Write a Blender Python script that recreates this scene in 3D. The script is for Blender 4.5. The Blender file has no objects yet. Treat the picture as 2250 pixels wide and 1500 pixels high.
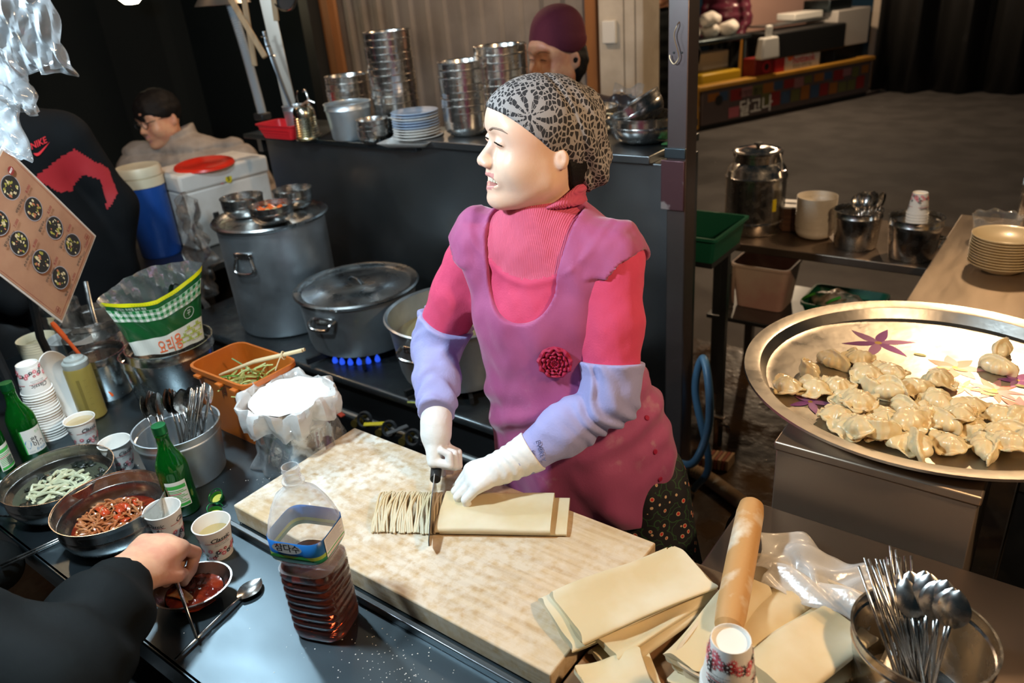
import bpy, math, random
import numpy as np
from mathutils import Vector, Matrix

PI = math.pi
rnd = random.Random(7)
SC = bpy.context.scene
COL = SC.collection

# ------------------------------------------------------------------ camera
cam_d = bpy.data.cameras.new('camera')
cam = bpy.data.objects.new('camera', cam_d)
COL.objects.link(cam)
cam.matrix_world = Matrix(((0.80253517, -0.19949566, 0.56226221, 0.0),
                           (0.59134245, 0.39088633, -0.70535238, 0.0),
                           (-0.07906587, 0.8985596, 0.43167027, 1.82),
                           (0, 0, 0, 1)))
cam_d.sensor_width = 36.0
cam_d.lens = 26.87
cam_d.clip_start = 0.02
cam_d.dof.use_dof = True
cam_d.dof.focus_distance = 1.42
cam_d.dof.aperture_fstop = 4.0
SC.camera = cam
SC.view_settings.view_transform = 'Standard'
SC.view_settings.look = 'None'
SC.view_settings.gamma = 1.0
SC.view_settings.use_curve_mapping = False
SC.view_settings.exposure = 0.0

# ------------------------------------------------------------------ night sky
wd = bpy.data.worlds.new('night_sky')
SC.world = wd
wd.use_nodes = True
wd.node_tree.nodes['Background'].inputs[0].default_value = (0.42, 0.75, 0.9, 1)
wd.node_tree.nodes['Background'].inputs[1].default_value = 0.016

def point(name, loc, power, color, size=0.05):
    l = bpy.data.lights.new(name, 'POINT')
    l.energy = power
    l.color = color
    l.shadow_soft_size = size
    o = bpy.data.objects.new(name, l)
    o.location = loc
    COL.objects.link(o)
    return o

COOL = (0.72, 0.89, 1.0)
WARM = (1.0, 0.66, 0.37)
LAMPS = [  # location, watts, colour, bulb radius
    ((-1.30, 0.30, 2.12), 90, COOL, 0.06),
    ((0.58, 0.92, 2.2), 72, WARM, 0.06),
    ((-0.30, 3.8, 2.45), 66, WARM, 0.06),
    ((-3.2, 3.3, 2.75), 60, (1.0, 0.68, 0.42), 0.06),
    ((-2.22, 0.96, 2.12), 36, COOL, 0.06),
    ((-3.72, 1.15, 2.5), 22, (1.0, 0.6, 0.32), 0.06),  # added out of view to light the seated young man
]

# ------------------------------------------------------------------ materials
MT = {}
def mat(name, col, rough=0.5, metal=0.0, col2=None, nscale=8.0, namt=1.0, stretch=None, bump=0.0, bscale=60.0,
        trans=0.0, ior=1.45, alpha=1.0, sheen=0.0, emit=None, estr=1.0, coat=0.0, sss=0.0, rvar=0.0, lo=0.4, hi=0.6, thin=False, spec=0.5):
    if name in MT:
        return MT[name]
    m = bpy.data.materials.new(name)
    m.use_nodes = True
    nt = m.node_tree
    b = nt.nodes['Principled BSDF']
    I = b.inputs
    I['Base Color'].default_value = (*col, 1)
    I['Roughness'].default_value = rough
    I['Metallic'].default_value = metal
    I['IOR'].default_value = ior
    I['Alpha'].default_value = alpha
    I['Specular IOR Level'].default_value = spec
    if trans: I['Transmission Weight'].default_value = trans
    if sheen:
        I['Sheen Weight'].default_value = sheen
        I['Sheen Roughness'].default_value = 0.4
    if coat: I['Coat Weight'].default_value = coat
    if sss:
        I['Subsurface Weight'].default_value = sss
        I['Subsurface Radius'].default_value = (0.012, 0.005, 0.003)
        I['Subsurface Scale'].default_value = 1.0
    if emit:
        I['Emission Color'].default_value = (*emit, 1)
        I['Emission Strength'].default_value = estr
    def tc(st):
        t = nt.nodes.new('ShaderNodeTexCoord')
        mp = nt.nodes.new('ShaderNodeMapping')
        nt.links.new(t.outputs['Object'], mp.inputs[0])
        if st: mp.inputs['Scale'].default_value = st
        return mp.outputs[0]
    if col2 or rvar:
        n = nt.nodes.new('ShaderNodeTexNoise')
        n.inputs['Scale'].default_value = nscale
        n.inputs['Detail'].default_value = 4
        nt.links.new(tc(stretch), n.inputs['Vector'])
        if col2:
            r = nt.nodes.new('ShaderNodeMapRange')
            r.inputs[1].default_value, r.inputs[2].default_value = lo, hi
            r.inputs[4].default_value = namt
            nt.links.new(n.outputs[0], r.inputs[0])
            mx = nt.nodes.new('ShaderNodeMix')
            mx.data_type = 'RGBA'
            mx.inputs[6].default_value = (*col, 1)
            mx.inputs[7].default_value = (*col2, 1)
            nt.links.new(r.outputs[0], mx.inputs[0])
            nt.links.new(mx.outputs[2], I['Base Color'])
        if rvar:
            r2 = nt.nodes.new('ShaderNodeMapRange')
            r2.inputs[1].default_value, r2.inputs[2].default_value = 0.3, 0.7
            r2.inputs[3].default_value, r2.inputs[4].default_value = max(0.02, rough - rvar), min(1, rough + rvar)
            nt.links.new(n.outputs[0], r2.inputs[0])
            nt.links.new(r2.outputs[0], I['Roughness'])
    if bump:
        n2 = nt.nodes.new('ShaderNodeTexNoise')
        n2.inputs['Scale'].default_value = bscale
        n2.inputs['Detail'].default_value = 3
        nt.links.new(tc(stretch), n2.inputs['Vector'])
        bp = nt.nodes.new('ShaderNodeBump')
        bp.inputs['Strength'].default_value = bump
        bp.inputs['Distance'].default_value = 0.004
        nt.links.new(n2.outputs[0], bp.inputs['Height'])
        nt.links.new(bp.outputs[0], I['Normal'])
    MT[name] = m
    return m

def film_mat(name, col, amount, rough=0.12, bump=0.6, bscale=30, diff=0.0, edge=0.55):
    """thin clear plastic: mostly see-through with a glossy sheen"""
    if name in MT: return MT[name]
    m = mat(name, col, rough, bump=bump, bscale=bscale, spec=1.0, ior=1.6)
    nt, b = nodes_of(m); out = nt.nodes['Material Output']
    if not diff: b.inputs['Metallic'].default_value = 0.75
    tr = nt.nodes.new('ShaderNodeBsdfTransparent'); mx = nt.nodes.new('ShaderNodeMixShader')
    lw = nt.nodes.new('ShaderNodeLayerWeight'); lw.inputs[0].default_value = 0.35
    r = nt.nodes.new('ShaderNodeMapRange'); r.inputs[3].default_value, r.inputs[4].default_value = amount, min(1.0, amount + edge)
    nt.links.new(lw.outputs['Facing'], r.inputs[0]); nt.links.new(r.outputs[0], mx.inputs[0])
    nt.links.new(tr.outputs[0], mx.inputs[1]); nt.links.new(b.outputs[0], mx.inputs[2]); nt.links.new(mx.outputs[0], out.inputs[0])
    return m
def nodes_of(m):
    return m.node_tree, m.node_tree.nodes['Principled BSDF']

# ------------------------------------------------------------------ objects
def tag(o, label=None, cat=None, group=None, kind=None):
    if label: o['label'] = label
    if cat: o['category'] = cat
    if group: o['group'] = group
    if kind: o['kind'] = kind
    return o

def thing(name, label, cat, loc=(0, 0, 0), rz=0.0, group=None):
    o = bpy.data.objects.new(name, None)
    o.empty_display_size = 0.05
    o.location = loc
    o.rotation_euler = (0, 0, rz)
    COL.objects.link(o)
    return tag(o, label, cat, group)

def copy_tree(o, parent=None):
    c = o.copy()
    COL.objects.link(c)
    c.parent = parent
    for ch in KIDS.get(o, []):
        d = copy_tree(ch, c)
        KIDS.setdefault(c, []).append(d)
    return c
KIDS = {}

def euler_to(d, up=(0, 0, 1)):
    return Vector(d).to_track_quat('Z', 'Y').to_matrix().to_4x4()

ORD = ['first', 'second', 'third', 'fourth', 'fifth', 'sixth', 'seventh', 'eighth', 'ninth', 'tenth', 'eleventh', 'twelfth',
       'thirteenth', 'fourteenth', 'fifteenth', 'sixteenth', 'seventeenth', 'eighteenth', 'nineteenth', 'twentieth',
       'twenty-first', 'twenty-second', 'twenty-third', 'twenty-fourth', 'twenty-fifth', 'twenty-sixth']
def nth(k, n):
    if n == 1: return 'only'
    return 'topmost' if k == 0 else ('lowest' if k == n - 1 else ORD[k])

class MB:
    def __init__(s):
        s.v = []; s.f = []; s.mi = []
    def add(s, v, f, mi=0, mtx=None):
        b = len(s.v)
        if mtx is not None:
            v = [mtx @ Vector(p) for p in v]
        s.v.extend([tuple(p) for p in v])
        for q in f:
            s.f.append([i + b for i in q]); s.mi.append(mi)
        return s
    def lathe(s, prof, n=32, mtx=None, mi=0, sx=1.0, sy=1.0, close=False):
        v = []; f = []; idx = []
        for r, z in prof:
            if r < 1e-6:
                idx.append([len(v)]); v.append((0, 0, z))
            else:
                idx.append(list(range(len(v), len(v) + n)))
                v += [(r * sx * math.cos(2 * PI * k / n), r * sy * math.sin(2 * PI * k / n), z) for k in range(n)]
        rows = list(zip(idx[:-1], idx[1:]))
        if close: rows.append((idx[-1], idx[0]))
        for a, b in rows:
            for k in range(n):
                k2 = (k + 1) % n
                if len(a) == 1 and len(b) == 1: continue
                if len(a) == 1: f.append([a[0], b[k2], b[k]])
                elif len(b) == 1: f.append([a[k], a[k2], b[0]])
                else: f.append([a[k], a[k2], b[k2], b[k]])
        return s.add(v, f, mi, mtx)
    def box(s, c, d, mtx=None, mi=0, taper=1.0):
        x, y, z = (q / 2 for q in d)
        v = [(c[0] + i * x * (taper if k < 0 else 1), c[1] + j * y * (taper if k < 0 else 1), c[2] + k * z) for k in (-1, 1) for i, j in ((-1, -1), (1, -1), (1, 1), (-1, 1))]
        f = [[3, 2, 1, 0], [4, 5, 6, 7], [0, 1, 5, 4], [1, 2, 6, 5], [2, 3, 7, 6], [3, 0, 4, 7]]
        return s.add(v, f, mi, mtx)
    def tube(s, path, r, n=10, mtx=None, mi=0, cap=True, closed=False, flat=1.0):
        P = [Vector(p) for p in path]; N = len(P)
        R = r if hasattr(r, '__len__') else [r] * N
        up = Vector((0.123, 0.05, 1)).normalized()
        v = []; f = []
        t0 = None; side = None
        for i in range(N):
            a = P[(i - 1) % N] if (i > 0 or closed) else P[i]
            b = P[(i + 1) % N] if (i < N - 1 or closed) else P[i]
            t = (b - a).normalized()
            if side is None:
                side = t.cross(up)
                if side.length < 1e-3: side = t.cross(Vector((1, 0, 0)))
            side = (side - t * side.dot(t)).normalized()
            w = t.cross(side)
            for k in range(n):
                an = 2 * PI * k / n
                v.append(P[i] + side * (R[i] * math.cos(an)) + w * (R[i] * math.sin(an) * flat))
        for i in range(N if closed else N - 1):
            a = i * n; b = ((i + 1) % N) * n
            for k in range(n):
                f.append([a + k, a + (k + 1) % n, b + (k + 1) % n, b + k])
        if cap and not closed:
            f.append(list(range(n))[::-1]); f.append([(N - 1) * n + k for k in range(n)])
        return s.add(v, f, mi, mtx)
    def sheet(s, fn, nu, nv, cu=False, mtx=None, mi=0):
        v = [fn(i / (nu if cu else nu - 1), j / (nv - 1)) for j in range(nv) for i in range(nu)]
        f = []
        for j in range(nv - 1):
            for i in range(nu if cu else nu - 1):
                i2 = (i + 1) % nu
                f.append([j * nu + i, j * nu + i2, (j + 1) * nu + i2, (j + 1) * nu + i])
        return s.add(v, f, mi, mtx)
    def prism(s, poly, z0, z1, mtx=None, mi=0):
        n = len(poly)
        v = [(x, y, z0) for x, y in poly] + [(x, y, z1) for x, y in poly]
        f = [list(range(n))[::-1], list(range(n, 2 * n))] + [[k, (k + 1) % n, n + (k + 1) % n, n + k] for k in range(n)]
        return s.add(v, f, mi, mtx)
    def mesh(s, name):
        me = bpy.data.meshes.new(name)
        me.from_pydata(s.v, [], s.f)
        me.polygons.foreach_set('material_index', s.mi)
        return me
    def build(s, name, mats, parent=None, smooth=35, bev=0.0, solid=0.0, sub=0, loc=None, rz=None, mtx=None, bseg=2):
        me = s.mesh(name)
        for m in (mats if isinstance(mats, (list, tuple)) else [mats]):
            me.materials.append(m)
        if smooth:
            me.shade_smooth()
            if smooth < 180: me.set_sharp_from_angle(angle=math.radians(smooth))
        return put(name, me, parent, bev, solid, sub, loc, rz, mtx, bseg)

def put(name, me, parent=None, bev=0.0, solid=0.0, sub=0, loc=None, rz=None, mtx=None, bseg=2):
    o = bpy.data.objects.new(name, me)
    COL.objects.link(o)
    if parent is not None:
        o.parent = parent
        KIDS.setdefault(parent, []).append(o)
    if mtx is not None: o.matrix_local = mtx
    if loc is not None: o.location = loc
    if rz is not None: o.rotation_euler = (0, 0, rz)
    if solid:
        q = o.modifiers.new('thick', 'SOLIDIFY'); q.thickness = solid; q.offset = 0
    if bev:
        q = o.modifiers.new('bevel', 'BEVEL'); q.width = bev; q.segments = bseg; q.limit_method = 'ANGLE'; q.angle_limit = math.radians(40)
        q.harden_normals = False
    if sub:
        q = o.modifiers.new('sub', 'SUBSURF'); q.levels = sub; q.render_levels = sub
    return o

def T(x, y, z, rz=0.0, s=1.0):
    return Matrix.Translation((x, y, z)) @ Matrix.Rotation(rz, 4, 'Z') @ Matrix.Scale(s, 4)
def frame(o, x, y, z):
    """matrix from origin and three axis vectors"""
    return Matrix(((x[0], y[0], z[0], o[0]), (x[1], y[1], z[1], o[1]), (x[2], y[2], z[2], o[2]), (0, 0, 0, 1)))
def orient(o, z, xh=(1, 0, 0)):
    z = Vector(z).normalized(); x = Vector(xh); x = (x - z * x.dot(z)).normalized()
    return frame(o, x, z.cross(x), z)
def fillet(pts, r, n=4, closed=True):
    out = []; N = len(pts)
    for i in range(N):
        p = Vector(pts[i]); a = Vector(pts[i - 1]); b = Vector(pts[(i + 1) % N])
        da = (a - p).normalized() * r; db = (b - p).normalized() * r
        for k in range(n + 1):
            t = k / n
            q = (p + da) * (1 - t) ** 2 + p * 2 * t * (1 - t) + (p + db) * t * t
            out.append(tuple(q))
    return out
def rrect(w, d, r, n=4):
    return fillet([(-w / 2, -d / 2), (w / 2, -d / 2), (w / 2, d / 2), (-w / 2, d / 2)], r, n)
def spline(pts, n=8):
    """Catmull-Rom through points (any dimension)"""
    P = [np.array(p, float) for p in pts]
    P = [2 * P[0] - P[1]] + P + [2 * P[-1] - P[-2]]
    out = []
    for i in range(1, len(P) - 2):
        for k in range(n):
            t = k / n
            out.append(tuple(0.5 * (2 * P[i] + (P[i + 1] - P[i - 1]) * t + (2 * P[i - 1] - 5 * P[i] + 4 * P[i + 1] - P[i + 2]) * t * t + (3 * P[i] - P[i - 1] - 3 * P[i + 1] + P[i + 2]) * t ** 3)))
    out.append(tuple(P[-2]))
    return out

# ------------------------------------------------------------------ lettering and print
_tx = {}
def letters(body, size=1.0, bold=0.0, shear=0.0):
    """flat letters as (verts2d, faces), centred"""
    key = (body, bold, shear)
    if key not in _tx:
        c = bpy.data.curves.new('letters', 'FONT')
        c.body = body; c.align_x = 'CENTER'; c.align_y = 'CENTER'; c.offset = bold; c.shear = shear; c.resolution_u = 2
        o = bpy.data.objects.new('letters', c)
        COL.objects.link(o)
        dg = bpy.context.evaluated_depsgraph_get()
        me = bpy.data.meshes.new_from_object(o.evaluated_get(dg))
        _tx[key] = ([(v.co.x, v.co.y) for v in me.vertices], [list(p.vertices) for p in me.polygons])
        bpy.data.objects.remove(o); bpy.data.curves.remove(c); bpy.data.meshes.remove(me)
    v, f = _tx[key]
    return [(x * size, y * size) for x, y in v], f
def star(cx, cy, r, n=8, inner=0.45, a0=0.0, sub=2):
    p = []
    for k in range(n * 4):
        a = a0 + 2 * PI * k / (n * 4)
        q = r * (inner + (1 - inner) * (0.5 + 0.5 * math.cos(n * a)) ** 0.6)
        p.append((cx + q * math.cos(a + a0), cy + q * math.sin(a + a0)))
    return p
def disc(cx, cy, r, n=16, ry=None):
    return [(cx + r * math.cos(2 * PI * k / n), cy + (ry or r) * math.sin(2 * PI * k / n)) for k in range(n)]
class Print:
    """flat print: 2-D shapes mapped on a surface by fn(x, y, lift)"""
    def __init__(s, fn): s.fn = fn; s.mb = MB(); s.k = 0
    def poly(s, p, mi=0):
        s.k += 1; L = 0.00025 + 0.00002 * s.k
        s.mb.add([s.fn(x, y, L) for x, y in p], [list(range(len(p)))], mi)
    def rect(s, x0, y0, x1, y1, mi=0, n=8):
        s.k += 1; L = 0.00025 + 0.00002 * s.k
        v = [s.fn(x0 + (x1 - x0) * i / n, y, L) for y in (y0, y1) for i in range(n + 1)]
        s.mb.add(v, [[i, i + 1, n + 2 + i, n + 1 + i] for i in range(n)], mi)
    def text(s, body, x, y, size, mi=0, rot=0.0, bold=0.0, shear=0.0, sx=1.0):
        s.k += 1; L = 0.00025 + 0.00002 * s.k
        v, f = letters(body, size, bold, shear); c, q = math.cos(rot), math.sin(rot)
        s.mb.add([s.fn(x + a * sx * c - b * q, y + a * sx * q + b * c, L) for a, b in v], f, mi)

# ------------------------------------------------------------------ smooth implicit shapes
def smin(a, b, k):
    h = np.clip(0.5 + 0.5 * (b - a) / k, 0, 1)
    return b + (a - b) * h - k * h * (1 - h)
def smax(a, b, k): return -smin(-a, -b, k)
def cap_(P, a, b, ra, rb=None):
    rb = ra if rb is None else rb
    a = np.array(a, np.float32); b = np.array(b, np.float32); d = b - a
    t = np.clip(((P - a) @ d) / max(float(d @ d), 1e-12), 0, 1)
    return np.sqrt(((P - a - t[:, None] * d) ** 2).sum(1)) - (ra + (rb - ra) * t)
def ell_(P, c, r, R=None):
    q = P - np.array(c, np.float32)
    if R is not None: q = q @ np.array(R, np.float32)
    r = np.array(r, np.float32)
    k0 = np.sqrt(((q / r) ** 2).sum(1)); k1 = np.sqrt(((q / (r * r)) ** 2).sum(1)) + 1e-9
    return k0 * (k0 - 1) / k1
def chain_(P, pts, k=0.02):
    d = None
    for (a, ra), (b, rb) in zip(pts[:-1], pts[1:]):
        q = cap_(P, a, b, ra, rb)
        d = q if d is None else smin(d, q, k)
    return d
def surf(fn, lo, hi, h, relax=1):
    """surface nets on a grid"""
    lo = np.array(lo, float); hi = np.array(hi, float)
    n = np.ceil((hi - lo) / h).astype(int) + 1
    ax = [lo[i] + h * np.arange(n[i]) for i in range(3)]
    G = np.stack(np.meshgrid(*ax, indexing='ij'), -1).reshape(-1, 3).astype(np.float32)
    D = np.empty(len(G), np.float32)
    for i in range(0, len(G), 400000): D[i:i + 400000] = fn(G[i:i + 400000])
    D = D.reshape(n); S = D < 0
    cnt = np.zeros(n - 1, np.int8)
    for dx in (0, 1):
        for dy in (0, 1):
            for dz in (0, 1):
                cnt += S[dx:n[0] - 1 + dx, dy:n[1] - 1 + dy, dz:n[2] - 1 + dz]
    act = (cnt > 0) & (cnt < 8)
    idx = -np.ones(n - 1, np.int64); cells = np.argwhere(act); idx[act] = np.arange(len(cells))
    acc = np.zeros((len(cells), 3)); w = np.zeros(len(cells))
    corners = [(0, 0, 0), (1, 0, 0), (0, 1, 0), (1, 1, 0), (0, 0, 1), (1, 0, 1), (0, 1, 1), (1, 1, 1)]
    val = [D[cells[:, 0] + c[0], cells[:, 1] + c[1], cells[:, 2] + c[2]] for c in corners]
    for i in range(8):
        for j in range(i + 1, 8):
            if sum(abs(a - b) for a, b in zip(corners[i], corners[j])) != 1: continue
            m = (val[i] < 0) != (val[j] < 0)
            t = np.where(m, val[i] / np.where(m, val[i] - val[j], 1), 0)
            p = np.array(corners[i]) + t[:, None] * (np.array(corners[j]) - np.array(corners[i]))
            acc[m] += p[m]; w[m] += 1
    V = lo + h * (cells + acc / w[:, None])
    F = []
    for a in range(3):
        b, c = (a + 1) % 3, (a + 2) % 3
        sl0 = [slice(None)] * 3; sl1 = [slice(None)] * 3
        sl0[a] = slice(0, n[a] - 1); sl1[a] = slice(1, n[a])
        E = S[tuple(sl0)] != S[tuple(sl1)]
        e = np.argwhere(E)
        e = e[(e[:, b] > 0) & (e[:, c] > 0) & (e[:, b] < n[b] - 1) & (e[:, c] < n[c] - 1)]
        def at(db, dc):
            q = e.copy(); q[:, b] += db; q[:, c] += dc
            return idx[q[:, 0], q[:, 1], q[:, 2]]
        q = np.stack([at(-1, -1), at(0, -1), at(0, 0), at(-1, 0)], 1)
        ins = S[e[:, 0], e[:, 1], e[:, 2]]
        q[~ins] = q[~ins][:, ::-1]
        F.append(q)
    F = np.concatenate(F)
    for _ in range(relax):          # pull the vertices onto the surface
        P = V.astype(np.float32); d = fn(P); g = np.empty_like(V); e_ = h * 0.3
        for i in range(3):
            o = np.zeros(3, np.float32); o[i] = e_
            g[:, i] = (fn(P + o) - fn(P - o)) / (2 * e_)
        gl = np.maximum((g ** 2).sum(1), 0.05)
        st = -(d / gl)[:, None] * g
        V = V + np.clip(st, -h * 0.7, h * 0.7)
    return V, F
def surf_obj(name, fn, lo, hi, h, mats, parent=None, mid=None, smooth=180, relax=1, loc=None, mtx=None, base=None):
    V, F = surf(fn, lo, hi, h, relax)
    cen = V[F].mean(1)
    if base is not None: V = V - np.array(base, float)
    me = bpy.data.meshes.new(name)
    me.vertices.add(len(V)); me.vertices.foreach_set('co', V.astype(np.float32).ravel())
    me.loops.add(F.size); me.loops.foreach_set('vertex_index', F.astype(np.int32).ravel())
    me.polygons.add(len(F)); me.polygons.foreach_set('loop_start', np.arange(0, F.size, 4, dtype=np.int32))
    for m in (mats if isinstance(mats, (list, tuple)) else [mats]): me.materials.append(m)
    if mid is not None:
        me.polygons.foreach_set('material_index', mid(cen).astype(np.int32))
    me.update(calc_edges=True); me.validate()
    me.shade_smooth()
    if smooth < 180: me.set_sharp_from_angle(angle=math.radians(smooth))
    return put(name, me, parent, loc=loc, mtx=mtx)
def wob(P, s, seed=0.0):
    """cheap smooth pseudo-noise in [-1, 1]"""
    x, y, z = P[:, 0] * s, P[:, 1] * s, P[:, 2] * s
    return (np.sin(x * 1.0 + 1.7 * np.sin(y * 1.1 + seed) + seed) + np.sin(y * 1.3 + 1.3 * np.sin(z * 0.9 + 2 * seed)) + np.sin(z * 1.2 + 1.5 * np.sin(x * 1.2 - seed))) / 3.0
# ------------------------------------------------------------------ shared materials
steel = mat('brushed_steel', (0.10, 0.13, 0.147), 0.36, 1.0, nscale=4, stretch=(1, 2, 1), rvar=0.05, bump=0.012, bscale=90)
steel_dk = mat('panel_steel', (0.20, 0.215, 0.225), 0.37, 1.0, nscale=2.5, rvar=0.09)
steel_pol = mat('polished_steel', (0.72, 0.70, 0.67), 0.23, 1.0, nscale=40, rvar=0.06)
steel_pol2 = mat('worn_polished_steel', (0.52, 0.51, 0.49), 0.24, 1.0, nscale=40, rvar=0.08)
alu = mat('pot_aluminium', (0.60, 0.65, 0.68), 0.42, 0.92, nscale=9, rvar=0.12, col2=(0.50, 0.54, 0.56), bump=0.04, bscale=40)
black = mat('matt_black', (0.012, 0.013, 0.014), 0.55)
rubber = mat('black_rubber', (0.02, 0.02, 0.022), 0.7)
white_pl = mat('white_plastic', (0.72, 0.72, 0.69), 0.4)
cream_pl = mat('cream_plastic', (0.72, 0.64, 0.46), 0.4)
paper = mat('white_paper_card', (0.78, 0.76, 0.71), 0.65)
film = film_mat('clear_film', (0.85, 0.88, 0.9), 0.12, 0.1)
film_w = film_mat('milky_film', (0.80, 0.80, 0.78), 0.30, 0.25, diff=1, edge=0.45)
ink_k = mat('black_ink', (0.02, 0.02, 0.022), 0.6)
ink_r = mat('red_ink', (0.45, 0.02, 0.03), 0.6)
ink_p = mat('pink_ink', (0.75, 0.14, 0.18), 0.6)
ink_w = mat('white_ink', (0.8, 0.8, 0.78), 0.5)
ink_b = mat('blue_ink', (0.01, 0.16, 0.5), 0.5)
ink_g = mat('green_ink', (0.05, 0.42, 0.07), 0.5)
ink_y = mat('yellow_ink', (0.75, 0.6, 0.02), 0.5)
ink_o = mat('orange_red_ink', (0.8, 0.16, 0.05), 0.5)

# ------------------------------------------------------------------ ground and setting
asphalt = mat('night_asphalt', (0.075, 0.07, 0.068), 0.75, col2=(0.105, 0.098, 0.096), nscale=3, bump=0.5, bscale=120)
wetfloor = mat('wet_brown_concrete', (0.075, 0.042, 0.018), 0.3, col2=(0.03, 0.018, 0.01), nscale=6, rvar=0.25, bump=0.5, bscale=30)
g = MB(); g.box((-3, 9, -0.03), (34, 34, 0.04)); tag(g.build('ground', asphalt), kind='structure')
g = MB(); g.box((-1.1, 1.75, -0.004), (3.6, 3.4, 0.012)); tag(g.build('floor', wetfloor), kind='structure')

# corrugated shutter wall with its frame
shut = mat('grey_shutter_paint', (0.27, 0.245, 0.225), 0.55, 0.1, col2=(0.21, 0.19, 0.175), nscale=3, bump=0.05, bscale=20)
sh = MB(); prof = []
x = -5.05
while x < -2.72:
    prof += [(x, 4.50), (x + 0.085, 4.50), (x + 0.105, 4.47), (x + 0.14, 4.47), (x + 0.16, 4.50)]
    x += 0.165
nv = len(prof)
sh.add([(a, b, z) for z in (0.0, 3.2) for a, b in prof], [[i, i + 1, nv + i + 1, nv + i] for i in range(nv - 1)])
tag(sh.build('wall_back', shut, smooth=0, solid=0.01), kind='structure')
brown = mat('brown_door_jamb', (0.30, 0.12, 0.035), 0.6, col2=(0.2, 0.08, 0.025), nscale=5, stretch=(1, 1, 0.2))
g = MB(); g.box((-5.13, 4.47, 1.6), (0.10, 0.10, 3.2)); g.box((-2.68, 4.47, 1.6), (0.08, 0.1, 3.2)); tag(g.build('trim_1', brown, bev=0.004), kind='structure')
g = MB(); g.box((-5.30, 4.44, 1.6), (0.12, 0.16, 3.2)); tag(g.build('trim_2', black, bev=0.006), kind='structure')
pil = mat('painted_white_pillar', (0.58, 0.53, 0.45), 0.6, col2=(0.45, 0.40, 0.33), nscale=4)
g = MB(); g.box((-2.49, 4.45, 1.6), (0.17, 0.22, 3.2)); g.box((-2.365, 4.40, 1.6), (0.07, 0.12, 3.2)); g.box((-2.3, 4.45, 1.6), (0.05, 0.22, 3.2)); tag(g.build('trim_3', pil, bev=0.008), kind='structure')
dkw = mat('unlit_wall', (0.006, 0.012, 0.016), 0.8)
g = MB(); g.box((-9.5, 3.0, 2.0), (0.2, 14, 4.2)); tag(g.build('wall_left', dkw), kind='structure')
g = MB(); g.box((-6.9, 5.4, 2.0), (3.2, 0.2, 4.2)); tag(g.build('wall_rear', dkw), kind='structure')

# ------------------------------------------------------------------ worktops and cabinets
def slab(name, x0, x1, y0, y1, z, label, cat, m=steel, th=0.035, legs=(), skirt=0.0, lip=0.0):
    t = thing(name, label, cat, ((x0 + x1) / 2, (y0 + y1) / 2, 0))
    w, d = x1 - x0, y1 - y0
    q = MB(); q.box((0, 0, z - th / 2), (w, d, th)); q.build('top', m, t, bev=0.004)
    for lx, ly in legs:
        q = MB(); q.box((lx - (x0 + x1) / 2, ly - (y0 + y1) / 2, (z - th) / 2), (0.04, 0.04, z - th - 0.0)); q.build('leg', steel_dk, t, bev=0.004)
    return t
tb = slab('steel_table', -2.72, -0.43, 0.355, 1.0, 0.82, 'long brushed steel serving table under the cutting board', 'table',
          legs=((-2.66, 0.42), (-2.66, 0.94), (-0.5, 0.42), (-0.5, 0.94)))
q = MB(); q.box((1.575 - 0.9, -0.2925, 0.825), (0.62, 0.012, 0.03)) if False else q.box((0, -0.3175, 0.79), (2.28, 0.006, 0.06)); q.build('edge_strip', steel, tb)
slab('side_table', -0.43, 0.72, 0.32, 1.26, 0.82, 'steel side table carrying the dough tray and the spoon pail', 'table', m=mat('warm_lit_table_steel', (0.26, 0.2, 0.155), 0.38, 0.95, nscale=4, rvar=0.06),  # steel copy with the warm light of this corner in its colour
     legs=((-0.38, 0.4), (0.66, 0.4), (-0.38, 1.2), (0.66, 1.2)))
# dark rail in front of the cutting board
q = MB(); q.box((-0.87, 0.632, 0.8285), (0.90, 0.012, 0.017)); tag(q.build('steel_rail', steel_dk, bev=0.002), 'dark steel strip lying along the front of the cutting board', 'rail')

# gas range
rg = thing('gas_range', 'low black steel gas range under the three soup pots', 'range', (-2.1, 1.76, 0))
rtop = mat('range_enamel', (0.10, 0.115, 0.12), 0.33, 0.8, rvar=0.12, nscale=12, col2=(0.07, 0.075, 0.08))
q = MB(); q.box((0, 0.0, 0.585), (1.86, 0.56, 0.03)); q.build('top', rtop, rg, bev=0.012, bseg=3)
q = MB(); q.box((0, 0.02, 0.42), (1.84, 0.5, 0.30)); q.build('body', black, rg)
for lx in (-0.88, 0.88):
    for ly in (-0.22, 0.22):
        q = MB(); q.box((lx, ly, 0.14), (0.045, 0.045, 0.27)); q.build('leg', black, rg)
q = MB(); q.tube([(-0.9, -0.33, 0.50), (0.9, -0.33, 0.50)], 0.013, 10); q.build('gas_manifold', mat('gas_pipe_paint', (0.18, 0.2, 0.2), 0.4, 0.7), rg)
brass = mat('brass', (0.55, 0.40, 0.10), 0.35, 1.0)
for k, bx in enumerate((-0.44, 0.02, 0.51)):
    if k == 0: continue
    q = MB()
    for ri in (0.11, 0.075):
        q.lathe([(ri - 0.012, 0.0), (ri - 0.01, 0.018), (ri + 0.01, 0.018), (ri + 0.012, 0.0)], 28, T(bx, -0.05, 0.595))
    for j in range(6): q.box((0.15, 0, 0.021), (0.17, 0.012, 0.022), T(bx, -0.05, 0.60, j * PI / 3 + 0.3))
    q.build('burner', black, rg)
flame = mat('gas_flame', (0.02, 0.08, 0.5), 0.5, emit=(0.03, 0.12, 1.0), estr=0.7, alpha=0.8)
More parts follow.
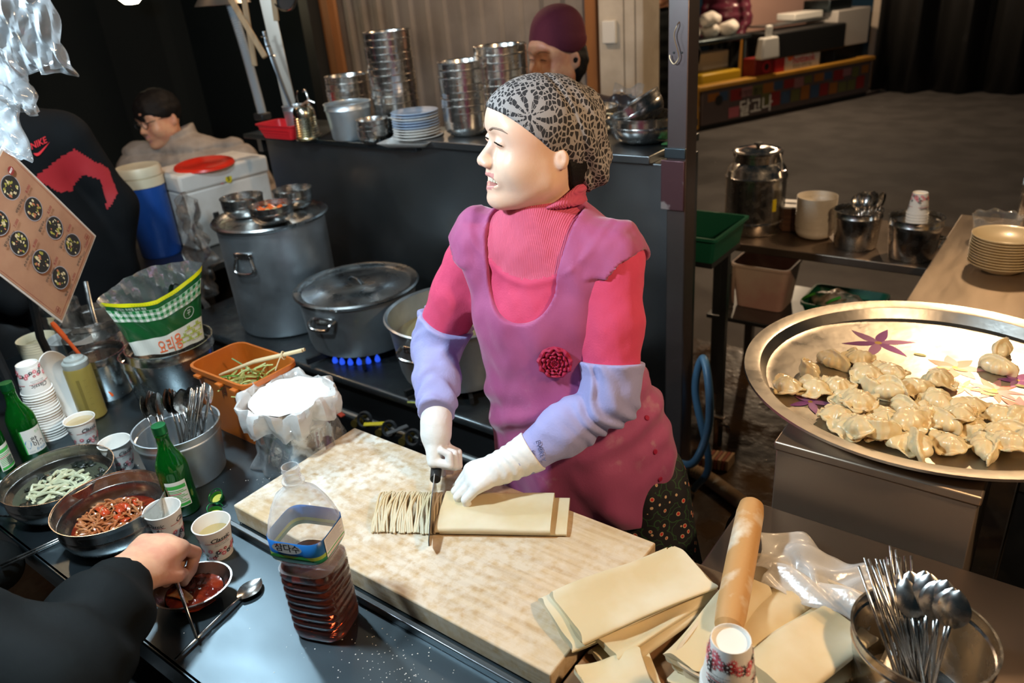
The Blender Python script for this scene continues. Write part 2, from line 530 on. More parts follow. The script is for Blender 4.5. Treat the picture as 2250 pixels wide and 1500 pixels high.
for k in range(6):
    a = -PI / 2 + 0.05 + k * 0.2
    q = MB(); q.lathe([(0.0, 0), (0.012, 0.004), (0.014, 0.014), (0.009, 0.03), (0, 0.042)], 8, T(0.03 + 0.165 * math.cos(a), -0.045 + 0.165 * math.sin(a), 0.600) @ Matrix.Scale(0.75, 4)); q.build('flame', flame, rg)
# valves on the manifold
for k, (vx, hc, ang) in enumerate(((0.30, (0.62, 0.07, 0.03), 2.9), (0.415, (0.75, 0.58, 0.02), 0.6), (0.52, (0.1, 0.1, 0.1), 1.2))):
    q = MB(); q.lathe([(0, -0.03), (0.013, -0.03), (0.013, -0.008), (0.019, -0.006), (0.019, 0.006), (0.013, 0.008), (0.013, 0.035), (0, 0.035)], 12, orient((vx, -0.355, 0.512), (0.2, -1, 0.25)))
    vb = q.build('valve', brass, rg)
    q = MB(); q.lathe([(0.024, 0), (0.03, 0.006), (0.024, 0.012), (0.018, 0.006)], 16, orient((vx + 0.035, -0.36, 0.53), (0.3, -1, 0.6)), close=True)
    for j in range(3): q.tube([(vx + 0.035, -0.364, 0.534), (vx + 0.035 + 0.024 * math.cos(j * 2.1), -0.364 - 0.01 * math.sin(j * 2.1), 0.534 + 0.022 * math.sin(j * 2.1))], 0.003, 6)
    q.build('hand_wheel', black, rg)
    q = MB(); q.box((0.03, 0, 0), (0.075, 0.018, 0.006), T(vx - 0.05, -0.385, 0.535, ang)); q.build('lever', mat('lever_%d' % k, hc, 0.4), rg, bev=0.002)

# steel counter behind the range: panel, cap and shelf
sp = thing('steel_counter', 'tall dark steel counter panel behind the cook with a raised ledge', 'counter', (-1.99, 2.2, 0))
q = MB(); q.box((0, 0, 0.635), (1.96, 0.20, 1.27)); q.build('panel', steel_dk, sp, bev=0.003)
q = MB(); q.box((0.435, 0.06, 1.283), (0.97, 0.36, 0.026)); q.build('cap', steel_dk, sp, bev=0.003)
q = MB(); q.box((-0.565, 0.05, 1.262), (1.06, 0.36, 0.02)); q.build('ledge', steel, sp, bev=0.002)
for bx in (-1.03,):
    q = MB(); q.box((bx, 0.05, 1.22), (0.03, 0.30, 0.06)); q.build('bracket', steel_dk, sp)

# square steel post with hook
ps = thing('steel_post', 'square worn steel post with wire hook at the counter corner', 'post', (-0.975, 2.1, 0))
post_m = mat('worn_post_steel', (0.22, 0.195, 0.185), 0.36, 0.9, col2=(0.15, 0.115, 0.115), nscale=3, stretch=(1, 1, 0.5), rvar=0.1)
q = MB(); q.box((0, 0, 1.4), (0.062, 0.07, 2.8)); q.build('tube', post_m, ps, bev=0.004)
q = MB(); q.box((-0.008, -0.042, 1.22), (0.075, 0.008, 0.15)); q.build('plate', mat('maroon_scuffed_plate', (0.12, 0.06, 0.07), 0.35, 0.6, col2=(0.4, 0.36, 0.36), nscale=14, lo=0.62, hi=0.68), ps, bev=0.003)
q = MB(); q.box((-0.002, -0.04, 1.315), (0.066, 0.008, 0.03)); q.build('band', steel, ps, bev=0.002)
q = MB(); q.tube(spline([(0.003, -0.036, 1.668), (0.002, -0.047, 1.66), (-0.006, -0.048, 1.635), (0.004, -0.048, 1.60), (0.008, -0.047, 1.578), (-0.004, -0.05, 1.562), (-0.017, -0.048, 1.575), (-0.019, -0.046, 1.585)], 6), 0.0016, 6)
q.build('wire_hook', mat('rusty_wire', (0.35, 0.25, 0.15), 0.4, 0.9), ps)
for bx in (-0.012, 0.012):
    q = MB(); q.lathe([(0, 0), (0.003, 0), (0.003, 0.002), (0, 0.003)], 8, orient((bx, -0.035, 1.59), (0, -1, 0))); q.build('rivet', black, ps)

# right-hand counters
rc = slab('rear_counter', -1.25, -0.37, 2.93, 3.45, 0.75, 'steel back counter holding the steel urn and bowl stack', 'counter', m=mat('warm_lit_rear_steel', (0.30, 0.24, 0.19), 0.38, 0.95, nscale=4, rvar=0.06),  # base colour carries the warm lamplight on this counter
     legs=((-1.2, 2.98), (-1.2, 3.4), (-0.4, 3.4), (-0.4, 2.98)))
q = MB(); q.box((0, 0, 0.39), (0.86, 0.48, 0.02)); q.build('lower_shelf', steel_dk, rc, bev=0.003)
steel_w = mat('warm_lit_counter_steel', (0.42, 0.35, 0.28), 0.40, 0.9, nscale=4, stretch=(6, 1, 1), rvar=0.07)  # lit copy of the table steel, warm lamplight put into its colour
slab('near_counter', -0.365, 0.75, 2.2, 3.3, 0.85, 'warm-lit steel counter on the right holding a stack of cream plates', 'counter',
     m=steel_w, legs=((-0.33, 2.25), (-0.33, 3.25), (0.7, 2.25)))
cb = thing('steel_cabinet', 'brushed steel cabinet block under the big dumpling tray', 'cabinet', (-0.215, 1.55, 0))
warmst = mat('warm_lit_cabinet_steel', (0.36, 0.28, 0.21), 0.42, 0.85, nscale=3, rvar=0.08)  # warm reflections on the front put into the base colour
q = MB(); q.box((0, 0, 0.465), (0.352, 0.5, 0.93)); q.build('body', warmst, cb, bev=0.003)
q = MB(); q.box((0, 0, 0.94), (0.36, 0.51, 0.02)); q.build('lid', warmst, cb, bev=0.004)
sc_ = thing('side_cabinet', 'dark steel cabinet right of the dumpling tray block', 'cabinet', (0.5, 1.85, 0))
q = MB(); q.box((0, 0, 0.4), (0.98, 0.55, 0.8)); q.build('body', steel_dk, sc_, bev=0.004)

# ------------------------------------------------------------------ lamps of the stall, the one above the foam box added
shade_m = mat('lamp_shade_enamel', (0.5, 0.5, 0.48), 0.4)
def lamp(k, loc, w, c, r):
    names = ['bare cool white bulb under a tin shade over the serving table', 'warm bulb under a tin shade over the dumpling tray',
             'warm bulb under a tin shade over the back counter', 'warm bulb under a tin shade behind the bowl ledge', 'cool white bulb under a tin shade over the pots at the table end', 'added warm bulb under a tin shade above the foam box']
    t = thing('pendant_lamp', names[k], 'lamp', loc)
    q = MB(); q.lathe([(0.0, 0.05), (0.018, 0.045), (0.02, 0.10), (0.06, 0.12), (0.13, 0.075), (0.128, 0.072), (0.058, 0.112), (0.02, 0.095)], 24); q.build('shade', shade_m, t)
    q = MB(); q.lathe([(0, 0.022), (0.022, 0.03), (0.03, 0.055), (0.018, 0.085), (0, 0.09)], 20); q.build('bulb', mat('bulb_glow_%d' % k, (1, 1, 1), 0.4, emit=c, estr=8), t)
    q = MB(); q.tube([(0, 0, 0.1), (0, 0, 1.2)], 0.004, 6); q.build('cord', black, t)
    l = point('lamp_light', (loc[0], loc[1], loc[2] - 0.045), w, c, r)
for k, a in enumerate(LAMPS): lamp(k, *a)
# ------------------------------------------------------------------ things on the serving table
TZ = 0.82
def face(x, y): return math.atan2(-y, -x)          # direction from a spot towards the customers' side
def cyl(rf, a0, z0=0.0):
    """print mapping round a vertical body: x along the girth, y up"""
    def fn(x, y, L):
        r = rf(y) + L; a = a0 + x / rf(y)
        return (r * math.cos(a), r * math.sin(a), z0 + y)
    return fn

# --- paper cups
cup_m = paper
cup_in = mat('cup_lining', (0.80, 0.79, 0.75), 0.5)
CUP_R = lambda z: 0.0255 + (0.0355 - 0.0255) * z / 0.073
def cup_proto():
    q = MB(); q.lathe([(0, 0.006), (0.0245, 0.006), (0.0246, 0.0), (0.0255, 0.0), (0.0355, 0.073), (0.0372, 0.0735), (0.0378, 0.0752), (0.0368, 0.0766), (0.0352, 0.0758), (0.0345, 0.073), (0.0247, 0.008), (0, 0.008)], 40)
    body = q.mesh('cup_body'); body.materials.append(cup_m); body.shade_smooth(); body.set_sharp_from_angle(angle=0.7)
    p = Print(cyl(CUP_R, 0.0))
    for s in range(3):
        o = (s - 1) * 0.064
        p.rect(o - 0.027, 0.0475, o + 0.027, 0.0487, 1, 12)
        p.text('Classic', o + 0.004, 0.0540, 0.0140, 0, bold=0.014, shear=0.35)
        p.text('Drink taste coffee', o + 0.006, 0.0445, 0.0038, 0); p.text('with you every time', o + 0.006, 0.0405, 0.0038, 0)
        r2 = random.Random(3 + s)
        for k in range(13):
            c = (0, 2, 2, 1, 0)[k % 5]
            fx, fy, fr = o - 0.029 + k * 0.0047, 0.012 + r2.random() * 0.018 - (0.006 if k % 2 else 0), 0.0038 + r2.random() * 0.003
            p.poly(star(fx, fy, fr, 9, 0.35, r2.random()), c); p.poly(disc(fx, fy, fr * 0.28, 8), 3)
    pr = p.mb.mesh('cup_print')
    for m in (ink_k, ink_r, ink_p, ink_w): pr.materials.append(m)
    return body, pr
CUPB, CUPP = cup_proto()
def cup(loc, label, rz=0.0, flip=False, group=None, tilt=(0, 0), printed=True):
    t = thing('paper_cup', label, 'paper cup', loc, 0, group)
    t.rotation_euler = ((PI if flip else 0) + tilt[0], tilt[1], rz)
    put('cup_wall', CUPB, t)
    if printed: put('printed_pattern', CUPP, t)
    return t
def liquid(t, r, z, m, name='drink'):
    q = MB(); q.lathe([(0, z), (r, z), (r - 0.001, z - 0.004), (0, z - 0.004)], 32); q.build(name, m, t)
tea = mat('pale_broth', (0.34, 0.25, 0.10), 0.08, coat=0.6)
tea2 = mat('milky_tea', (0.42, 0.32, 0.17), 0.1, coat=0.6)
c = cup((-1.252, 0.572, TZ), 'floral paper cup of pale broth left of the cutting board corner', face(-1.25, 0.57) + 0.1); liquid(c, 0.0312, 0.05, tea)
c = cup((-1.737, 0.630, TZ), 'empty floral paper cup between green bottle and noodle soup bowl', face(-1.73, 0.62) + 0.42)
c = cup((-1.93, 0.64, TZ), 'floral paper cup full of milky brown tea beside the cup tower', face(-1.93, 0.64) + 0.30); liquid(c, 0.0335, 0.066, tea2)
cup((-1.93, 0.64, TZ + 0.008), 'outer paper cup sleeved round the brown tea cup', face(-1.93, 0.64) + 0.30) if False else None
c = cup((-1.385, 0.545, TZ), 'white paper cup half hidden behind the customer hand', face(-1.38, 0.54) + 1.0)
NST = 19
for k in range(NST):
    cup((-2.061 + 0.002 * math.sin(k), 0.615, TZ + 0.0766 + 0.0076 * (NST - 1 - k)), 'upturned paper cup in the left tower, %s of the stack' % nth(k, NST), -face(-2.06, 0.61) - 0.1 + (0 if k == 0 else k * 0.9), True, 'tower of upturned paper cups', printed=(k == 0))

# --- green bottles
gglass = mat('green_bottle_glass', (0.01, 0.30, 0.03), 0.04, trans=0.85, ior=1.5, spec=0.6)
gcap = mat('green_cap', (0.01, 0.14, 0.04), 0.3, 0.7)
def soju(loc, label, rz, style):
    t = thing('soju_bottle', label, 'bottle', loc, rz)
    q = MB(); q.lathe([(0, 0.004), (0.022, 0.001), (0.029, 0.0), (0.0325, 0.005), (0.0325, 0.112), (0.031, 0.124), (0.024, 0.142), (0.0165, 0.158), (0.0138, 0.172), (0.0132, 0.19), (0.0142, 0.192), (0.0142, 0.197), (0.0128, 0.199), (0.0128, 0.214), (0.0105, 0.215), (0.0105, 0.17), (0.014, 0.157), (0.0215, 0.14), (0.029, 0.12), (0.0305, 0.108), (0.0305, 0.008), (0, 0.008)], 36)
    q.build('glass', gglass, t)
    if style != 2:
        q = MB(); q.lathe([(0.0147, 0.1985), (0.0152, 0.2), (0.0145, 0.203), (0.0152, 0.206), (0.0145, 0.209), (0.0152, 0.212), (0.0145, 0.2168), (0, 0.2172)], 28); q.build('cap', gcap, t)
    p = Print(cyl(lambda z: 0.0326, 0.0))
    if style == 0:
        p.poly([(x, y) for x, y in rrect(0.001, 0.001, 0.0003)], 0) if False else None
        for i in range(6): pass
        p.rect(-0.026, 0.030, 0.026, 0.095, 0, 16)
        p.rect(-0.0262, 0.030, -0.0235, 0.095, 1, 2)
        drop = [(-0.016 + 0.0085 * math.sin(2 * PI * k / 20) * math.sin(PI * k / 20) ** 0.8, 0.052 - 0.012 * math.cos(2 * PI * k / 20)) for k in range(20)]
        p.poly([(x, y + 0.004) for x, y in drop], 2)
        p.text('참', -0.001, 0.064, 0.0175, 3, bold=0.02); p.text('이슬', 0.007, 0.051, 0.0155, 3, bold=0.02)
        p.text('fresh', 0.009, 0.038, 0.0125, 2, shear=0.2); p.text('진로', 0.013, 0.083, 0.008, 1)
        p.rect(-0.02, 0.0365, -0.006, 0.0372, 4, 3); p.rect(-0.02, 0.034, -0.006, 0.0347, 4, 3)
    else:
        p.rect(-0.022, 0.028, 0.022, 0.092, 0, 16); p.rect(-0.02, 0.074, 0.02, 0.083, 1, 14); p.rect(-0.02, 0.030, 0.02, 0.037, 1, 14)
        for k in range(8): p.rect(-0.019, 0.041 + 0.004 * k, 0.019 - 0.006 * (k % 3), 0.0426 + 0.004 * k, 1 if k != 5 else 5, 10)
        if style == 2:
            for k in range(14): p.rect(-0.004 + k * 0.0013, 0.036, -0.0036 + k * 0.0013 + 0.0004 * (k % 3), 0.058, 3, 1)
        else:
            p.poly(disc(-0.011, 0.049, 0.005, 14, 0.0075), 0); p.poly(disc(-0.011, 0.049, 0.0035, 14, 0.0055), 1)
    p.mb.build('paper_label', [mat('bottle_label_paper', (0.70, 0.72, 0.68), 0.5), ink_g, mat('label_blue', (0.02, 0.22, 0.42), 0.5), ink_k, mat('label_grey', (0.35, 0.4, 0.4), 0.5), ink_r], t)
    return t
soju((-1.448, 0.617, TZ), 'green glass bottle with printed back label beside the cutlery pail', face(-1.448, 0.617) - 0.15, 1)
soju((-1.985, 0.535, TZ), 'green glass bottle with a blue drop label beside the cup tower', face(-1.98, 0.535) + 0.35, 0)
soju((-1.972, 0.452, TZ), 'green glass bottle cut by the left edge with a barcode label', face(-1.97, 0.45) + 0.75, 2)
for k, (cx, cy, tl) in enumerate(((-1.406, 0.674, 0.35), (-1.368, 0.640, 0.1))):
    t = thing('bottle_cap', ('twisted green bottle cap lying nearer the pail' if k == 0 else 'twisted green bottle cap lying nearer the broth cup'), 'bottle cap', (cx, cy, TZ + (0.0015 if k else 0.004)))
    t.rotation_euler = (tl, 0.15, k * 1.3)
    q = MB(); q.lathe([(0, 0.0), (0.0135, 0.0), (0.0145, 0.001), (0.0148, 0.012), (0.0140, 0.012), (0.0135, 0.0015), (0, 0.0012)], 24, mi=0); q.build('shell', gcap, t)
    q = MB(); q.lathe([(0, 0.0015), (0.0128, 0.0015), (0.0128, 0.003), (0, 0.003)], 20); q.build('liner', mat('yellow_liner', (0.5, 0.48, 0.08), 0.4), t)
    q = MB(); q.tube([(0.0165 * math.cos(a), 0.0165 * math.sin(a), 0.016 + 0.004 * math.sin(a)) for a in [0.1 * j for j in range(48)]], 0.0012, 6); q.build('torn_ring', gcap, t)

# --- steel bowls with noodles
def bowl_mesh(R, h, foot=0.45, wall=0.0012, line=True, n=48):
    q = MB(); o = []
    for k in range(9):
        t = k / 8; a = t * PI / 2
        o.append((R * (foot + (0.96 - foot) * math.sin(a) ** 0.8), h * 0.62 * (1 - math.cos(a)) ** 1.0))
    o = [(0, 0.003), (R * foot * 0.9, 0.003), (R * foot, 0.0)] + o[1:]
    o += [(R * 0.950, h * 0.66)] + ([(R * 0.960, h * 0.665)] if line else []) + [(R * 0.975, h * 0.965)]
    q.lathe(o + [(R, h * 0.985), (R, h), (R * 0.985, h)] + [(max(r - wall, 0), z + wall) for r, z in reversed(o[2:-1])] + [(0, 0.0045)], n)
    return q
def bowl(loc, label, R, h, m=None, group=None, tilt=(0, 0), name='steel_bowl', cat='bowl', foot=0.45):
    q = bowl_mesh(R, h, foot); o = q.build(name, m or steel_pol2, smooth=40)
    o.location = loc; o.rotation_euler = (tilt[0], tilt[1], 0)
    return tag(o, label, cat, group)
def strands(mb, cx, cy, cz, R, n, r, seed, zamp=0.008, L=0.12, turn=9.0, mi=0):
    rr = random.Random(seed)
    for _ in range(n):
        a = rr.random() * 2 * PI; d = R * math.sqrt(rr.random()); x, y = cx + d * math.cos(a), cy + d * math.sin(a); hd = rr.random() * 2 * PI; tw = rr.uniform(-turn, turn); z = cz + rr.uniform(-0.3, 1) * zamp; pts = []
        ph = rr.random() * 6
        for s in range(14):
            pts.append((x, y, z + zamp * 0.6 * math.sin(ph + s * 0.8)))
            st = L / 14; nx, ny = x + st * math.cos(hd), y + st * math.sin(hd)
            if math.hypot(nx - cx, ny - cy) > R: hd += 1.6; nx, ny = x + st * math.cos(hd) * 0.6, y + st * math.sin(hd) * 0.6
            x, y = nx, ny; hd += tw * st * 8 * 0.1 + 0.12 * math.sin(s + ph)
        mb.tube(pts, r, 6, mi=mi)
B1 = (-1.715, 0.487, TZ)
bowl(B1, 'big steel bowl of clear noodle soup with seaweed by the green bottles', 0.118, 0.08)
q = MB(); q.lathe([(0, 0.043), (0.099, 0.043), (0.097, 0.038), (0, 0.036)], 40)
br = q.build('soup_broth', mat('clear_grey_broth', (0.055, 0.06, 0.04), 0.06, coat=0.8)); br.location = B1; tag(br, 'dark clear broth in the noodle soup bowl', 'broth', kind='stuff')
q = MB(); strands(q, 0.0, -0.005, 0.042, 0.066, 26, 0.0034, 5, 0.007, 0.13); o = q.build('soup_noodles', mat('pale_green_noodle', (0.50, 0.53, 0.36), 0.25, coat=0.4)); o.location = B1; tag(o, 'pale green knife-cut noodles piled in clear soup', 'noodles', kind='stuff')
q = MB(); rr = random.Random(2)
for k in range(44):
    a, d = rr.random() * 6.28, 0.09 * math.sqrt(rr.random()); w = rr.uniform(0.006, 0.016)
    q.sheet(lambda u, v: (d * math.cos(a) + (u - .5) * w * 2, d * math.sin(a) + (v - .5) * w + 0.003 * math.sin(u * 7), 0.0455 + 0.003 * math.sin(u * 5 + v * 4 + k)), 4, 3)
o = q.build('seaweed_flakes', mat('black_seaweed', (0.012, 0.016, 0.012), 0.35), solid=0.0008); o.location = B1; tag(o, 'black seaweed flakes floating in noodle soup', 'seaweed', kind='stuff')
B2 = (-1.497, 0.494, TZ)
bowl(B2, 'big steel bowl of red spicy noodles beside the customer hand', 0.112, 0.085)
redsauce = mat('red_chili_sauce', (0.085, 0.007, 0.003), 0.12, coat=0.8, col2=(0.17, 0.018, 0.005), nscale=40, bump=0.4, bscale=70)
q = MB(); q.lathe([(0, 0.036), (0.085, 0.034), (0.084, 0.03), (0, 0.028)], 40); o = q.build('chili_sauce', redsauce); o.location = B2; tag(o, 'oily red chili sauce pooled under the spicy noodles', 'sauce', kind='stuff')
q = MB(); strands(q, 0.004, -0.008, 0.040, 0.066, 90, 0.0024, 8, 0.012, 0.12, 14)
o = q.build('spicy_noodles', mat('red_brown_noodle', (0.30, 0.085, 0.025), 0.22, coat=0.5, col2=(0.36, 0.15, 0.06), nscale=30)); o.location = B2; tag(o, 'tangled noodles coated in red chili sauce', 'noodles', kind='stuff')
q = MB(); rr = random.Random(4)
for k in range(9):
    a, d = rr.random() * 6.28, 0.055 * rr.random(); w = rr.uniform(0.01, 0.018)
    q.sheet(lambda u, v: (d * math.cos(a) + (u - .5) * w * 2.2, 0.02 + d * math.sin(a) + (v - .5) * w, 0.053 + 0.006 * math.sin(u * 3 + k)), 5, 3)
o = q.build('kimchi_pieces', mat('kimchi_red', (0.38, 0.045, 0.012), 0.2, coat=0.5), solid=0.0015); o.location = B2; tag(o, 'red kimchi leaf pieces on the spicy noodles', 'kimchi', kind='stuff')
# --- oval sauce dish
SD = (-1.176, 0.470, TZ)
q = MB()
def oval(t): return t
pr = [(0, 0.002), (0.034, 0.002), (0.052, 0.016), (0.064, 0.034), (0.0665, 0.0355), (0.0665, 0.037), (0.063, 0.037), (0.050, 0.018), (0.033, 0.0045), (0, 0.0045)]
q.lathe(pr, 44, sx=1.08, sy=0.92); o = q.build('sauce_dish', steel_pol2); o.location = SD; o.rotation_euler = (0, 0, 0.9); tag(o, 'small oval steel dish of dark red pepper sauce', 'dish')
q = MB(); q.sheet(lambda u, v: (v * 0.054 * math.cos(2 * PI * u), v * 0.050 * math.sin(2 * PI * u), 0.0185 + 0.007 * (1 - v * v) + 0.0022 * math.sin(26 * v * math.cos(6.28 * u)) * math.sin(23 * v * math.sin(6.28 * u))), 40, 10, cu=True)
o = q.build('pepper_sauce', redsauce); o.location = SD; tag(o, 'lumpy dark red pepper sauce in the small dish', 'sauce', kind='stuff')
q = MB(); q.sheet(lambda u, v: (-0.026 + 0.05 * u, -0.026 + 0.022 * (v - 0.5) * (1.1 - u * 0.5) + 0.008 * u, 0.027 + 0.004 * math.sin(3 * u) - 0.008 * u * u), 8, 5)
o = q.build('kimchi_slice', mat('pale_kimchi', (0.62, 0.36, 0.14), 0.25, coat=0.4, col2=(0.5, 0.12, 0.02), nscale=60), solid=0.003); o.location = SD; tag(o, 'pale kimchi slice half sunk in the pepper sauce dish', 'kimchi')

# --- cutlery
def spoon_mesh(L=0.205, bw=0.021, bl=0.055, r=0.0034):
    q = MB(); h = [(0, 0, 0.0)]
    n = 9; m = 8
    def bw_(t): return bw * math.sin(PI * min(1, t * 0.93 + 0.06)) ** 0.7
    q.sheet(lambda u, v: (L - bl + bl * v, (u - 0.5) * 2 * bw_(v), -0.0065 * (1 - (2 * u - 1) ** 2) * math.sin(PI * v) ** 0.8), n, 11)
    q.sheet(lambda u, v: (L - bl + bl * v, (u - 0.5) * 2 * bw_(v), -0.0012 - 0.0065 * (1 - (2 * u - 1) ** 2) * math.sin(PI * v) ** 0.8), n, 11)
    q.tube([(0, 0, 0.001), (L * 0.3, 0, 0.002), (L * 0.6, 0, 0.003), (L - bl + 0.004, 0, 0.0)], [r, r * 0.95, r * 0.7, r * 0.7], 8, flat=0.55)
    return q
SPM = spoon_mesh().mesh('spoon'); SPM.materials.append(steel_pol2); SPM.shade_smooth()
CHM_ = MB(); CHM_.tube([(0, 0, 0), (0.12, 0, 0), (0.225, 0, 0)], [0.0031, 0.0027, 0.0019], 8); CHM = CHM_.mesh('chopstick'); CHM.materials.append(steel_pol2); CHM.shade_smooth()
def lay(name, me, a, b, label, cat, group=None, roll=0.0):
    """put a long tool with its tail at a pointing to b"""
    d = Vector(b) - Vector(a); x = d.normalized(); y = Vector((0, 0, 1)).cross(x)
    if y.length < 0.05: y = Vector((0, 1, 0))
    y.normalize(); z = x.cross(y)
    o = put(name, me, mtx=frame(a, x, y, z) @ Matrix.Rotation(roll, 4, 'X'))
    return tag(o, label, cat, group)
lay('spoon', SPM, (-1.072, 0.363, TZ + 0.008), (-1.108, 0.566, TZ + 0.009), 'long steel spoon lying alone on the bare table front', 'spoon')
lay('spoon', SPM, (-1.80, 0.368, TZ + 0.008), (-1.655, 0.44, TZ + 0.010), 'steel spoon resting against the spicy noodle bowl at left', 'spoon')
for k in range(2): lay('chopstick', CHM, (-1.614 + 0.012 * k, 0.30, TZ + 0.006), (-1.583 + 0.008 * k, 0.45, TZ + 0.006), ('left' if k == 0 else 'right') + ' steel chopstick of the pair sticking out under the spicy noodle bowl', 'chopstick')

def can_mesh(R, h, Rb=None, bead=True, n=48, wall=0.0012):
    Rb = Rb or R * 0.86
    o = [(0, 0.0), (Rb * 0.94, 0.0), (Rb, 0.006), (Rb + (R - Rb) * 0.8, h * 0.80)]
    if bead: o += [(Rb + (R - Rb) * 0.82, h * 0.82), (R * 1.012, h * 0.835), (R * 1.012, h * 0.85), (R * 0.995, h * 0.865)]
    o += [(R, h * 0.98)]
    q = MB(); q.lathe(o + [(R * 1.025, h * 0.985), (R * 1.03, h), (R * 0.99, h)] + [(max(r - wall, 0), max(z, 0) + wall) for r, z in reversed(o[1:])] + [(0, wall)], n)
    return q
def can(loc, label, R, h, m=None, Rb=None, name='steel_pail', cat='pail', bead=True, tilt=(0, 0)):
    o = can_mesh(R, h, Rb, bead).build(name, m or steel_pol2, smooth=40); o.location = loc; o.rotation_euler = (tilt[0], tilt[1], 0)
    return tag(o, label, cat)
PL = (-1.568, 0.706, TZ)
can(PL, 'steel pail packed with spoons and chopsticks beside the orange tub', 0.095, 0.132, alu, 0.083)
rr = random.Random(11)
for k in range(17):
    u = k / 16; bx, by = PL[0] - 0.055 + 0.07 * u, PL[1] - 0.03 + 0.075 * u + rr.uniform(-.02, .02)
    a = (bx + 0.035, by - 0.01 + rr.uniform(-.015, .015), TZ + 0.012)
    b = (bx - 0.005 + 0.025 * u, by + 0.015 + rr.uniform(-.012, .012), TZ + 0.22 + rr.uniform(-0.012, 0.012))
    lay('spoon', SPM, a, b, 'steel spoon standing bowl-up in the left cutlery pail', 'spoon', 'spoons in the left pail', roll=rr.uniform(-0.5, 0.4) + 1.2)
for k in range(16):
    bx, by = PL[0] + 0.028 + rr.uniform(-.02, .02), PL[1] + 0.03 + rr.uniform(-.02, .02)
    lay('chopstick', CHM, (bx - 0.03, by - 0.03, TZ + 0.012), (bx + 0.035, by + 0.02, TZ + 0.222 + rr.uniform(-.006, .006)), 'steel chopstick standing in the left cutlery pail', 'chopstick', 'chopsticks in the left pail')

# --- squeeze bottle with orange handle, leaning plate
t = thing('squeeze_bottle', 'squeeze bottle of olive mustard sauce with a grey cap', 'bottle', (-2.066, 0.725, TZ))
q = MB(); q.lathe([(0, 0), (0.031, 0), (0.0345, 0.004), (0.0345, 0.148), (0.031, 0.157), (0.029, 0.16), (0, 0.16)], 32); q.build('body', mat('mustard_filled_plastic', (0.26, 0.20, 0.045), 0.35, col2=(0.20, 0.155, 0.035), nscale=6, coat=0.3), t)
q = MB(); q.lathe([(0.0315, 0.152), (0.0325, 0.154), (0.0325, 0.168), (0.030, 0.171), (0.026, 0.172), (0.024, 0.178), (0.010, 0.180), (0.006, 0.186), (0, 0.186)], 32); q.build('cap', mat('grey_cap_plastic', (0.30, 0.33, 0.31), 0.4), t)
q = MB(); ang = face(-2.066, 0.725)
p = Print(cyl(lambda z: 0.0345, ang))
p.rect(-0.014, 0.02, -0.006, 0.125, 0, 3)
for k in range(6): p.rect(0.002, 0.03 + 0.018 * k, 0.010, 0.0312 + 0.018 * k, 0, 2)
p.mb.build('moulded_scale', mat('moulded_mark', (0.17, 0.13, 0.03), 0.4), t)
t = thing('orange_spatula', 'orange plastic handle leaning out behind the mustard bottle', 'spatula', (-2.12, 0.745, TZ))
q = MB(); A, Bp = Vector((-0.03, 0.025, 0.155)), Vector((-0.075, 0.005, 0.245))
q.tube(spline([tuple(Vector((0.035, 0.05, 0.02))), tuple(A), tuple(A.lerp(Bp, 0.5)), tuple(Bp)], 5), [0.004] * 5 + [0.006] * 5 + [0.0085] * 5 + [0.006], 10, flat=0.5); q.build('handle', mat('orange_plastic_handle', (0.62, 0.09, 0.012), 0.4), t)
t = thing('leaning_plate', 'white oval plate standing on edge beside the mustard bottle', 'plate', (-2.125, 0.685, TZ))
q = MB(); q.lathe([(0, 0.0), (0.05, 0.0), (0.062, 0.004), (0.08, 0.012), (0.082, 0.013), (0.08, 0.0145), (0.06, 0.007), (0.05, 0.003), (0, 0.003)], 44, orient((0, 0, 0.098), (0.80, 0.55, 0.18), (0, 0, 1)), sx=1.18, sy=0.95); q.build('dish', white_pl, t)

# --- pots, pans and bowls at the far left
can((-2.155, 0.815, TZ), 'dark empty steel pot behind the mustard bottle', 0.075, 0.135, steel_pol2, 0.068)
can((-2.01, 0.892, TZ), 'empty steel pot left of the green refill bag', 0.076, 0.135, steel_pol2, 0.064)
GP = (-1.925, 0.935, TZ)
for k in range(1):
    can((-1.93, 0.92, TZ), 'steel pot holding the green refill bag', 0.112, 0.175, steel_pol2, 0.09)
for k in range(12):
    b_ = bowl((-2.315, 0.885, TZ + 0.006 * (11 - k)), 'steel bowl in the left nested stack, %s' % nth(k, 12), 0.084, 0.062 + (0.03 if False else 0), steel_pol, 'nested steel bowls at far left', foot=0.6)
for k in range(2):
    bowl((-2.40, 0.855 - 0.012 * k, TZ + 0.028 * (1 - k) + 0.03 * (1 - k)), 'white melamine bowl beside the steel bowls, ' + ('upper' if k == 0 else 'lower'), 0.066, 0.055, white_pl, 'white bowls at far left')
for k in range(5):
    bowl((-2.515, 0.80, TZ + 0.008 * (4 - k)), 'cream bowl in the small stack by the menu stand, %s' % nth(k, 5), 0.055, 0.075, cream_pl, 'cream bowls by the menu stand', foot=0.6)
can((-2.44, 0.955, TZ), 'wide steel pan with a ladle behind the bowls', 0.11, 0.14, steel_pol2, 0.1, 'steel_pan', 'pan')
t = thing('steel_ladle', 'steel ladle resting in the wide pan', 'ladle', (-2.44, 0.955, TZ + 0.06))
q = MB(); q.tube(spline([(0.04, -0.02, 0.0), (0.0, 0.0, 0.09), (-0.05, 0.03, 0.17)], 6), 0.007, 8, flat=0.35); q.build('handle', steel_pol, t)
q = MB(); q.lathe([(0, -0.03), (0.02, -0.026), (0.033, -0.01), (0.037, 0.0), (0.0355, 0.0), (0.031, -0.009), (0.019, -0.024), (0, -0.028)], 24, T(0.045, -0.022, 0.01)); q.build('cup', steel_pol, t)
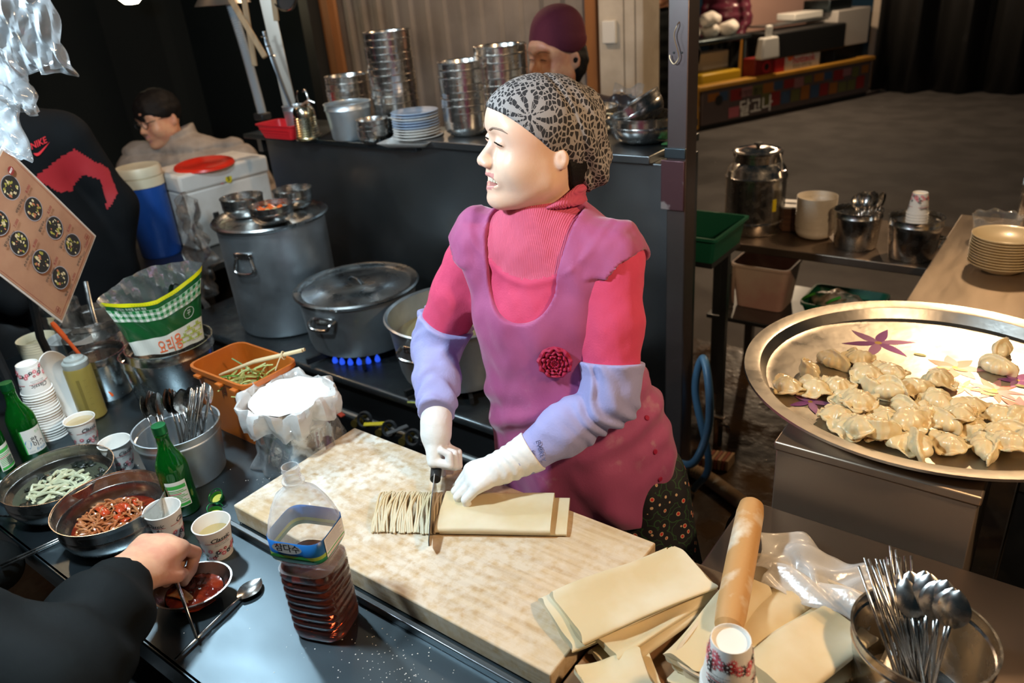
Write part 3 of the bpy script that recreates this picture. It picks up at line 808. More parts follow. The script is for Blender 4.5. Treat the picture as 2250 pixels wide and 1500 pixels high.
can((-2.575, 0.915, TZ), 'steel tin at the far end of the table', 0.06, 0.17, steel_pol, 0.058)

# --- green refill bag in its pot
bag = thing('refill_bag', 'green gingham refill bag with a yellow zip strip in a steel pot', 'bag', (-1.93, 0.92, TZ))
bf = face(-1.93, 0.92); F_ = Vector((math.cos(bf), math.sin(bf), 0)); Rt = Vector((-F_.y, F_.x, 0))
def bag_pt(u, v, side, L=0.0):
    """u -1..1 across, v 0..1 up; side +1 front, -1 back"""
    w = 0.092 + 0.042 * v ** 1.5
    bul = 0.075 * math.sqrt(max(0, 1 - u * u)) * (1 - 0.35 * v) + 0.02 * v * side * 0
    z = 0.158 + 0.165 * v + 0.018 * v * u * u - 0.02 * v * (1 - abs(u)) * (1 if side > 0 else -0.6) + 0.018 * v * u
    wr = (0.0035 if side > 0 else 0.009) * math.sin(9 * u + 7 * v) * math.sin(5 * v + 3 * u) + (0 if side > 0 else 0.005 * math.sin(23 * u + 9 * v))
    p = Rt * (w * u) + F_ * (side * (bul * (0.55 + 0.1 * math.cos(3 * u)) + wr + L) - 0.004) + Vector((0, 0, z))
    return tuple(p)
gbag = mat('bag_dark_green', (0.008, 0.085, 0.022), 0.22, coat=0.5, bump=0.3, bscale=30)
foil = mat('bag_foil', (0.45, 0.47, 0.48), 0.25, 0.85, bump=0.9, bscale=25)
q = MB(); q.sheet(lambda u, v: bag_pt(2 * u - 1, v, 1), 33, 25); q.build('front_panel', gbag, bag)
q = MB(); q.sheet(lambda u, v: bag_pt(1 - 2 * u, v * (1.04 + 0.2 * math.sin(PI * u)), -1), 25, 17); q.build('foil_back', foil, bag)
pf = Print(lambda x, y, L: bag_pt(x, y, 1, L + 0.0006))
def grid(p, x0, y0, x1, y1, mi, nx=8, ny=1):
    for j in range(ny):
        pa = [p.fn(x0 + (x1 - x0) * i / nx, y0 + (y1 - y0) * (j + jj) / ny, 0.0004 + 0.00003 * p.k) for jj in (0, 1) for i in range(nx + 1)]
        p.mb.add(pa, [[i, i + 1, nx + 2 + i, nx + 1 + i] for i in range(nx)], mi)
    p.k += 1
grid(pf, -1.0, 0.93, 1.0, 1.0, 1, 32)
grid(pf, -0.98, 0.64, 0.98, 0.85, 0, 32, 3)
for i in range(30):
    for j in range(4):
        c = 3 if (i % 2 and j % 2) else (4 if (i % 2 or j % 2) else 0)
        if c: grid(pf, -0.97 + i * 0.0645, 0.642 + j * 0.052, -0.97 + (i + 1) * 0.0645, 0.642 + (j + 1) * 0.052, c, 2)
for i in range(32):
    x0, x1 = -0.98 + i * 0.0612, -0.98 + (i + 1) * 0.0612
    tp = lambda x: 0.24 + 0.09 * (x + 1) / 2 + 0.05 * (1 - x * x)
    pf.mb.add([pf.fn(x0, 0.0, 0.0006), pf.fn(x1, 0.0, 0.0006), pf.fn(x1, tp(x1) / 2, 0.0006), pf.fn(x0, tp(x0) / 2, 0.0006), pf.fn(x1, tp(x1), 0.0006), pf.fn(x0, tp(x0), 0.0006)], [[0, 1, 2, 3], [3, 2, 4, 5]], 0)
for i in range(5):
    for j in range(3):
        x0, y0 = 0.34 + i * 0.125, 0.08 + j * 0.085
        if y0 < 0.25 + 0.02 * i:
            grid(pf, x0, y0, x0 + 0.1, y0 + 0.018, 5, 2); grid(pf, x0 + (0.08 if (i + j) % 2 else 0), y0, x0 + (0.105 if (i + j) % 2 else 0.025), y0 + 0.07, 5, 1)
pf.k += 40; pf.text('요리용', 0.03, 0.125, 0.29, 6, rot=0.05, bold=0.01, sx=0.85)
pf.text('꾸', 0.64, 0.50, 0.11, 0); 
ring = [(0.64 + 0.13 * math.cos(a), 0.50 + 0.085 * math.sin(a)) for a in [2 * PI * k / 24 for k in range(24)]]
pf.mb.tube([pf.fn(x, y, 0.001) for x, y in ring], 0.0006, 5, closed=True, mi=0)
pf.text('x', -0.93, 0.965, 0.06, 7); pf.text('- - - - - - - - - - - - - - - - - - - -', 0.0, 0.962, 0.05, 7, sx=1.6)
pf.text('맛있는 우리집 요리 재료', -0.5, 0.89, 0.055, 0)
pf.mb.build('printed_front', [mat('bag_white', (0.68, 0.72, 0.66), 0.3, coat=0.4), mat('bag_zip_yellow', (0.66, 0.66, 0.01), 0.3, coat=0.3), ink_w, mat('gingham_dark', (0.01, 0.16, 0.04), 0.3, coat=0.4), mat('gingham_mid', (0.25, 0.42, 0.28), 0.3, coat=0.4), mat('bag_lime', (0.42, 0.55, 0.05), 0.3), ink_o, ink_k], bag)
t = thing('steel_tongs', 'steel spring tongs standing in the green refill bag', 'tongs', (-1.93, 0.92, TZ))
q = MB(); pts = spline([(0.0, 0, 0.12), (0.004, 0, 0.25), (0.006, 0, 0.29), (0.018, 0, 0.325), (0.034, 0, 0.318), (0.036, 0, 0.29), (0.03, 0, 0.25), (0.03, 0, 0.12)], 5)
q.tube([tuple(Rt * (p[0] + 0.030) + F_ * (0.006 * (i / 40)) + Vector((0, 0, p[2]))) for i, p in enumerate(pts)], 0.009, 8, flat=0.12); q.build('spring_arm', steel_pol2, t)

# --- orange tub with julienned zucchini
TB = (-1.60, 0.925, TZ); tub = thing('orange_tub', 'orange plastic tub of julienned zucchini at the table back', 'tub', TB, 0.0)
orange = mat('orange_tub_plastic', (0.50, 0.125, 0.012), 0.38, coat=0.2, col2=(0.42, 0.10, 0.01), nscale=5)
def rsec(w, d, r, z, off=(0, 0)): return [(x + off[0], y + off[1], z) for x, y in rrect(w, d, r, 4)]
def loft(mb, secs, cap0=True, cap1=False, mi=0):
    n = len(secs[0]); v = [p for s in secs for p in s]; f = []
    for j in range(len(secs) - 1):
        for k in range(n): f.append([j * n + k, j * n + (k + 1) % n, (j + 1) * n + (k + 1) % n, (j + 1) * n + k])
    if cap0: f.append(list(range(n))[::-1])
    if cap1: f.append([(len(secs) - 1) * n + k for k in range(n)])
    return mb.add(v, f, mi)
q = MB(); loft(q, [rsec(0.19, 0.125, 0.03, 0.0), rsec(0.235, 0.150, 0.035, 0.17), rsec(0.25, 0.162, 0.036, 0.172), rsec(0.25, 0.162, 0.036, 0.184), rsec(0.238, 0.150, 0.034, 0.184), rsec(0.231, 0.146, 0.033, 0.17), rsec(0.186, 0.121, 0.028, 0.004)], True, True); q.build('wall', orange, tub)
for lx in (-0.07, 0.02, 0.08):
    q = MB(); q.box((lx, -0.083, 0.168), (0.022, 0.016, 0.008)); q.build('catch', orange, tub, bev=0.002)
q = MB(); rr = random.Random(21)
for k in range(70):
    a = rr.random() * 6.28; x, y = 0.015 + rr.uniform(-.06, .06), 0.0 + rr.uniform(-.045, .045); z = 0.115 + 0.035 * (1 - (x / 0.07) ** 2) * rr.random(); L = rr.uniform(0.03, 0.06); el = rr.uniform(-0.2, 0.7)
    dx, dy, dz = L * math.cos(a) * math.cos(el), L * math.sin(a) * math.cos(el), L * math.sin(el)
    q.tube([(x, y, z), (x + dx * .5, y + dy * .5, z + dz * .5 + 0.003), (x + dx, y + dy, z + dz)], 0.0022, 4, mi=k % 4 // 3 + (1 if k % 7 == 0 else 0) * 0)
q.lathe([(0, 0.12), (0.05, 0.112), (0.085, 0.1)], 20, sy=0.7, mi=0)
o = q.build('zucchini_shreds', [mat('zucchini_flesh', (0.55, 0.60, 0.22), 0.4), mat('zucchini_skin', (0.10, 0.28, 0.03), 0.4)]); o.location = TB; tag(o, 'heap of pale green julienned zucchini in the orange tub', 'zucchini', kind='stuff')
bam = mat('bamboo', (0.58, 0.46, 0.26), 0.5)
for k in range(2):
    t = thing('wooden_chopstick', ('upper' if k else 'lower') + ' bamboo chopstick of the bound pair across the orange tub', 'chopstick', TB)
    q = MB(); q.tube([(-0.03, -0.05 + 0.007 * k, 0.165), (0.05, 0.0 + 0.008 * k, 0.196 + 0.002 * k), (0.165, 0.066 + 0.007 * k, 0.226)], [0.003, 0.004, 0.0045], 8); q.build('stick', bam, t)
    if k:
        q = MB(); q.lathe([(0.0095, -0.002), (0.011, 0), (0.0095, 0.002), (0.008, 0)], 14, orient((0.118, 0.042, 0.213), (0.9, 0.5, 0.2)), close=True); q.tube(spline([(0.118, 0.034, 0.213), (0.12, 0.02, 0.20), (0.117, 0.012, 0.185)], 4), 0.0015, 6); q.build('rubber_band', bam, t)

# --- flour bag in a steel pot
FL = (-1.385, 0.895, TZ)
can(FL, 'steel pot wrapped in clear film holding the flour bag', 0.082, 0.13, steel_pol2, 0.075)
t = thing('flour_bag', 'open milky plastic bag heaped with white flour', 'bag', FL)
def bagw(u, v):
    a = 2 * PI * u
    if v < 0.55: r, z = 0.084 + 0.012 * (v / 0.55), 0.10 + 0.07 * (v / 0.55)
    else:
        s = (v - 0.55) / 0.45
        r, z = 0.096 + 0.014 * math.sin(s * PI * 0.75) , 0.17 + 0.010 * math.sin(s * PI) - 0.055 * s * s
    r += (0.008 * math.sin(3 * a + 1) + 0.006 * math.sin(7 * a + 6 * v) + 0.005 * math.sin(13 * a - 5 * v) + 0.003 * math.sin(23 * a + 9 * v)) * (0.3 + v)
    z += (0.012 * math.sin(2 * a + 0.6) + 0.010 * math.sin(5 * a + 2) + 0.006 * math.sin(11 * a + 3 * v)) * v
    return (r * math.cos(a), r * math.sin(a), z)
q = MB(); q.sheet(bagw, 72, 14, cu=True); q.build('film_collar', film_w, t, solid=0.0006)
def bagf(u, v):
    a = 2 * PI * u; r = 0.087 + 0.012 * (1 - v) + (0.006 * math.sin(5 * a + 6 * v) + 0.005 * math.sin(11 * a - 4 * v)) * (1.3 - v) + 0.012 * (1 - v) ** 3
    return (r * math.cos(a), r * math.sin(a), 0.002 + 0.12 * v + 0.004 * math.sin(6 * a) * (1 - v))
q = MB(); q.sheet(bagf, 72, 14, cu=True); q.build('film_skirt', film, t, solid=0.0005)
q = MB(); q.sheet(lambda u, v: (v * 0.093 * math.cos(2 * PI * u), v * 0.093 * math.sin(2 * PI * u), 0.163 + 0.026 * (1 - v * v) + 0.004 * math.sin(9 * v * math.cos(6.28 * u) + 1) * math.sin(8 * v * math.sin(6.28 * u))), 48, 14, cu=True)
o = q.build('flour', mat('white_flour', (0.88, 0.87, 0.84), 0.9, bump=0.5, bscale=90)); o.location = FL; tag(o, 'mound of white flour filling the plastic bag', 'flour', kind='stuff')

# --- water bottle with brown liquid
WB = (-0.915, 0.563, TZ); t = thing('plastic_bottle', 'big clear water bottle half full of brown liquid', 'bottle', WB, math.radians(20))
pet = film_mat('clear_pet', (0.8, 0.82, 0.83), 0.10, 0.05, bump=0.0, diff=1, edge=0.55)
brownl = mat('brown_soy_liquid', (0.13, 0.014, 0.004), 0.03, trans=0.75, ior=1.33)
def sq(r, z, e=0.5, n=40):
    out = []
    for k in range(n):
        a = 2 * PI * k / n; c, s = math.cos(a), math.sin(a)
        d = (abs(c) ** (2 / e) + abs(s) ** (2 / e)) ** (-e / 2) if e < 1 else 1.0
        out.append((r * c * d, r * 0.92 * s * d, z))
    return out
S_ = [(0.030, 0.004, 0.6), (0.043, 0.0, 0.55), (0.049, 0.008, 0.5)]
for k in range(7):
    z = 0.02 + 0.0165 * k; S_ += [(0.0495, z, 0.45), (0.0495, z + 0.007, 0.45), (0.0468, z + 0.0095, 0.45), (0.0468, z + 0.0125, 0.45)]
S_ += [(0.0495, 0.137, 0.45), (0.0495, 0.148, 0.5), (0.044, 0.158, 0.6), (0.043, 0.163, 0.6), (0.0485, 0.173, 0.5), (0.0505, 0.178, 0.42), (0.0505, 0.222, 0.42), (0.0495, 0.23, 0.5), (0.049, 0.245, 0.7), (0.045, 0.262, 0.9), (0.036, 0.28, 1), (0.022, 0.292, 1), (0.0165, 0.297, 1), (0.0158, 0.302, 1), (0.0185, 0.305, 1), (0.0185, 0.308, 1), (0.0145, 0.309, 1), (0.0142, 0.314, 1), (0.0152, 0.316, 1), (0.0142, 0.318, 1), (0.0142, 0.324, 1), (0.0152, 0.326, 1), (0.0142, 0.328, 1), (0.0142, 0.334, 1)]
pet2 = film_mat('clear_pet_ribbed', (0.9, 0.9, 0.9), 0.03, 0.04, bump=0.0, edge=0.10)
low_ = [s for s in S_ if s[1] <= 0.148]; up_ = [s for s in S_ if s[1] >= 0.148]
q = MB(); loft(q, [sq(*s) for s in low_]); q.build('ribbed_wall', pet2, t, smooth=50)
q = MB(); loft(q, [sq(*s) for s in up_] + [sq(0.0128, 0.334, 1), sq(0.0128, 0.302, 1)], False); q.build('shoulder_wall', pet, t, smooth=50)
q = MB(); loft(q, [sq(r - 0.0012, max(z, 0.005), e) for r, z, e in S_ if z <= 0.146] + [sq(0.048, 0.148, 0.5)], True, True); q.build('brown_liquid', brownl, t, smooth=50)
q = MB(); lab = [sq(0.0512, z, 0.42, 64) for z in (0.180, 0.1875, 0.194, 0.220)]
loft(q, lab, False); me_ = q
q.mi = [3] * 64 + [2] * 64 + [1] * 64
for j, zz in enumerate(range(3)):
    for k in range(64):
        if 41 <= k <= 47 or 57 <= k <= 64: pass
q.build('wrap_label', [ink_w, mat('bottle_blue', (0.012, 0.12, 0.38), 0.35), mat('bottle_meadow', (0.35, 0.48, 0.06), 0.4), mat('bottle_green', (0.02, 0.26, 0.10), 0.4)], t, solid=0.0002)
def lab_fn(ax):
    def fn(x, y, L):
        return {0: (0.0516 + L, x, y), 1: (x, -0.0477 - L, y), 2: (-0.0516 - L, -x, y)}[ax]
    return fn
for ax in (0, 1):
    p = Print(lab_fn(ax))
    if ax == 1:
        p.poly([(0.027 * math.cos(a) - 0.006, 0.2085 + 0.0105 * math.sin(a)) for a in [2 * PI * k / 28 for k in range(28)]], 0)
        p.text('삼다수', -0.005, 0.2085, 0.0165, 1, bold=0.02); p.text('제주', -0.023, 0.214, 0.006, 2)
        hill = [(-0.04, 0.190)] + [(-0.04 + 0.08 * k / 12, 0.192 + 0.004 * math.sin(k * 0.9)) for k in range(13)] + [(0.04, 0.190)]
        p.poly(hill, 3)
    else:
        p.rect(-0.028, 0.183, 0.030, 0.2185, 0, 4)
        for k in range(10): p.rect(-0.025, 0.194 + 0.0023 * k, 0.026 - 0.004 * (k % 3), 0.1948 + 0.0023 * k, 4, 2)
        p.rect(-0.027, 0.1885, 0.029, 0.1905, 3, 2); p.rect(-0.02, 0.185, 0.02, 0.1857, 2, 2)
    p.mb.build('label_print', [ink_w, ink_k, ink_o, ink_g, mat('label_lavender', (0.35, 0.34, 0.42), 0.5)], t)

# --- crumpled tissue at the left edge
V_ = lambda P: ell_(P, (0, 0, 0.018), (0.03, 0.024, 0.017)) + 0.007 * wob(P, 170, 1.0) + 0.004 * wob(P, 330, 2.0)
o = surf_obj('crumpled_tissue', V_, (-0.05, -0.045, -0.01), (0.05, 0.045, 0.05), 0.0035, mat('tissue_paper', (0.62, 0.68, 0.72), 0.9)); o.location = (-1.875, 0.425, TZ + 0.001); tag(o, 'crumpled white tissue at the left table edge', 'tissue')
# --- scattered flour grains
q = MB(); rr = random.Random(31)
for k in range(420):
    if k < 120: x, y = rr.gauss(-1.30, 0.05), rr.gauss(0.78, 0.035)
    elif k < 320: x, y = rr.gauss(-0.72, 0.09), rr.gauss(0.55, 0.035)
    else: x, y = rr.uniform(-2.0, -0.7), rr.uniform(0.4, 0.95)
    if not (-2.6 < x < -0.45 and 0.37 < y < 0.97): continue
    s = rr.uniform(0.0005, 0.0014); q.lathe([(0, 0), (s, s * 0.3), (0, s * 0.9)], 5, T(x, y, TZ))
tag(q.build('flour_specks', mat('flour_grain', (0.75, 0.74, 0.7), 0.9)), 'white flour specks spilled over the steel table', 'flour', kind='stuff')
# ------------------------------------------------------------------ pots on the range
RZ = 0.602
def pot_handle(t, ang, R, z, w=0.085, drop=0.055, folded=False):
    """riveted bail handle on the pot side"""
    m = T(0, 0, 0, ang)
    q = MB(); q.box((R + 0.003, 0, z), (0.006, w * 0.85, 0.026), m); pl = q.build('handle_plate', steel_pol2, t, bev=0.003)
    q = MB()
    for s in (-1, 1):
        for zz in (-0.006, 0.007): q.lathe([(0, 0.003), (0.004, 0.002), (0.0045, 0)], 8, m @ orient((R + 0.006, s * w * 0.3, z + zz), (1, 0, 0), (0, 0, 1)))
    q.build('rivet_row', steel_pol, pl)
    q = MB(); o = 0.02 if not folded else 0.008; zz = -drop if not folded else -drop
    if drop > 0.045: pts = [(R + 0.006, -w * .35, z - 0.01), (R + 0.016, -w * .4, z - drop), (R + 0.016, w * .4, z - drop), (R + 0.006, w * .35, z - 0.01)]
    else: pts = [(R + 0.002, -w * .5, z + 0.005), (R + 0.03, -w * .45, z - 0.004), (R + 0.034, -w * .3, z - 0.02), (R + 0.034, w * .3, z - 0.02), (R + 0.03, w * .45, z - 0.004), (R + 0.002, w * .5, z + 0.005)]
    q.tube(spline(pts, 5), 0.006, 8, m); q.build('handle', steel_pol2, t)
def pot(loc, label, R, h, lid=None, ang=-1.4, taper=0.97, hdrop=0.03):
    t = thing('cooking_pot', label, 'pot', loc)
    q = MB(); Rb = R * taper
    o = [(0, 0), (Rb - 0.03, 0), (Rb - 0.008, 0.006), (Rb, 0.03), (R, h - 0.004)]
    q.lathe(o + [(R + 0.008, h - 0.004), (R + 0.011, h + 0.002), (R + 0.006, h + 0.006), (R - 0.003, h), (Rb - 0.004, 0.03), (Rb - 0.03, 0.006), (0, 0.005)], 64); q.build('body', alu, t)
    for a in (ang, ang + PI): pot_handle(t, a, R * 0.995, h * (0.80 if h > 0.3 else 0.78), 0.095, hdrop)
    if lid:
        q = MB(); q.lathe([(R + 0.014, h + 0.003), (R + 0.017, h + 0.009), (R + 0.012, h + 0.015), (R - 0.004, h + 0.012), (R - 0.014, h + 0.004), (R - 0.03, h + 0.007), (R * 0.62, h + 0.017), (R * 0.6, h + 0.020), (0, h + 0.022), (0, h + 0.018), (R - 0.02, h + 0.001), (R + 0.012, h)], 64)
        ld = q.build('lid', mat('lid_steel', (0.50, 0.52, 0.53), 0.3, 1.0, col2=(0.40, 0.41, 0.40), nscale=14, rvar=0.12), t)
        if lid == 2:
            q = MB(); q.tube(spline([(-0.045, 0.008, h + 0.022), (-0.02, 0.004, h + 0.036), (0.02, -0.004, h + 0.036), (0.045, -0.008, h + 0.022)], 5), 0.006, 8, flat=0.5); q.build('lid_handle', steel_dk, ld)
    return t
pot((-2.545, 1.745, RZ), 'tall aluminium stockpot with three steel bowls on its flat lid', 0.208, 0.435, 1, -1.25, 0.98, 0.06)
pot((-2.075, 1.72, RZ + 0.032), 'lidded aluminium pot over the blue gas flames', 0.213, 0.200, 2, -1.35, 0.94)
p3 = pot((-1.58, 1.70, RZ + 0.032), 'open aluminium pot of cloudy broth beside the cook', 0.226, 0.21, None, -1.5, 0.9)
q = MB(); q.lathe([(0, 0.165), (0.215, 0.165), (0.21, 0.16), (0, 0.158)], 48); o = q.build('pot_broth', mat('cloudy_yellow_broth', (0.36, 0.30, 0.14), 0.12, coat=0.4)); o.location = (-1.58, 1.70, RZ); tag(o, 'cloudy yellow broth in the open pot', 'broth', kind='stuff')
LZ = RZ + 0.4575
bowl((-2.60, 1.675, LZ - 0.002), 'empty steel bowl at the left on the stockpot lid', 0.082, 0.078, steel_pol2)
bowl((-2.42, 1.672, LZ - 0.004), 'steel bowl of kimchi at the front on the stockpot lid', 0.082, 0.068, steel_pol2)
bowl((-2.50, 1.84, LZ - 0.002), 'steel bowl with scraps at the back on the stockpot lid', 0.078, 0.075, steel_pol2)
q = MB(); rr = random.Random(9)
for k in range(10):
    x, y = rr.uniform(-.04, .04), rr.uniform(-.035, .035)
    q.sheet(lambda u, v: (x + (u - .5) * .035, y + (v - .5) * .02, 0.046 + 0.012 * math.sin(3 * u + k) * math.sin(2 * v + k)), 6, 4, mi=1 if x > 0.012 else 0)
o = q.build('kimchi_heap', [mat('orange_kimchi', (0.62, 0.10, 0.01), 0.3), mat('tan_sprouts', (0.5, 0.33, 0.15), 0.5)], solid=0.003); o.location = (-2.42, 1.672, LZ - 0.004); tag(o, 'orange kimchi and sprouts in the bowl on the stockpot', 'kimchi', kind='stuff')
q = MB(); q.tube(spline([(-1.62, 1.465, RZ + 0.003), (-1.59, 1.475, RZ + 0.003), (-1.565, 1.462, RZ + 0.003), (-1.54, 1.47, RZ + 0.003)], 5), 0.003, 6); tag(q.build('zucchini_strip', mat('fallen_zucchini', (0.5, 0.52, 0.12), 0.5)), 'single zucchini strip fallen on the range front', 'zucchini')

# ------------------------------------------------------------------ ledge behind the range
EZ = 1.273
def tower_mesh(R, h):
    o = [(0, 0.003), (R * 0.55, 0.002), (R * 0.60, 0.0), (R * 0.82, 0.010), (R * 0.94, 0.022), (R * 0.975, 0.036), (R * 0.984, h * 0.94), (R * 0.99, h * 0.96)]
    q = MB(); q.lathe(o + [(R, h * 0.97), (R, h), (R * 0.988, h)] + [(max(r - 0.0015, 0), z + 0.0015) for r, z in reversed(o[2:])] + [(0, 0.0045)], 48)
    return q
def stack(x, y, z, R, h, n, step, what, group, m=None, foot=0.5, name='steel_bowl', cat='bowl', tall=None):
    q = tower_mesh(R, h); me = q.mesh(name); me.materials.append(m or steel_pol); me.shade_smooth(); me.set_sharp_from_angle(angle=0.7)
    for k in range(n):
        o = put(name, me, loc=(x + 0.0012 * math.sin(k * 2.1), y + 0.0012 * math.cos(k * 1.7), z + step * (n - 1 - k)), rz=k * 0.7)
        tag(o, 'steel bowl in %s, %s of the stack' % (what, nth(k, n)), cat, group)
stack(-2.30, 2.275, EZ, 0.094, 0.075, 13, 0.0262, 'the tallest ledge tower', 'tallest bowl tower on the ledge', foot=0.62)
stack(-2.60, 2.30, EZ, 0.094, 0.09, 6, 0.0262, 'the short stack left of the tall tower', 'short bowl stack on the ledge', foot=0.62)
stack(-1.885, 2.215, EZ + 0.023, 0.088, 0.09, 8, 0.0245, 'the front stack beside the hat', 'front bowl stack beside the hat', foot=0.55)
stack(-1.80, 2.335, EZ + 0.023, 0.098, 0.09, 9, 0.0262, 'the rear stack half behind the hat', 'rear bowl stack behind the hat', foot=0.55)
stack(-2.255, 2.085, EZ, 0.062, 0.055, 3, 0.018, 'the small dark stack before the tower', 'small dark bowls on the ledge', m=steel_pol2)
can((-2.435, 2.135, EZ), 'steel stock pail with a double bead on the ledge', 0.093, 0.14, alu, 0.078)
can((-2.80, 2.16, EZ), 'steel tool jar with a beaded rim on the ledge', 0.052, 0.115, alu, 0.046)
# ribbed tin turned over, with pieces on top
t = thing('ribbed_tin', 'upturned ribbed tin can on the ledge by the red basket', 'tin', (-2.625, 2.065, EZ))
pr = [(0, 0), (0.050, 0), (0.052, 0.004)]
for k in range(9): pr += [(0.0515 - 0.0006 * k, 0.010 + 0.0095 * k), (0.0485 - 0.0006 * k, 0.0148 + 0.0095 * k)]
pr += [(0.045, 0.10), (0.043, 0.118), (0.036, 0.130), (0.02, 0.134), (0, 0.134)]
q = MB(); q.lathe(pr, 36); q.build('shell', mat('tin_gold_tint', (0.55, 0.52, 0.42), 0.25, 1.0, nscale=12, rvar=0.1, col2=(0.45, 0.38, 0.22)), t)
t = thing('steel_hook_tool', 'curled steel ladle handle standing behind the ribbed tin', 'ladle', (-2.66, 2.13, EZ))
q = MB(); q.tube(spline([(0.01, 0, 0.0), (0.0, 0, 0.12), (-0.004, 0, 0.165), (-0.016, 0, 0.185), (-0.026, 0, 0.175)], 6), 0.005, 8, flat=0.6); q.build('handle', steel_pol, t)
q = MB(); q.lathe([(0, 0), (0.03, 0.003), (0.03, 0.005), (0, 0.004)], 18); q.build('foot', steel_pol, t)
t = thing('steel_scoop', 'small bent steel scoop lying over the ribbed tin', 'scoop', (-2.615, 2.075, EZ + 0.135))
q = MB(); q.sheet(lambda u, v: (-0.025 + 0.05 * u, 0.012 * (v - .5) * (2 - u), 0.003 + 0.022 * u - 0.01 * (2 * v - 1) ** 2), 7, 5); q.build('blade', mat('pinkish_tin', (0.5, 0.36, 0.3), 0.35, 0.8), t, solid=0.0015)
q = MB(); q.tube([(0.02, 0, 0.02), (0.045, 0.01, 0.008)], 0.004, 8); q.build('handle', steel_pol, t)
# red basket
t = thing('red_basket', 'small red plastic basket at the left end of the ledge', 'basket', (-2.78, 2.075, EZ))
redp = mat('red_plastic', (0.50, 0.012, 0.018), 0.4)
q = MB(); loft(q, [rsec(0.19, 0.10, 0.02, 0.0), rsec(0.235, 0.125, 0.025, 0.052), rsec(0.25, 0.135, 0.026, 0.055), rsec(0.25, 0.135, 0.026, 0.060), rsec(0.23, 0.12, 0.024, 0.058), rsec(0.186, 0.096, 0.019, 0.004)], True, True); q.build('wall', redp, t)
for k in range(3):
    q = MB(); q.box((0, -0.052 - 0.004 * k, 0.014 + 0.012 * k), (0.17 + 0.01 * k, 0.006, 0.003)); q.build('rib', redp, t)
# plates: blue and white stack over a square tray
wplate = mat('white_melamine', (0.68, 0.68, 0.66), 0.3, coat=0.3); bplate = mat('pale_blue_melamine', (0.36, 0.46, 0.60), 0.3, coat=0.3)
q = MB(); q.lathe([(0, 0), (0.055, 0), (0.06, 0.003), (0.088, 0.012), (0.0905, 0.0135), (0.088, 0.015), (0.06, 0.006), (0, 0.005)], 48); PM = q.mesh('plate'); PM.shade_smooth()
t = thing('square_tray', 'white square melamine tray under the blue plates', 'tray', (-2.075, 2.12, EZ), 0.25)
q = MB(); loft(q, [rsec(0.16, 0.16, 0.012, 0.001), rsec(0.21, 0.21, 0.015, 0.018), rsec(0.214, 0.214, 0.015, 0.020), rsec(0.205, 0.205, 0.014, 0.020), rsec(0.157, 0.157, 0.011, 0.005)], True, True); q.build('dish', wplate, t)
PMs = {}
for nm_, m_ in (('w', wplate), ('b', bplate)):
    PMs[nm_] = PM.copy(); PMs[nm_].materials.append(m_)
seq = 'bbwbbbwwww'
for k, s in enumerate(seq):
    o = put('melamine_plate', PMs[s], loc=(-2.07 + 0.001 * math.sin(k * 3), 2.135, EZ + 0.016 + 0.0098 * (len(seq) - 1 - k)))
    if k == len(seq) - 1: o.scale = (1.1, 1.1, 1)
    tag(o, '%s plate in the blue and white ledge stack, %s' % ('pale blue' if s == 'b' else 'white', nth(k, len(seq))), 'plate', 'blue and white plates on the ledge')
# bowls at the post end
bowl((-1.19, 2.275, EZ + 0.023), 'large steel bowl standing on the ledge next to the post', 0.112, 0.085, steel_pol2)
bowl((-1.195, 2.28, EZ + 0.072), 'tilted steel bowl resting inside the large bowl by the post', 0.098, 0.08, steel_pol2, tilt=(0.15, -0.5))
bowl((-1.44, 2.35, EZ + 0.023), 'steel bowl with a wooden stick half hidden behind the hat', 0.10, 0.09, steel_pol2)
q = MB(); q.tube([(-1.47, 2.29, EZ + 0.105), (-1.27, 2.21, EZ + 0.118)], 0.005, 8, flat=0.6); tag(q.build('wooden_stick', bam), 'flat wooden stick lying across the rims of the ledge bowls', 'stick')
V_ = lambda P: ell_(P, (0, 0, 0.05), (0.075, 0.05, 0.055)) + 0.012 * wob(P, 60, 1.0) + 0.007 * wob(P, 130, 2.0)
o = surf_obj('black_plastic_bag', V_, (-0.12, -0.09, -0.03), (0.12, 0.09, 0.14), 0.006, mat('dark_bag_film', (0.035, 0.03, 0.032), 0.3, coat=0.5)); o.location = (-1.46, 2.62, 1.285); tag(o, 'dark crumpled plastic bag behind the ledge bowls', 'bag')
q = MB(); q.sheet(lambda u, v: (-0.05 + 0.13 * u, 0.012 * math.sin(5 * u) + 0.02 * v, 0.10 + 0.03 * v + 0.012 * math.sin(7 * u + 2 * v)), 14, 5); o = q.build('clear_bag_top', film, solid=0.001); o.location = (-1.44, 2.6, 1.285); tag(o, 'clear torn film edge sticking out of the dark bag', 'film')
t = thing('bag_table', 'narrow shelf behind the ledge carrying the dark bag', 'shelf', (-1.37, 2.62, 0))
q = MB(); q.box((0, 0, 1.27), (0.32, 0.24, 0.025)); q.build('top', steel_dk, t)
for s in (-.14, .14):
    q = MB(); q.box((s, 0, 0.63), (0.03, 0.2, 1.26)); q.build('leg', steel_dk, t)
q = MB(); q.lathe([(0, 0), (0.02, 0.002), (0.016, 0.006), (0, 0.008)], 10, T(0, 0, 0), sx=1.6); q.sheet(lambda u, v: (-0.04 + 0.08 * u, -0.03 + 0.06 * v, 0.004 + 0.004 * math.sin(9 * u) * math.sin(8 * v)), 10, 8)
o = q.build('green_scouring_pad', mat('green_pad', (0.03, 0.12, 0.03), 0.9, bump=0.8, bscale=80), solid=0.004); o.location = (-1.06, 2.25, EZ + 0.024); tag(o, 'green scouring pad on the ledge under the large bowl', 'scouring pad')

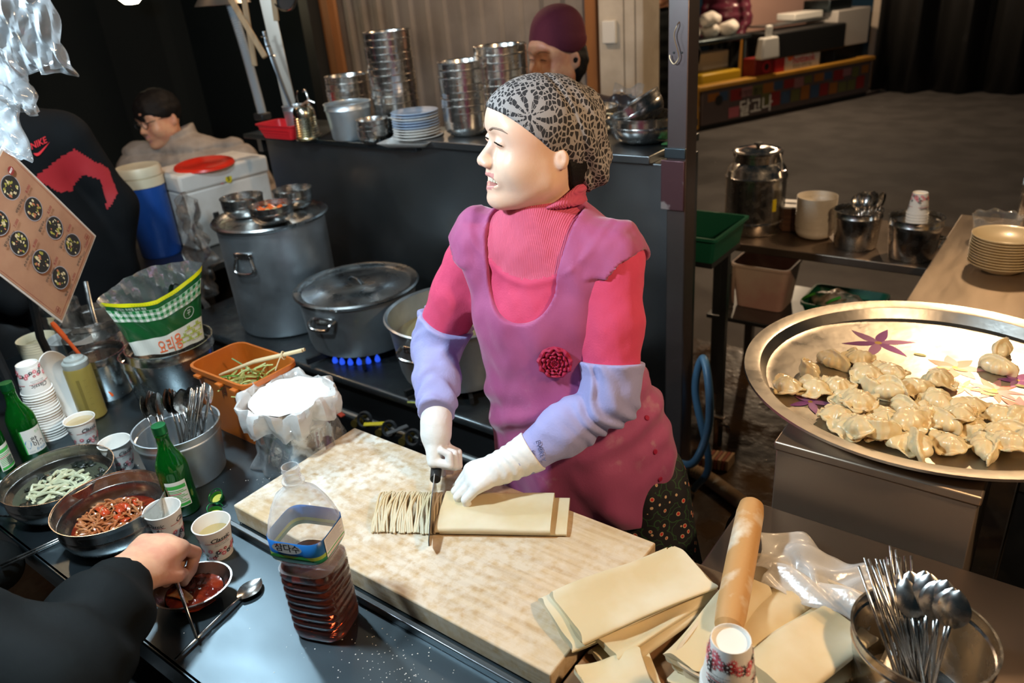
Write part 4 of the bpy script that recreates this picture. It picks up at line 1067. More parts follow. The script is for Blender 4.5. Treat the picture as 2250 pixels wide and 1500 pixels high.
# ------------------------------------------------------------------ hose, hanging tools and urn at the left of the ledge
hose_m = mat('white_hose_plastic', (0.34, 0.38, 0.41), 0.5)
t = thing('corrugated_hose', 'white corrugated duct hose hanging at the left of the ledge', 'hose', (-3.36, 2.38, 1.285))
path = spline([(0.015, 0, 0.0), (0.0, 0, 0.17), (-0.02, 0, 0.34), (-0.055, 0, 0.54), (-0.10, 0, 0.75)], 40)
q = MB(); q.tube(path, [0.021 + 0.003 * math.cos(i * PI) for i in range(len(path))], 14); q.build('ribbed_tube', hose_m, t)
q = MB(); q.box((0.012, 0, 0.0), (0.07, 0.06, 0.035)); q.build('nozzle', black, t, bev=0.008)
t = thing('exhaust_hood', 'round tin exhaust hood cut by the top edge over the hose', 'hood', (-3.47, 2.38, 1.80))
q = MB(); q.lathe([(0, 0.2), (0.05, 0.2), (0.07, 0.08), (0.13, 0.0), (0.128, -0.002), (0.06, 0.07), (0, 0.08)], 28); q.build('cone', mat('dull_hood_tin', (0.35, 0.33, 0.30), 0.4, 0.9), t)
pw = mat('pale_wood', (0.38, 0.29, 0.18), 0.6, col2=(0.30, 0.22, 0.13), nscale=6, stretch=(6, 6, 1))
def strip(name, a, b, w, th, m, label, cat):
    t = thing(name, label, cat, a)
    d = Vector(b) - Vector(a); mt = orient((0, 0, 0), d, (0.8, 0.59, 0))
    q = MB(); q.box((0, 0, d.length / 2), (w, th, d.length), mt); q.build('shaft', m, t, bev=0.003)
    return t, mt, d.length
tA = strip('wooden_paddle', (-3.25, 2.35, 1.90), (-3.283, 2.35, 1.525), 0.026, 0.01, pw, 'short wooden paddle handle hanging nearest the hose', 'paddle')
tB = strip('wooden_rod', (-3.33, 2.33, 1.82), (-3.162, 2.33, 1.565), 0.026, 0.02, pw, 'slanting pale wooden rod hanging across the steel blade', 'rod')
tC = strip('steel_scraper', (-3.13, 2.37, 1.95), (-3.105, 2.37, 1.33), 0.062, 0.004, mat('dull_blade', (0.42, 0.38, 0.33), 0.4, 0.9), 'wide dull steel blade hanging at the ledge end', 'blade')
tD = strip('small_wood_block', (-3.04, 2.35, 1.85), (-3.055, 2.35, 1.715), 0.024, 0.012, pw, 'short wooden tag hanging beside the wire loop', 'tag')
tE = thing('long_ladle', 'long steel ladle with rings standing in the tool jar', 'ladle', (-2.80, 2.16, EZ + 0.01))
q = MB(); q.tube(spline([(0.02, -0.01, 0.0), (-0.06, 0.02, 0.12), (-0.14, 0.05, 0.25), (-0.18, 0.06, 0.36), (-0.185, 0.06, 0.40)], 7), [0.010] * 14 + [0.011] * 8 + [0.008] * 7, 8, flat=0.4); q.build('handle', mat('blue_grey_steel', (0.30, 0.34, 0.38), 0.35, 0.9), tE)
for zz in (0.30, 0.34, 0.38):
    q = MB(); q.lathe([(0.010, -0.003), (0.014, 0), (0.010, 0.003)], 12, T(-0.155 - (zz - 0.30) * 0.4, 0.055, zz)); q.build('ring', steel_pol, tE)
tF = thing('steel_whisk', 'thin steel whisk leaning in the tool jar', 'whisk', (-2.80, 2.16, EZ + 0.01))
q = MB()
for k in range(4): q.tube(spline([(0.01, 0, 0.0), (0.015 + 0.012 * math.cos(k * 1.6), 0.012 * math.sin(k * 1.6), 0.09), (0.03, 0, 0.15), (0.04, 0, 0.165)], 5), 0.0015, 5)
q.build('wires', steel_pol, tF)
t = thing('wire_loop', 'thin wire loop hanging from the top edge beside the blade', 'wire', (-2.975, 2.35, 1.83))
q = MB(); q.tube([(0.085 * math.cos(a), 0, 0.075 * math.sin(a)) for a in [2 * PI * k / 36 for k in range(36)]], 0.004, 8, closed=True); q.build('ring', steel_pol2, t)
q = MB(); q.lathe([(0, 0.01), (0.08, 0.0), (0.08, 0.004), (0, 0.014)], 24, orient((0, 0.012, 0), (0, 1, 0))); q.build('mesh_disc', mat('dark_mesh', (0.03, 0.035, 0.04), 0.5), t)
t = thing('steel_urn', 'steel urn with a lever tap left of the ledge', 'urn', (-3.265, 2.505, 0.74))
q = MB(); q.lathe([(0, 0), (0.12, 0), (0.125, 0.01), (0.125, 0.36), (0.132, 0.365), (0.132, 0.385), (0.118, 0.40), (0.10, 0.44), (0.085, 0.455), (0, 0.46)], 40); q.build('body', steel_pol2, t)
q = MB(); q.tube([(-0.13, -0.02, 0.40), (-0.15, -0.03, 0.36)], 0.01, 8); q.build('latch', steel_pol, t)
q = MB(); q.box((-0.06, -0.112, 0.2), (0.05, 0.004, 0.12), T(0, 0, 0, 0.2)); q.build('red_sticker', ink_o, t)

# ------------------------------------------------------------------ side counter at the far left with barrel and foam box
slab('rear_side_counter', -3.74, -3.12, 1.50, 2.66, 0.74, 'dark side counter carrying the foam box and blue barrel', 'counter', m=steel_dk, legs=((-3.7, 1.55), (-3.7, 2.6), (-3.17, 1.55), (-3.17, 2.6)))
foam = mat('white_styrofoam', (0.68, 0.66, 0.62), 0.75, col2=(0.58, 0.55, 0.50), nscale=5, bump=0.15, bscale=150)
t = thing('foam_box', 'white foam cooler box with a yellow sticker behind the stockpot', 'box', (-3.50, 2.115, 0.74), -0.08)
q = MB(); q.box((0, 0, 0.14), (0.30, 0.46, 0.28)); q.build('body', foam, t, bev=0.012)
q = MB(); q.box((0, 0, 0.322), (0.315, 0.475, 0.085)); q.build('lid', foam, t, bev=0.014)
fb = Print(lambda x, y, L: (0.1585 + L, x, y))
fb.poly([(x, y - 0.002) for x, y in [(-0.005, 0.285), (0.012, 0.28), (0.022, 0.29), (0.024, 0.31), (-0.008, 0.312), (-0.012, 0.295)]], 0); fb.text('5', 0.006, 0.297, 0.03, 1, bold=0.03); fb.rect(-0.04, 0.282, -0.024, 0.286, 2, 1)
fb.mb.build('number_sticker', [ink_y, ink_k, ink_p], t)
q = MB(); q.box((0.156, -0.1, 0.13), (0.01, 0.03, 0.06)); q.build('latch', black, t, bev=0.004)
t = thing('round_cover', 'round red plastic lid lying on the white foam box', 'lid', (-3.44, 2.06, 1.106)); t.rotation_euler = (0.03, 0.05, 0)
q = MB(); q.lathe([(0, 0.010), (0.02, 0.012), (0.03, 0.008), (0.10, 0.012), (0.128, 0.016), (0.138, 0.012), (0.142, 0.002), (0.139, 0.0), (0.134, 0.008), (0, 0.004)], 56); q.build('disc', mat('bright_red_plastic', (0.72, 0.03, 0.012), 0.32, coat=0.3), t)
t = thing('blue_barrel', 'blue insulated barrel with a cream lid beside the foam box', 'barrel', (-3.52, 1.775, 0.74))
q = MB(); q.lathe([(0, 0), (0.085, 0), (0.092, 0.01), (0.094, 0.33), (0.09, 0.335), (0, 0.335)], 40); q.build('body', mat('blue_barrel_plastic', (0.012, 0.07, 0.32), 0.35), t)
q = MB(); q.lathe([(0, 0.335), (0.097, 0.335), (0.098, 0.375), (0.09, 0.378), (0.098, 0.381), (0.099, 0.415), (0.094, 0.425), (0.07, 0.42), (0, 0.422)], 40); q.build('lid', cream_pl, t)
V2 = MB()
def crumple(u, v, s=1.0, ph=0.0):
    return 0.03 * s * (math.sin(9 * u + 5 * v + ph) * math.sin(7 * v - 3 * u) + 0.5 * math.sin(17 * u - 11 * v + ph) + 0.35 * math.sin(29 * v + 13 * u))
o = MB(); o.sheet(lambda u, v: (-2.86 - 0.28 * u + crumple(u, v, 0.8), 1.54 + 0.26 * u + crumple(v, u, 0.7, 2), 0.66 + 0.42 * v + 0.05 * math.sin(5 * u) * v), 34, 30)
film_d = film_mat('smoky_film', (0.6, 0.55, 0.5), 0.15, 0.14, 0.8)
tag(o.build('crumpled_film', film_d, solid=0.001), 'crumpled clear film hanging left of the stockpot', 'film')
# thin cloth-covered stool side: tan cloth strip behind the film
# ------------------------------------------------------------------ people: shared head and hand shapes
def head_local(P, mouth=1.0, ears=1.0, jaw=1.0):
    """head facing -Y, centre between the ears, chin at z -0.118, nose tip at y -0.118"""
    X = P.copy(); X[:, 0] = np.abs(X[:, 0])
    d = ell_(P, (0, 0.022, 0.034), (0.077, 0.096, 0.088))
    d = smin(d, ell_(P, (0, -0.030, -0.042), (0.067 * jaw, 0.063, 0.078)), 0.035)
    d = smin(d, cap_(X, (0.052 * jaw, 0.005, -0.062), (0.012, -0.070, -0.100), 0.024, 0.020), 0.03)
    d = smin(d, ell_(X, (0.038, -0.058, -0.033), (0.033, 0.033, 0.033)), 0.02)
    d = smin(d, cap_(X, (0.010, -0.086, 0.034), (0.045, -0.070, 0.030), 0.009, 0.009), 0.02)
    d = smin(d, ell_(P, (0, -0.080, 0.055), (0.045, 0.02, 0.03)), 0.03)
    d = smin(d, ell_(X, (0.046, -0.020, -0.030), (0.026, 0.046, 0.050)), 0.03)
    d = smin(d, ell_(X, (0.046, -0.042, 0.030), (0.026, 0.034, 0.036)), 0.03)
    d = smax(d, -ell_(X, (0.030, -0.106, 0.013), (0.017, 0.013, 0.009)), 0.016)
    d = smin(d, ell_(X, (0.0315, -0.080, 0.011), (0.0165, 0.0155, 0.0115)), 0.005)
    d = smin(d, cap_(P, (0, -0.085, 0.012), (0, -0.109, -0.026), 0.0075, 0.0125), 0.016)
    d = smin(d, ell_(X, (0.0125, -0.103, -0.031), (0.009, 0.012, 0.008)), 0.007)
    d = smax(d, -ell_(X, (0.0065, -0.112, -0.0385), (0.004, 0.006, 0.004)), 0.003)
    d = smin(d, ell_(P, (0, -0.086, -0.060), (0.033, 0.016, 0.022)), 0.014)
    if mouth > 0:
        d = smin(d, cap_(X, (0.0, -0.1005, -0.0535), (0.033, -0.074, -0.0505), 0.0042, 0.003), 0.007)
        d = smin(d, cap_(X, (0.0, -0.0975, -0.0805), (0.030, -0.074, -0.060), 0.0052, 0.003), 0.007)
        d = smax(d, -ell_(P, (0, -0.106, -0.0650), (0.034, 0.040, 0.0092 * mouth)), 0.003)
    else:
        d = smin(d, cap_(X, (0.0, -0.101, -0.058), (0.022, -0.088, -0.060), 0.005, 0.003), 0.006)
        d = smin(d, cap_(X, (0.0, -0.100, -0.068), (0.019, -0.088, -0.064), 0.0055, 0.003), 0.006)
    d = smin(d, ell_(P, (0, -0.083, -0.102), (0.02, 0.017, 0.016)), 0.016)
    if ears:
        R = np.array(((0.94, 0.34, 0), (-0.34, 0.94, 0), (0, 0, 1)))
        d = smin(d, ell_(X, (0.079, 0.022, -0.008 - 0.022 * (1 - ears)), (0.009, 0.020 * ears, 0.031 * ears), R), 0.008)
        d = smax(d, -ell_(X, (0.088, 0.016, -0.004 - 0.02 * (1 - ears)), (0.006, 0.010 * ears, 0.016 * ears), R), 0.005)
    d = smin(d, cap_(P, (0, 0.026, -0.05), (0, 0.042, -0.19), 0.052, 0.056), 0.03)
    return d
def rot_zyx(yaw, pitch, roll=0.0):
    """columns: head axes in the world; facing -Y turned by yaw, then tipped up by pitch"""
    return np.array((Matrix.Rotation(yaw, 3, 'Z') @ Matrix.Rotation(roll, 3, 'Y') @ Matrix.Rotation(-pitch, 3, 'X')))
def hand_sdf(P, W, d, n, curls, spread=0.0, sgn=1, s=1.0, thumb=((0.7, 0.5, -0.25), (0.9, 0.2, -0.3)), lens=None, palm=1.0):
    """hand from wrist W along d, back of the hand along n; curls: three bend angles per finger"""
    d = np.array(d, float); d /= np.linalg.norm(d); n = np.array(n, float); n -= d * (n @ d); n /= np.linalg.norm(n); sv = np.cross(d, n) * sgn
    W = np.array(W, float); f = lambda a, b, c: W + s * (d * a + sv * b + n * c)
    D = cap_(P, f(0, 0.010, 0), f(0.07, 0.024, 0.001), 0.022 * s * palm, 0.0165 * s * palm)
    D = smin(D, cap_(P, f(0, -0.008, 0), f(0.068, -0.018, 0), 0.022 * s * palm, 0.0155 * s * palm), 0.02 * s)
    D = smin(D, cap_(P, f(0.03, 0.0, 0.0), f(0.075, 0.004, 0.003), 0.02 * s, 0.0165 * s), 0.015 * s)
    L = lens or [(0.042, 0.026, 0.021), (0.046, 0.029, 0.022), (0.043, 0.027, 0.021), (0.034, 0.021, 0.018)]
    for k in range(4):
        b = f(0.083 - 0.006 * (k == 3) - 0.002 * (k == 0), 0.030 - 0.0195 * k, 0.0)
        a = 0.0; q = b; sp = spread * (1.5 - k)
        D = smin(D, cap_(P, f(0.055, 0.022 - 0.015 * k, 0), b, 0.0125 * s, 0.0108 * s), 0.010 * s)
        dk = None
        for j in range(3):
            a += curls[k][j]
            v = (d * math.cos(a) - n * math.sin(a)) + sv * sp * (1 if j == 0 else 0.4)
            v /= np.linalg.norm(v)
            e = q + s * L[k][j] * v
            c = cap_(P, q, e, (0.0102 - 0.0011 * j) * s, (0.0094 - 0.0012 * j) * s)
            dk = c if dk is None else np.minimum(dk, c)
            q = e
        D = smin(D, dk, 0.004 * s)
    a_ = f(0.018, 0.026, -0.006); b_ = a_ + s * 0.042 * (d * thumb[0][0] + sv * thumb[0][1] + n * thumb[0][2]); c_ = b_ + s * 0.032 * (d * thumb[1][0] + sv * thumb[1][1] + n * thumb[1][2])
    D = smin(D, smin(cap_(P, a_, b_, 0.015 * s, 0.0115 * s), cap_(P, b_, c_, 0.0112 * s, 0.0088 * s), 0.004), 0.010 * s)
    return D
def onto(fn, p, lift=0.0, it=8):
    p = np.array(p, float)
    for _ in range(it):
        e = 0.002; g = np.array([(fn(np.array([p + e * np.eye(3)[i]], np.float32)) - fn(np.array([p - e * np.eye(3)[i]], np.float32)))[0] / (2 * e) for i in range(3)])
        d = float(fn(np.array([p], np.float32))[0]); p = p - (d - lift) * g / max(g @ g, 0.2)
    return p, g / np.linalg.norm(g)
skin = mat('warm_skin', (0.80, 0.54, 0.40), 0.42, sss=0.12, col2=(0.74, 0.45, 0.33), nscale=14, namt=0.6, bump=0.06, bscale=260)
lip_m = mat('lip_rose', (0.58, 0.25, 0.22), 0.38)
teeth_m = mat('teeth_enamel', (0.78, 0.72, 0.56), 0.25)
hair_m = mat('black_hair', (0.007, 0.006, 0.006), 0.6, spec=0.2, bump=0.4, bscale=200)
brow_m = mat('brow_brown', (0.22, 0.14, 0.10), 0.6)
eye_m = mat('dark_eye', (0.01, 0.008, 0.007), 0.1)
def head_mid(O, R, s):
    def mid(c):
        q = ((c - O) @ R) / s; ax = np.abs(q[:, 0])
        m = np.zeros(len(c), int)
        up = (ax < 0.027) & (q[:, 1] < -0.082) & (np.abs(q[:, 2] + 0.0535) < 0.0052)
        lo = (ax < 0.022) & (q[:, 1] < -0.080) & (q[:, 2] < -0.0725 + 0.2 * ax) & (q[:, 2] > -0.0855 + 0.45 * ax)
        m[up | lo] = 1
        m[(ax < 0.024) & (q[:, 1] > -0.0955) & (q[:, 1] < -0.06) & (np.abs(q[:, 2] + 0.0645) < 0.0062) & (np.abs(c[:, 2]) > 0)] = 1
        return m
    return mid
def face_bits(par, O, R, s, base, teeth=True, eyes=True, squint=1.0):
    L = lambda x, y, z: tuple(np.array(O) + R @ (np.array((x, y, z)) * s) - np.array(base))
    hf = lambda P: head_local(P, 1.0 if teeth else 0.0, 0.6)
    def sn(x, y, z, l):
        p, g = onto(hf, (x, y, z), l, 5); return L(*p)
    for sg in (-1, 1):
        q = MB(); q.tube([sn(sg * x, y, z, 0.0008) for x, y, z in spline([(0.014, -0.0985, 0.0335), (0.026, -0.0955, 0.0385), (0.04, -0.084, 0.038), (0.05, -0.071, 0.031)], 2)], [0.0012] + [0.0018] * 5 + [0.0006], 6); q.build('eyebrow', brow_m, par)
        if eyes:
            q = MB(); q.tube([sn(sg * x, y, z, 0.0006) for x, y, z in spline([(0.018, -0.0925, 0.0085), (0.026, -0.0963, 0.0115), (0.036, -0.0948, 0.0115), (0.046, -0.0860, 0.0075)], 2)], [0.0006] + [0.0015] * 4 + [0.0016, 0.001], 6); q.build('eye_line', eye_m, par)
    if teeth:
        for k in range(8):
            x = (k - 3.5) * 0.0066; y = -0.0935 + 12.0 * x * x
            q = MB(); q.box((0, 0, 0), (0.0063, 0.006, 0.0095)); q.v = [L(x + a, y + b, -0.0618 + c) for a, b, c in q.v]; q.build('tooth', teeth_m, par, bev=0.0012)
# ------------------------------------------------------------------ the cook
WB_ = np.array((-0.82, 1.24, 0.0))
cook = thing('person', 'cook in a crimson apron and crochet hat slicing dough at the board', 'person', tuple(WB_))
HO = np.array((-0.858, 1.207, 1.524)); HR = rot_zyx(-0.62, 0.10); HS = 0.985
LSH, RSH = np.array((-0.703, 1.225, 1.312)), np.array((-1.002, 1.175, 1.322))
LEL, LWR = np.array((-0.668, 1.135, 1.055)), np.array((-0.795, 0.985, 0.952))
REL, RWR = np.array((-1.118, 1.125, 1.068)), np.array((-1.003, 0.985, 1.005))
SD_ = (LSH - RSH); SD_[2] = 0; SD_ /= np.linalg.norm(SD_); FD_ = np.array((SD_[1], -SD_[0], 0))     # shoulder line and chest front
BR = np.stack([SD_, -FD_, np.array((0, 0, 1.0))], 1)
NB = np.array((-0.865, 1.215, 1.40))
def torso(P):
    d = ell_(P, (-0.853, 1.215, 1.20), (0.158, 0.108, 0.20), BR)
    d = smin(d, ell_(P, (-0.845, 1.165, 1.17), (0.125, 0.085, 0.10), BR), 0.05)
    d = smin(d, ell_(P, (-0.832, 1.205, 0.99), (0.158, 0.128, 0.19), BR), 0.06)
    d = smin(d, ell_(P, (-0.805, 1.24, 0.82), (0.178, 0.142, 0.17), BR), 0.06)
    d = smin(d, cap_(P, LSH + (-0.03, 0, -0.012), RSH + (0.03, 0, -0.012), 0.056), 0.06)
    d = smin(d, cap_(P, NB + (0, 0.0, -0.06), NB + (-0.002, -0.005, 0.03), 0.07, 0.058), 0.05)
    return d
def head_w(P): return head_local(((P - HO.astype(np.float32)) @ HR.astype(np.float32)) / HS, 1.0, 0.6) * HS
def body(P): return smin(head_w(P), smax(torso(P) + 0.012, P[:, 2] - 1.42, 0.02), 0.02)
skf = lambda P: smin(head_w(P), smax(torso(P) + 0.014, 0.62 - P[:, 2], 0.01), 0.02)
surf_obj('body', skf, (-1.06, 1.03, 0.62), (-0.62, 1.42, 1.68), 0.0042, [skin, lip_m], cook, head_mid(HO, HR, HS), base=WB_)
face_bits(cook, HO, HR, HS, WB_)
# turtleneck and shirt with short sleeves
shirt_m = mat('red_pink_jersey', (0.62, 0.055, 0.14), 0.78, sheen=0.12, bump=0.15, bscale=300)
neck_m = mat('rose_rib_knit', (0.58, 0.09, 0.165), 0.8, sheen=0.15)
nt, pb = nodes_of(neck_m)
wv = nt.nodes.new('ShaderNodeTexWave'); wv.inputs['Scale'].default_value = 90; wv.bands_direction = 'X'
tcn = nt.nodes.new('ShaderNodeTexCoord'); nt.links.new(tcn.outputs['Object'], wv.inputs[0])
bpn = nt.nodes.new('ShaderNodeBump'); bpn.inputs['Strength'].default_value = 0.35; bpn.inputs['Distance'].default_value = 0.003
nt.links.new(wv.outputs['Fac'], bpn.inputs['Height']); nt.links.new(bpn.outputs[0], pb.inputs['Normal'])
def local(P): return (P - np.array((-0.853, 1.215, 0), np.float32)) @ BR.astype(np.float32)
def shirt(P):
    d = torso(P) - 0.004
    for a, b in ((LSH, LEL), (RSH, REL)):
        m = a + (b - a) * 0.86
        d = smin(d, chain_(P, [(a, 0.056), (a + (b - a) * 0.45, 0.056), (m, 0.054)]), 0.035)
    d = d + 0.0022 * wob(P, 48, 2.0) + 0.0012 * wob(P, 120, 1.0)
    q = local(P)
    nx = np.sqrt((q[:, 0] * 0.85) ** 2 + ((P[:, 2] - 1.44) * 0.80) ** 2)
    d = d - 0.003 * np.exp(-((nx - 0.128) / 0.006) ** 2) * (q[:, 1] < 0)           # round neck band
    return smax(d, P[:, 2] - 1.425, 0.01)
def shirt_mid(c):
    q = local(c.astype(np.float32)); nx = np.sqrt((q[:, 0] * 0.85) ** 2 + ((c[:, 2] - 1.44) * 0.80) ** 2)
    return ((nx < 0.122) & (q[:, 1] < 0.02)).astype(int)
surf_obj('shirt', shirt, (-1.2, 1.02, 0.66), (-0.58, 1.42, 1.45), 0.0055, [shirt_m, neck_m], cook, shirt_mid, base=WB_)
NK0 = HO + HR @ (np.array((0, 0.040, -0.150)) * HS); NK1 = HO + HR @ (np.array((0, 0.030, -0.078)) * HS)
def collar(P):
    d = cap_(P, NK0 + (0.0, 0.0, -0.05), NK1, 0.082, 0.066)
    t = ((P - NK0.astype(np.float32)) @ (NK1 - NK0).astype(np.float32)) / float((NK1 - NK0) @ (NK1 - NK0))
    fold = 0.0045 * np.sin(7.5 * t + 1.6 * np.sin(P[:, 0] * 22)) + 0.003 * np.sin(16 * t + P[:, 1] * 30)
    hr = ((P - HO.astype(np.float32)) @ HR.astype(np.float32)) / HS
    top = -0.108 + 0.62 * np.clip(hr[:, 1], -0.05, 0.09)                     # higher at the nape
    d = smax(d - fold, (hr[:, 2] - top) * HS, 0.008)
    inner = cap_(P, NK0, NK1 + (NK1 - NK0) * 0.5, 0.068, 0.0595)
    return smax(smax(d, -inner - 0.0, 0.003), 1.335 - P[:, 2], 0.01)
surf_obj('turtleneck_collar', collar, (-1.02, 1.05, 1.31), (-0.72, 1.40, 1.50), 0.0035, neck_m, cook, base=WB_)
# arm covers
cover_m = mat('lavender_cotton', (0.34, 0.34, 0.62), 0.8, sheen=0.2, bump=0.2, bscale=220)
def sleeve(P, S, E, W, r0, seed):
    a = S + (E - S) * 0.74; ax = (W - E) / np.linalg.norm(W - E)
    d = chain_(P, [(a, r0), (E, 0.051), (E + (W - E) * 0.5, 0.047), (W - ax * 0.004, 0.037 if seed < 2 else 0.041)], 0.03)
    t1 = (P - E.astype(np.float32)) @ ax.astype(np.float32)
    w = 0.0048 * np.sin(t1 * 190 + 2.5 * np.sin(P[:, 2] * 45 + seed) + 1.5 * np.sin(P[:, 0] * 60)) * (0.45 + 0.55 * np.sin(t1 * 26 + seed)) + 0.0028 * wob(P, 80, seed)
    d = d + w * np.clip(1.2 - np.abs(t1 - 0.06) * 4, 0.25, 1)
    up = (E - S) / np.linalg.norm(E - S)
    d = smax(d, -((P - a.astype(np.float32)) @ up.astype(np.float32)), 0.006)
    return smax(d, ((P - W.astype(np.float32)) @ ax.astype(np.float32)) - 0.002, 0.006)
for S, E, W, r0, sd in ((LSH, LEL, LWR, 0.0655, 1.0), (RSH, REL, RWR, 0.0655, 3.0)):
    lo = np.minimum(np.minimum(S, E), W) - 0.08; hi = np.maximum(np.maximum(S + (E - S) * 0.6, E), W) + 0.08
    surf_obj('arm_cover', lambda P: sleeve(P, S, E, W, r0, sd), lo, hi, 0.0042, cover_m, cook, base=WB_)
# small dark print on the left cover
fp, fn_ = onto(lambda P: sleeve(P, LSH, LEL, LWR, 0.0605, 1.0), LEL + (LWR - LEL) * 0.80 + np.array((0.03, -0.03, 0.02)), 0.001)
q = MB(); mt = orient(fp - WB_, fn_, tuple(LEL - LWR))
for tx, ty, sz in (('EVERLY', 0.0, 0.013), ('HI', -0.016, 0.011)):
    v, f = letters(tx, sz, 0.01); q.add([(a, b + ty, 0.0012) for a, b in v], f, 0, mt @ Matrix.Rotation(-1.9, 4, 'Z'))
q.build('cover_print', mat('faded_navy_print', (0.10, 0.11, 0.25), 0.8), cook)
# gloves
glove_m = mat('white_latex', (0.80, 0.79, 0.76), 0.55, bump=0.25, bscale=120, sss=0.05)
gl_d = np.array((-0.62, -0.70, -0.22)); gl_n = np.array((-0.05, -0.25, 0.95))
gl_W = LWR + gl_d * 0.018
def gloveL(P):
    d = hand_sdf(P, gl_W, gl_d, gl_n, [(0.75, 0.9, 0.5), (0.55, 1.0, 0.6), (0.5, 1.05, 0.6), (0.5, 1.0, 0.6)], 0.03, 1, 1.0, ((0.82, 0.35, -0.40), (0.75, -0.05, -0.66)))
    ax = (LWR - LEL) / np.linalg.norm(LWR - LEL)
    c = cap_(P, LWR - ax * 0.034, gl_W + gl_d * 0.02, 0.0435, 0.031)
    c = smax(c, -((P - (LWR - ax * 0.036).astype(np.float32)) @ ax.astype(np.float32)), 0.002)
    t = (P - LWR.astype(np.float32)) @ ax.astype(np.float32)
    return smin(d, c, 0.016) + 0.0011 * np.sin(t * 330 + 2.2 * np.sin(P[:, 2] * 80)) * np.exp(-((t - 0.02) / 0.035) ** 2)
surf_obj('glove', gloveL, (-0.98, 0.78, 0.85), (-0.72, 1.06, 1.03), 0.0024, glove_m, cook, base=WB_)
gr_d = np.array((0.18, -0.36, -0.90)); gr_n = np.array((-0.86, -0.50, 0.05))
gr_W = RWR + np.array((0.004, -0.012, -0.022))
def gloveR(P):
    d = hand_sdf(P, gr_W, gr_d, gr_n, [(0.15, 0.22, 0.12), (1.4, 1.75, 1.1), (1.45, 1.75, 1.1), (1.45, 1.7, 1.1)], 0.02, 1, 1.0, ((0.88, 0.30, -0.15), (1.0, -0.12, -0.05)))
    ax = (RWR - REL) / np.linalg.norm(RWR - REL)
    c = cap_(P, RWR - ax * 0.030, gr_W + gr_d * 0.02, 0.033, 0.031)
    c = smax(c, -((P - (RWR - ax * 0.032).astype(np.float32)) @ ax.astype(np.float32)), 0.002)
    return smin(d, c, 0.018)
surf_obj('glove', gloveR, (-1.10, 0.80, 0.84), (-0.88, 1.08, 1.07), 0.0024, glove_m, cook, base=WB_)
# apron: a long sleeveless smock with a deep scoop neck
apron_m = mat('crimson_apron_cloth', (0.40, 0.085, 0.215), 0.74, sheen=0.32, col2=(0.33, 0.06, 0.175), nscale=5, bump=0.1, bscale=250)
nt, pb = nodes_of(apron_m)      # flour smudges on the cloth
n3 = nt.nodes.new('ShaderNodeTexNoise'); n3.inputs['Scale'].default_value = 26; n3.inputs['Detail'].default_value = 8
n4 = nt.nodes.new('ShaderNodeTexNoise'); n4.inputs['Scale'].default_value = 5.5
t3 = nt.nodes.new('ShaderNodeTexCoord'); sx_ = nt.nodes.new('ShaderNodeSeparateXYZ')
nt.links.new(t3.outputs['Object'], n3.inputs['Vector']); nt.links.new(t3.outputs['Object'], n4.inputs['Vector']); nt.links.new(t3.outputs['Object'], sx_.inputs[0])
m1 = nt.nodes.new('ShaderNodeMapRange'); m1.inputs[1].default_value, m1.inputs[2].default_value = 0.60, 0.88
m2 = nt.nodes.new('ShaderNodeMapRange'); m2.inputs[1].default_value, m2.inputs[2].default_value = 0.48, 0.62
m3 = nt.nodes.new('ShaderNodeMapRange'); m3.inputs[1].default_value, m3.inputs[2].default_value = 1.16, 1.02
for a, b in ((n3, m1), (n4, m2)): nt.links.new(a.outputs[0], b.inputs[0])
nt.links.new(sx_.outputs[2], m3.inputs[0])
mm = nt.nodes.new('ShaderNodeMath'); mm.operation = 'MULTIPLY'; nt.links.new(m1.outputs[0], mm.inputs[0]); nt.links.new(m2.outputs[0], mm.inputs[1])
m5 = nt.nodes.new('ShaderNodeMath'); m5.operation = 'MULTIPLY'; nt.links.new(mm.outputs[0], m5.inputs[0]); nt.links.new(m3.outputs[0], m5.inputs[1])
mx = nt.nodes.new('ShaderNodeMix'); mx.data_type = 'RGBA'; mx.inputs[7].default_value = (0.62, 0.52, 0.52, 1)
old = pb.inputs['Base Color'].links[0].from_socket
nt.links.new(old, mx.inputs[6]); nt.links.new(m5.outputs[0], mx.inputs[0]); nt.links.new(mx.outputs[2], pb.inputs['Base Color'])
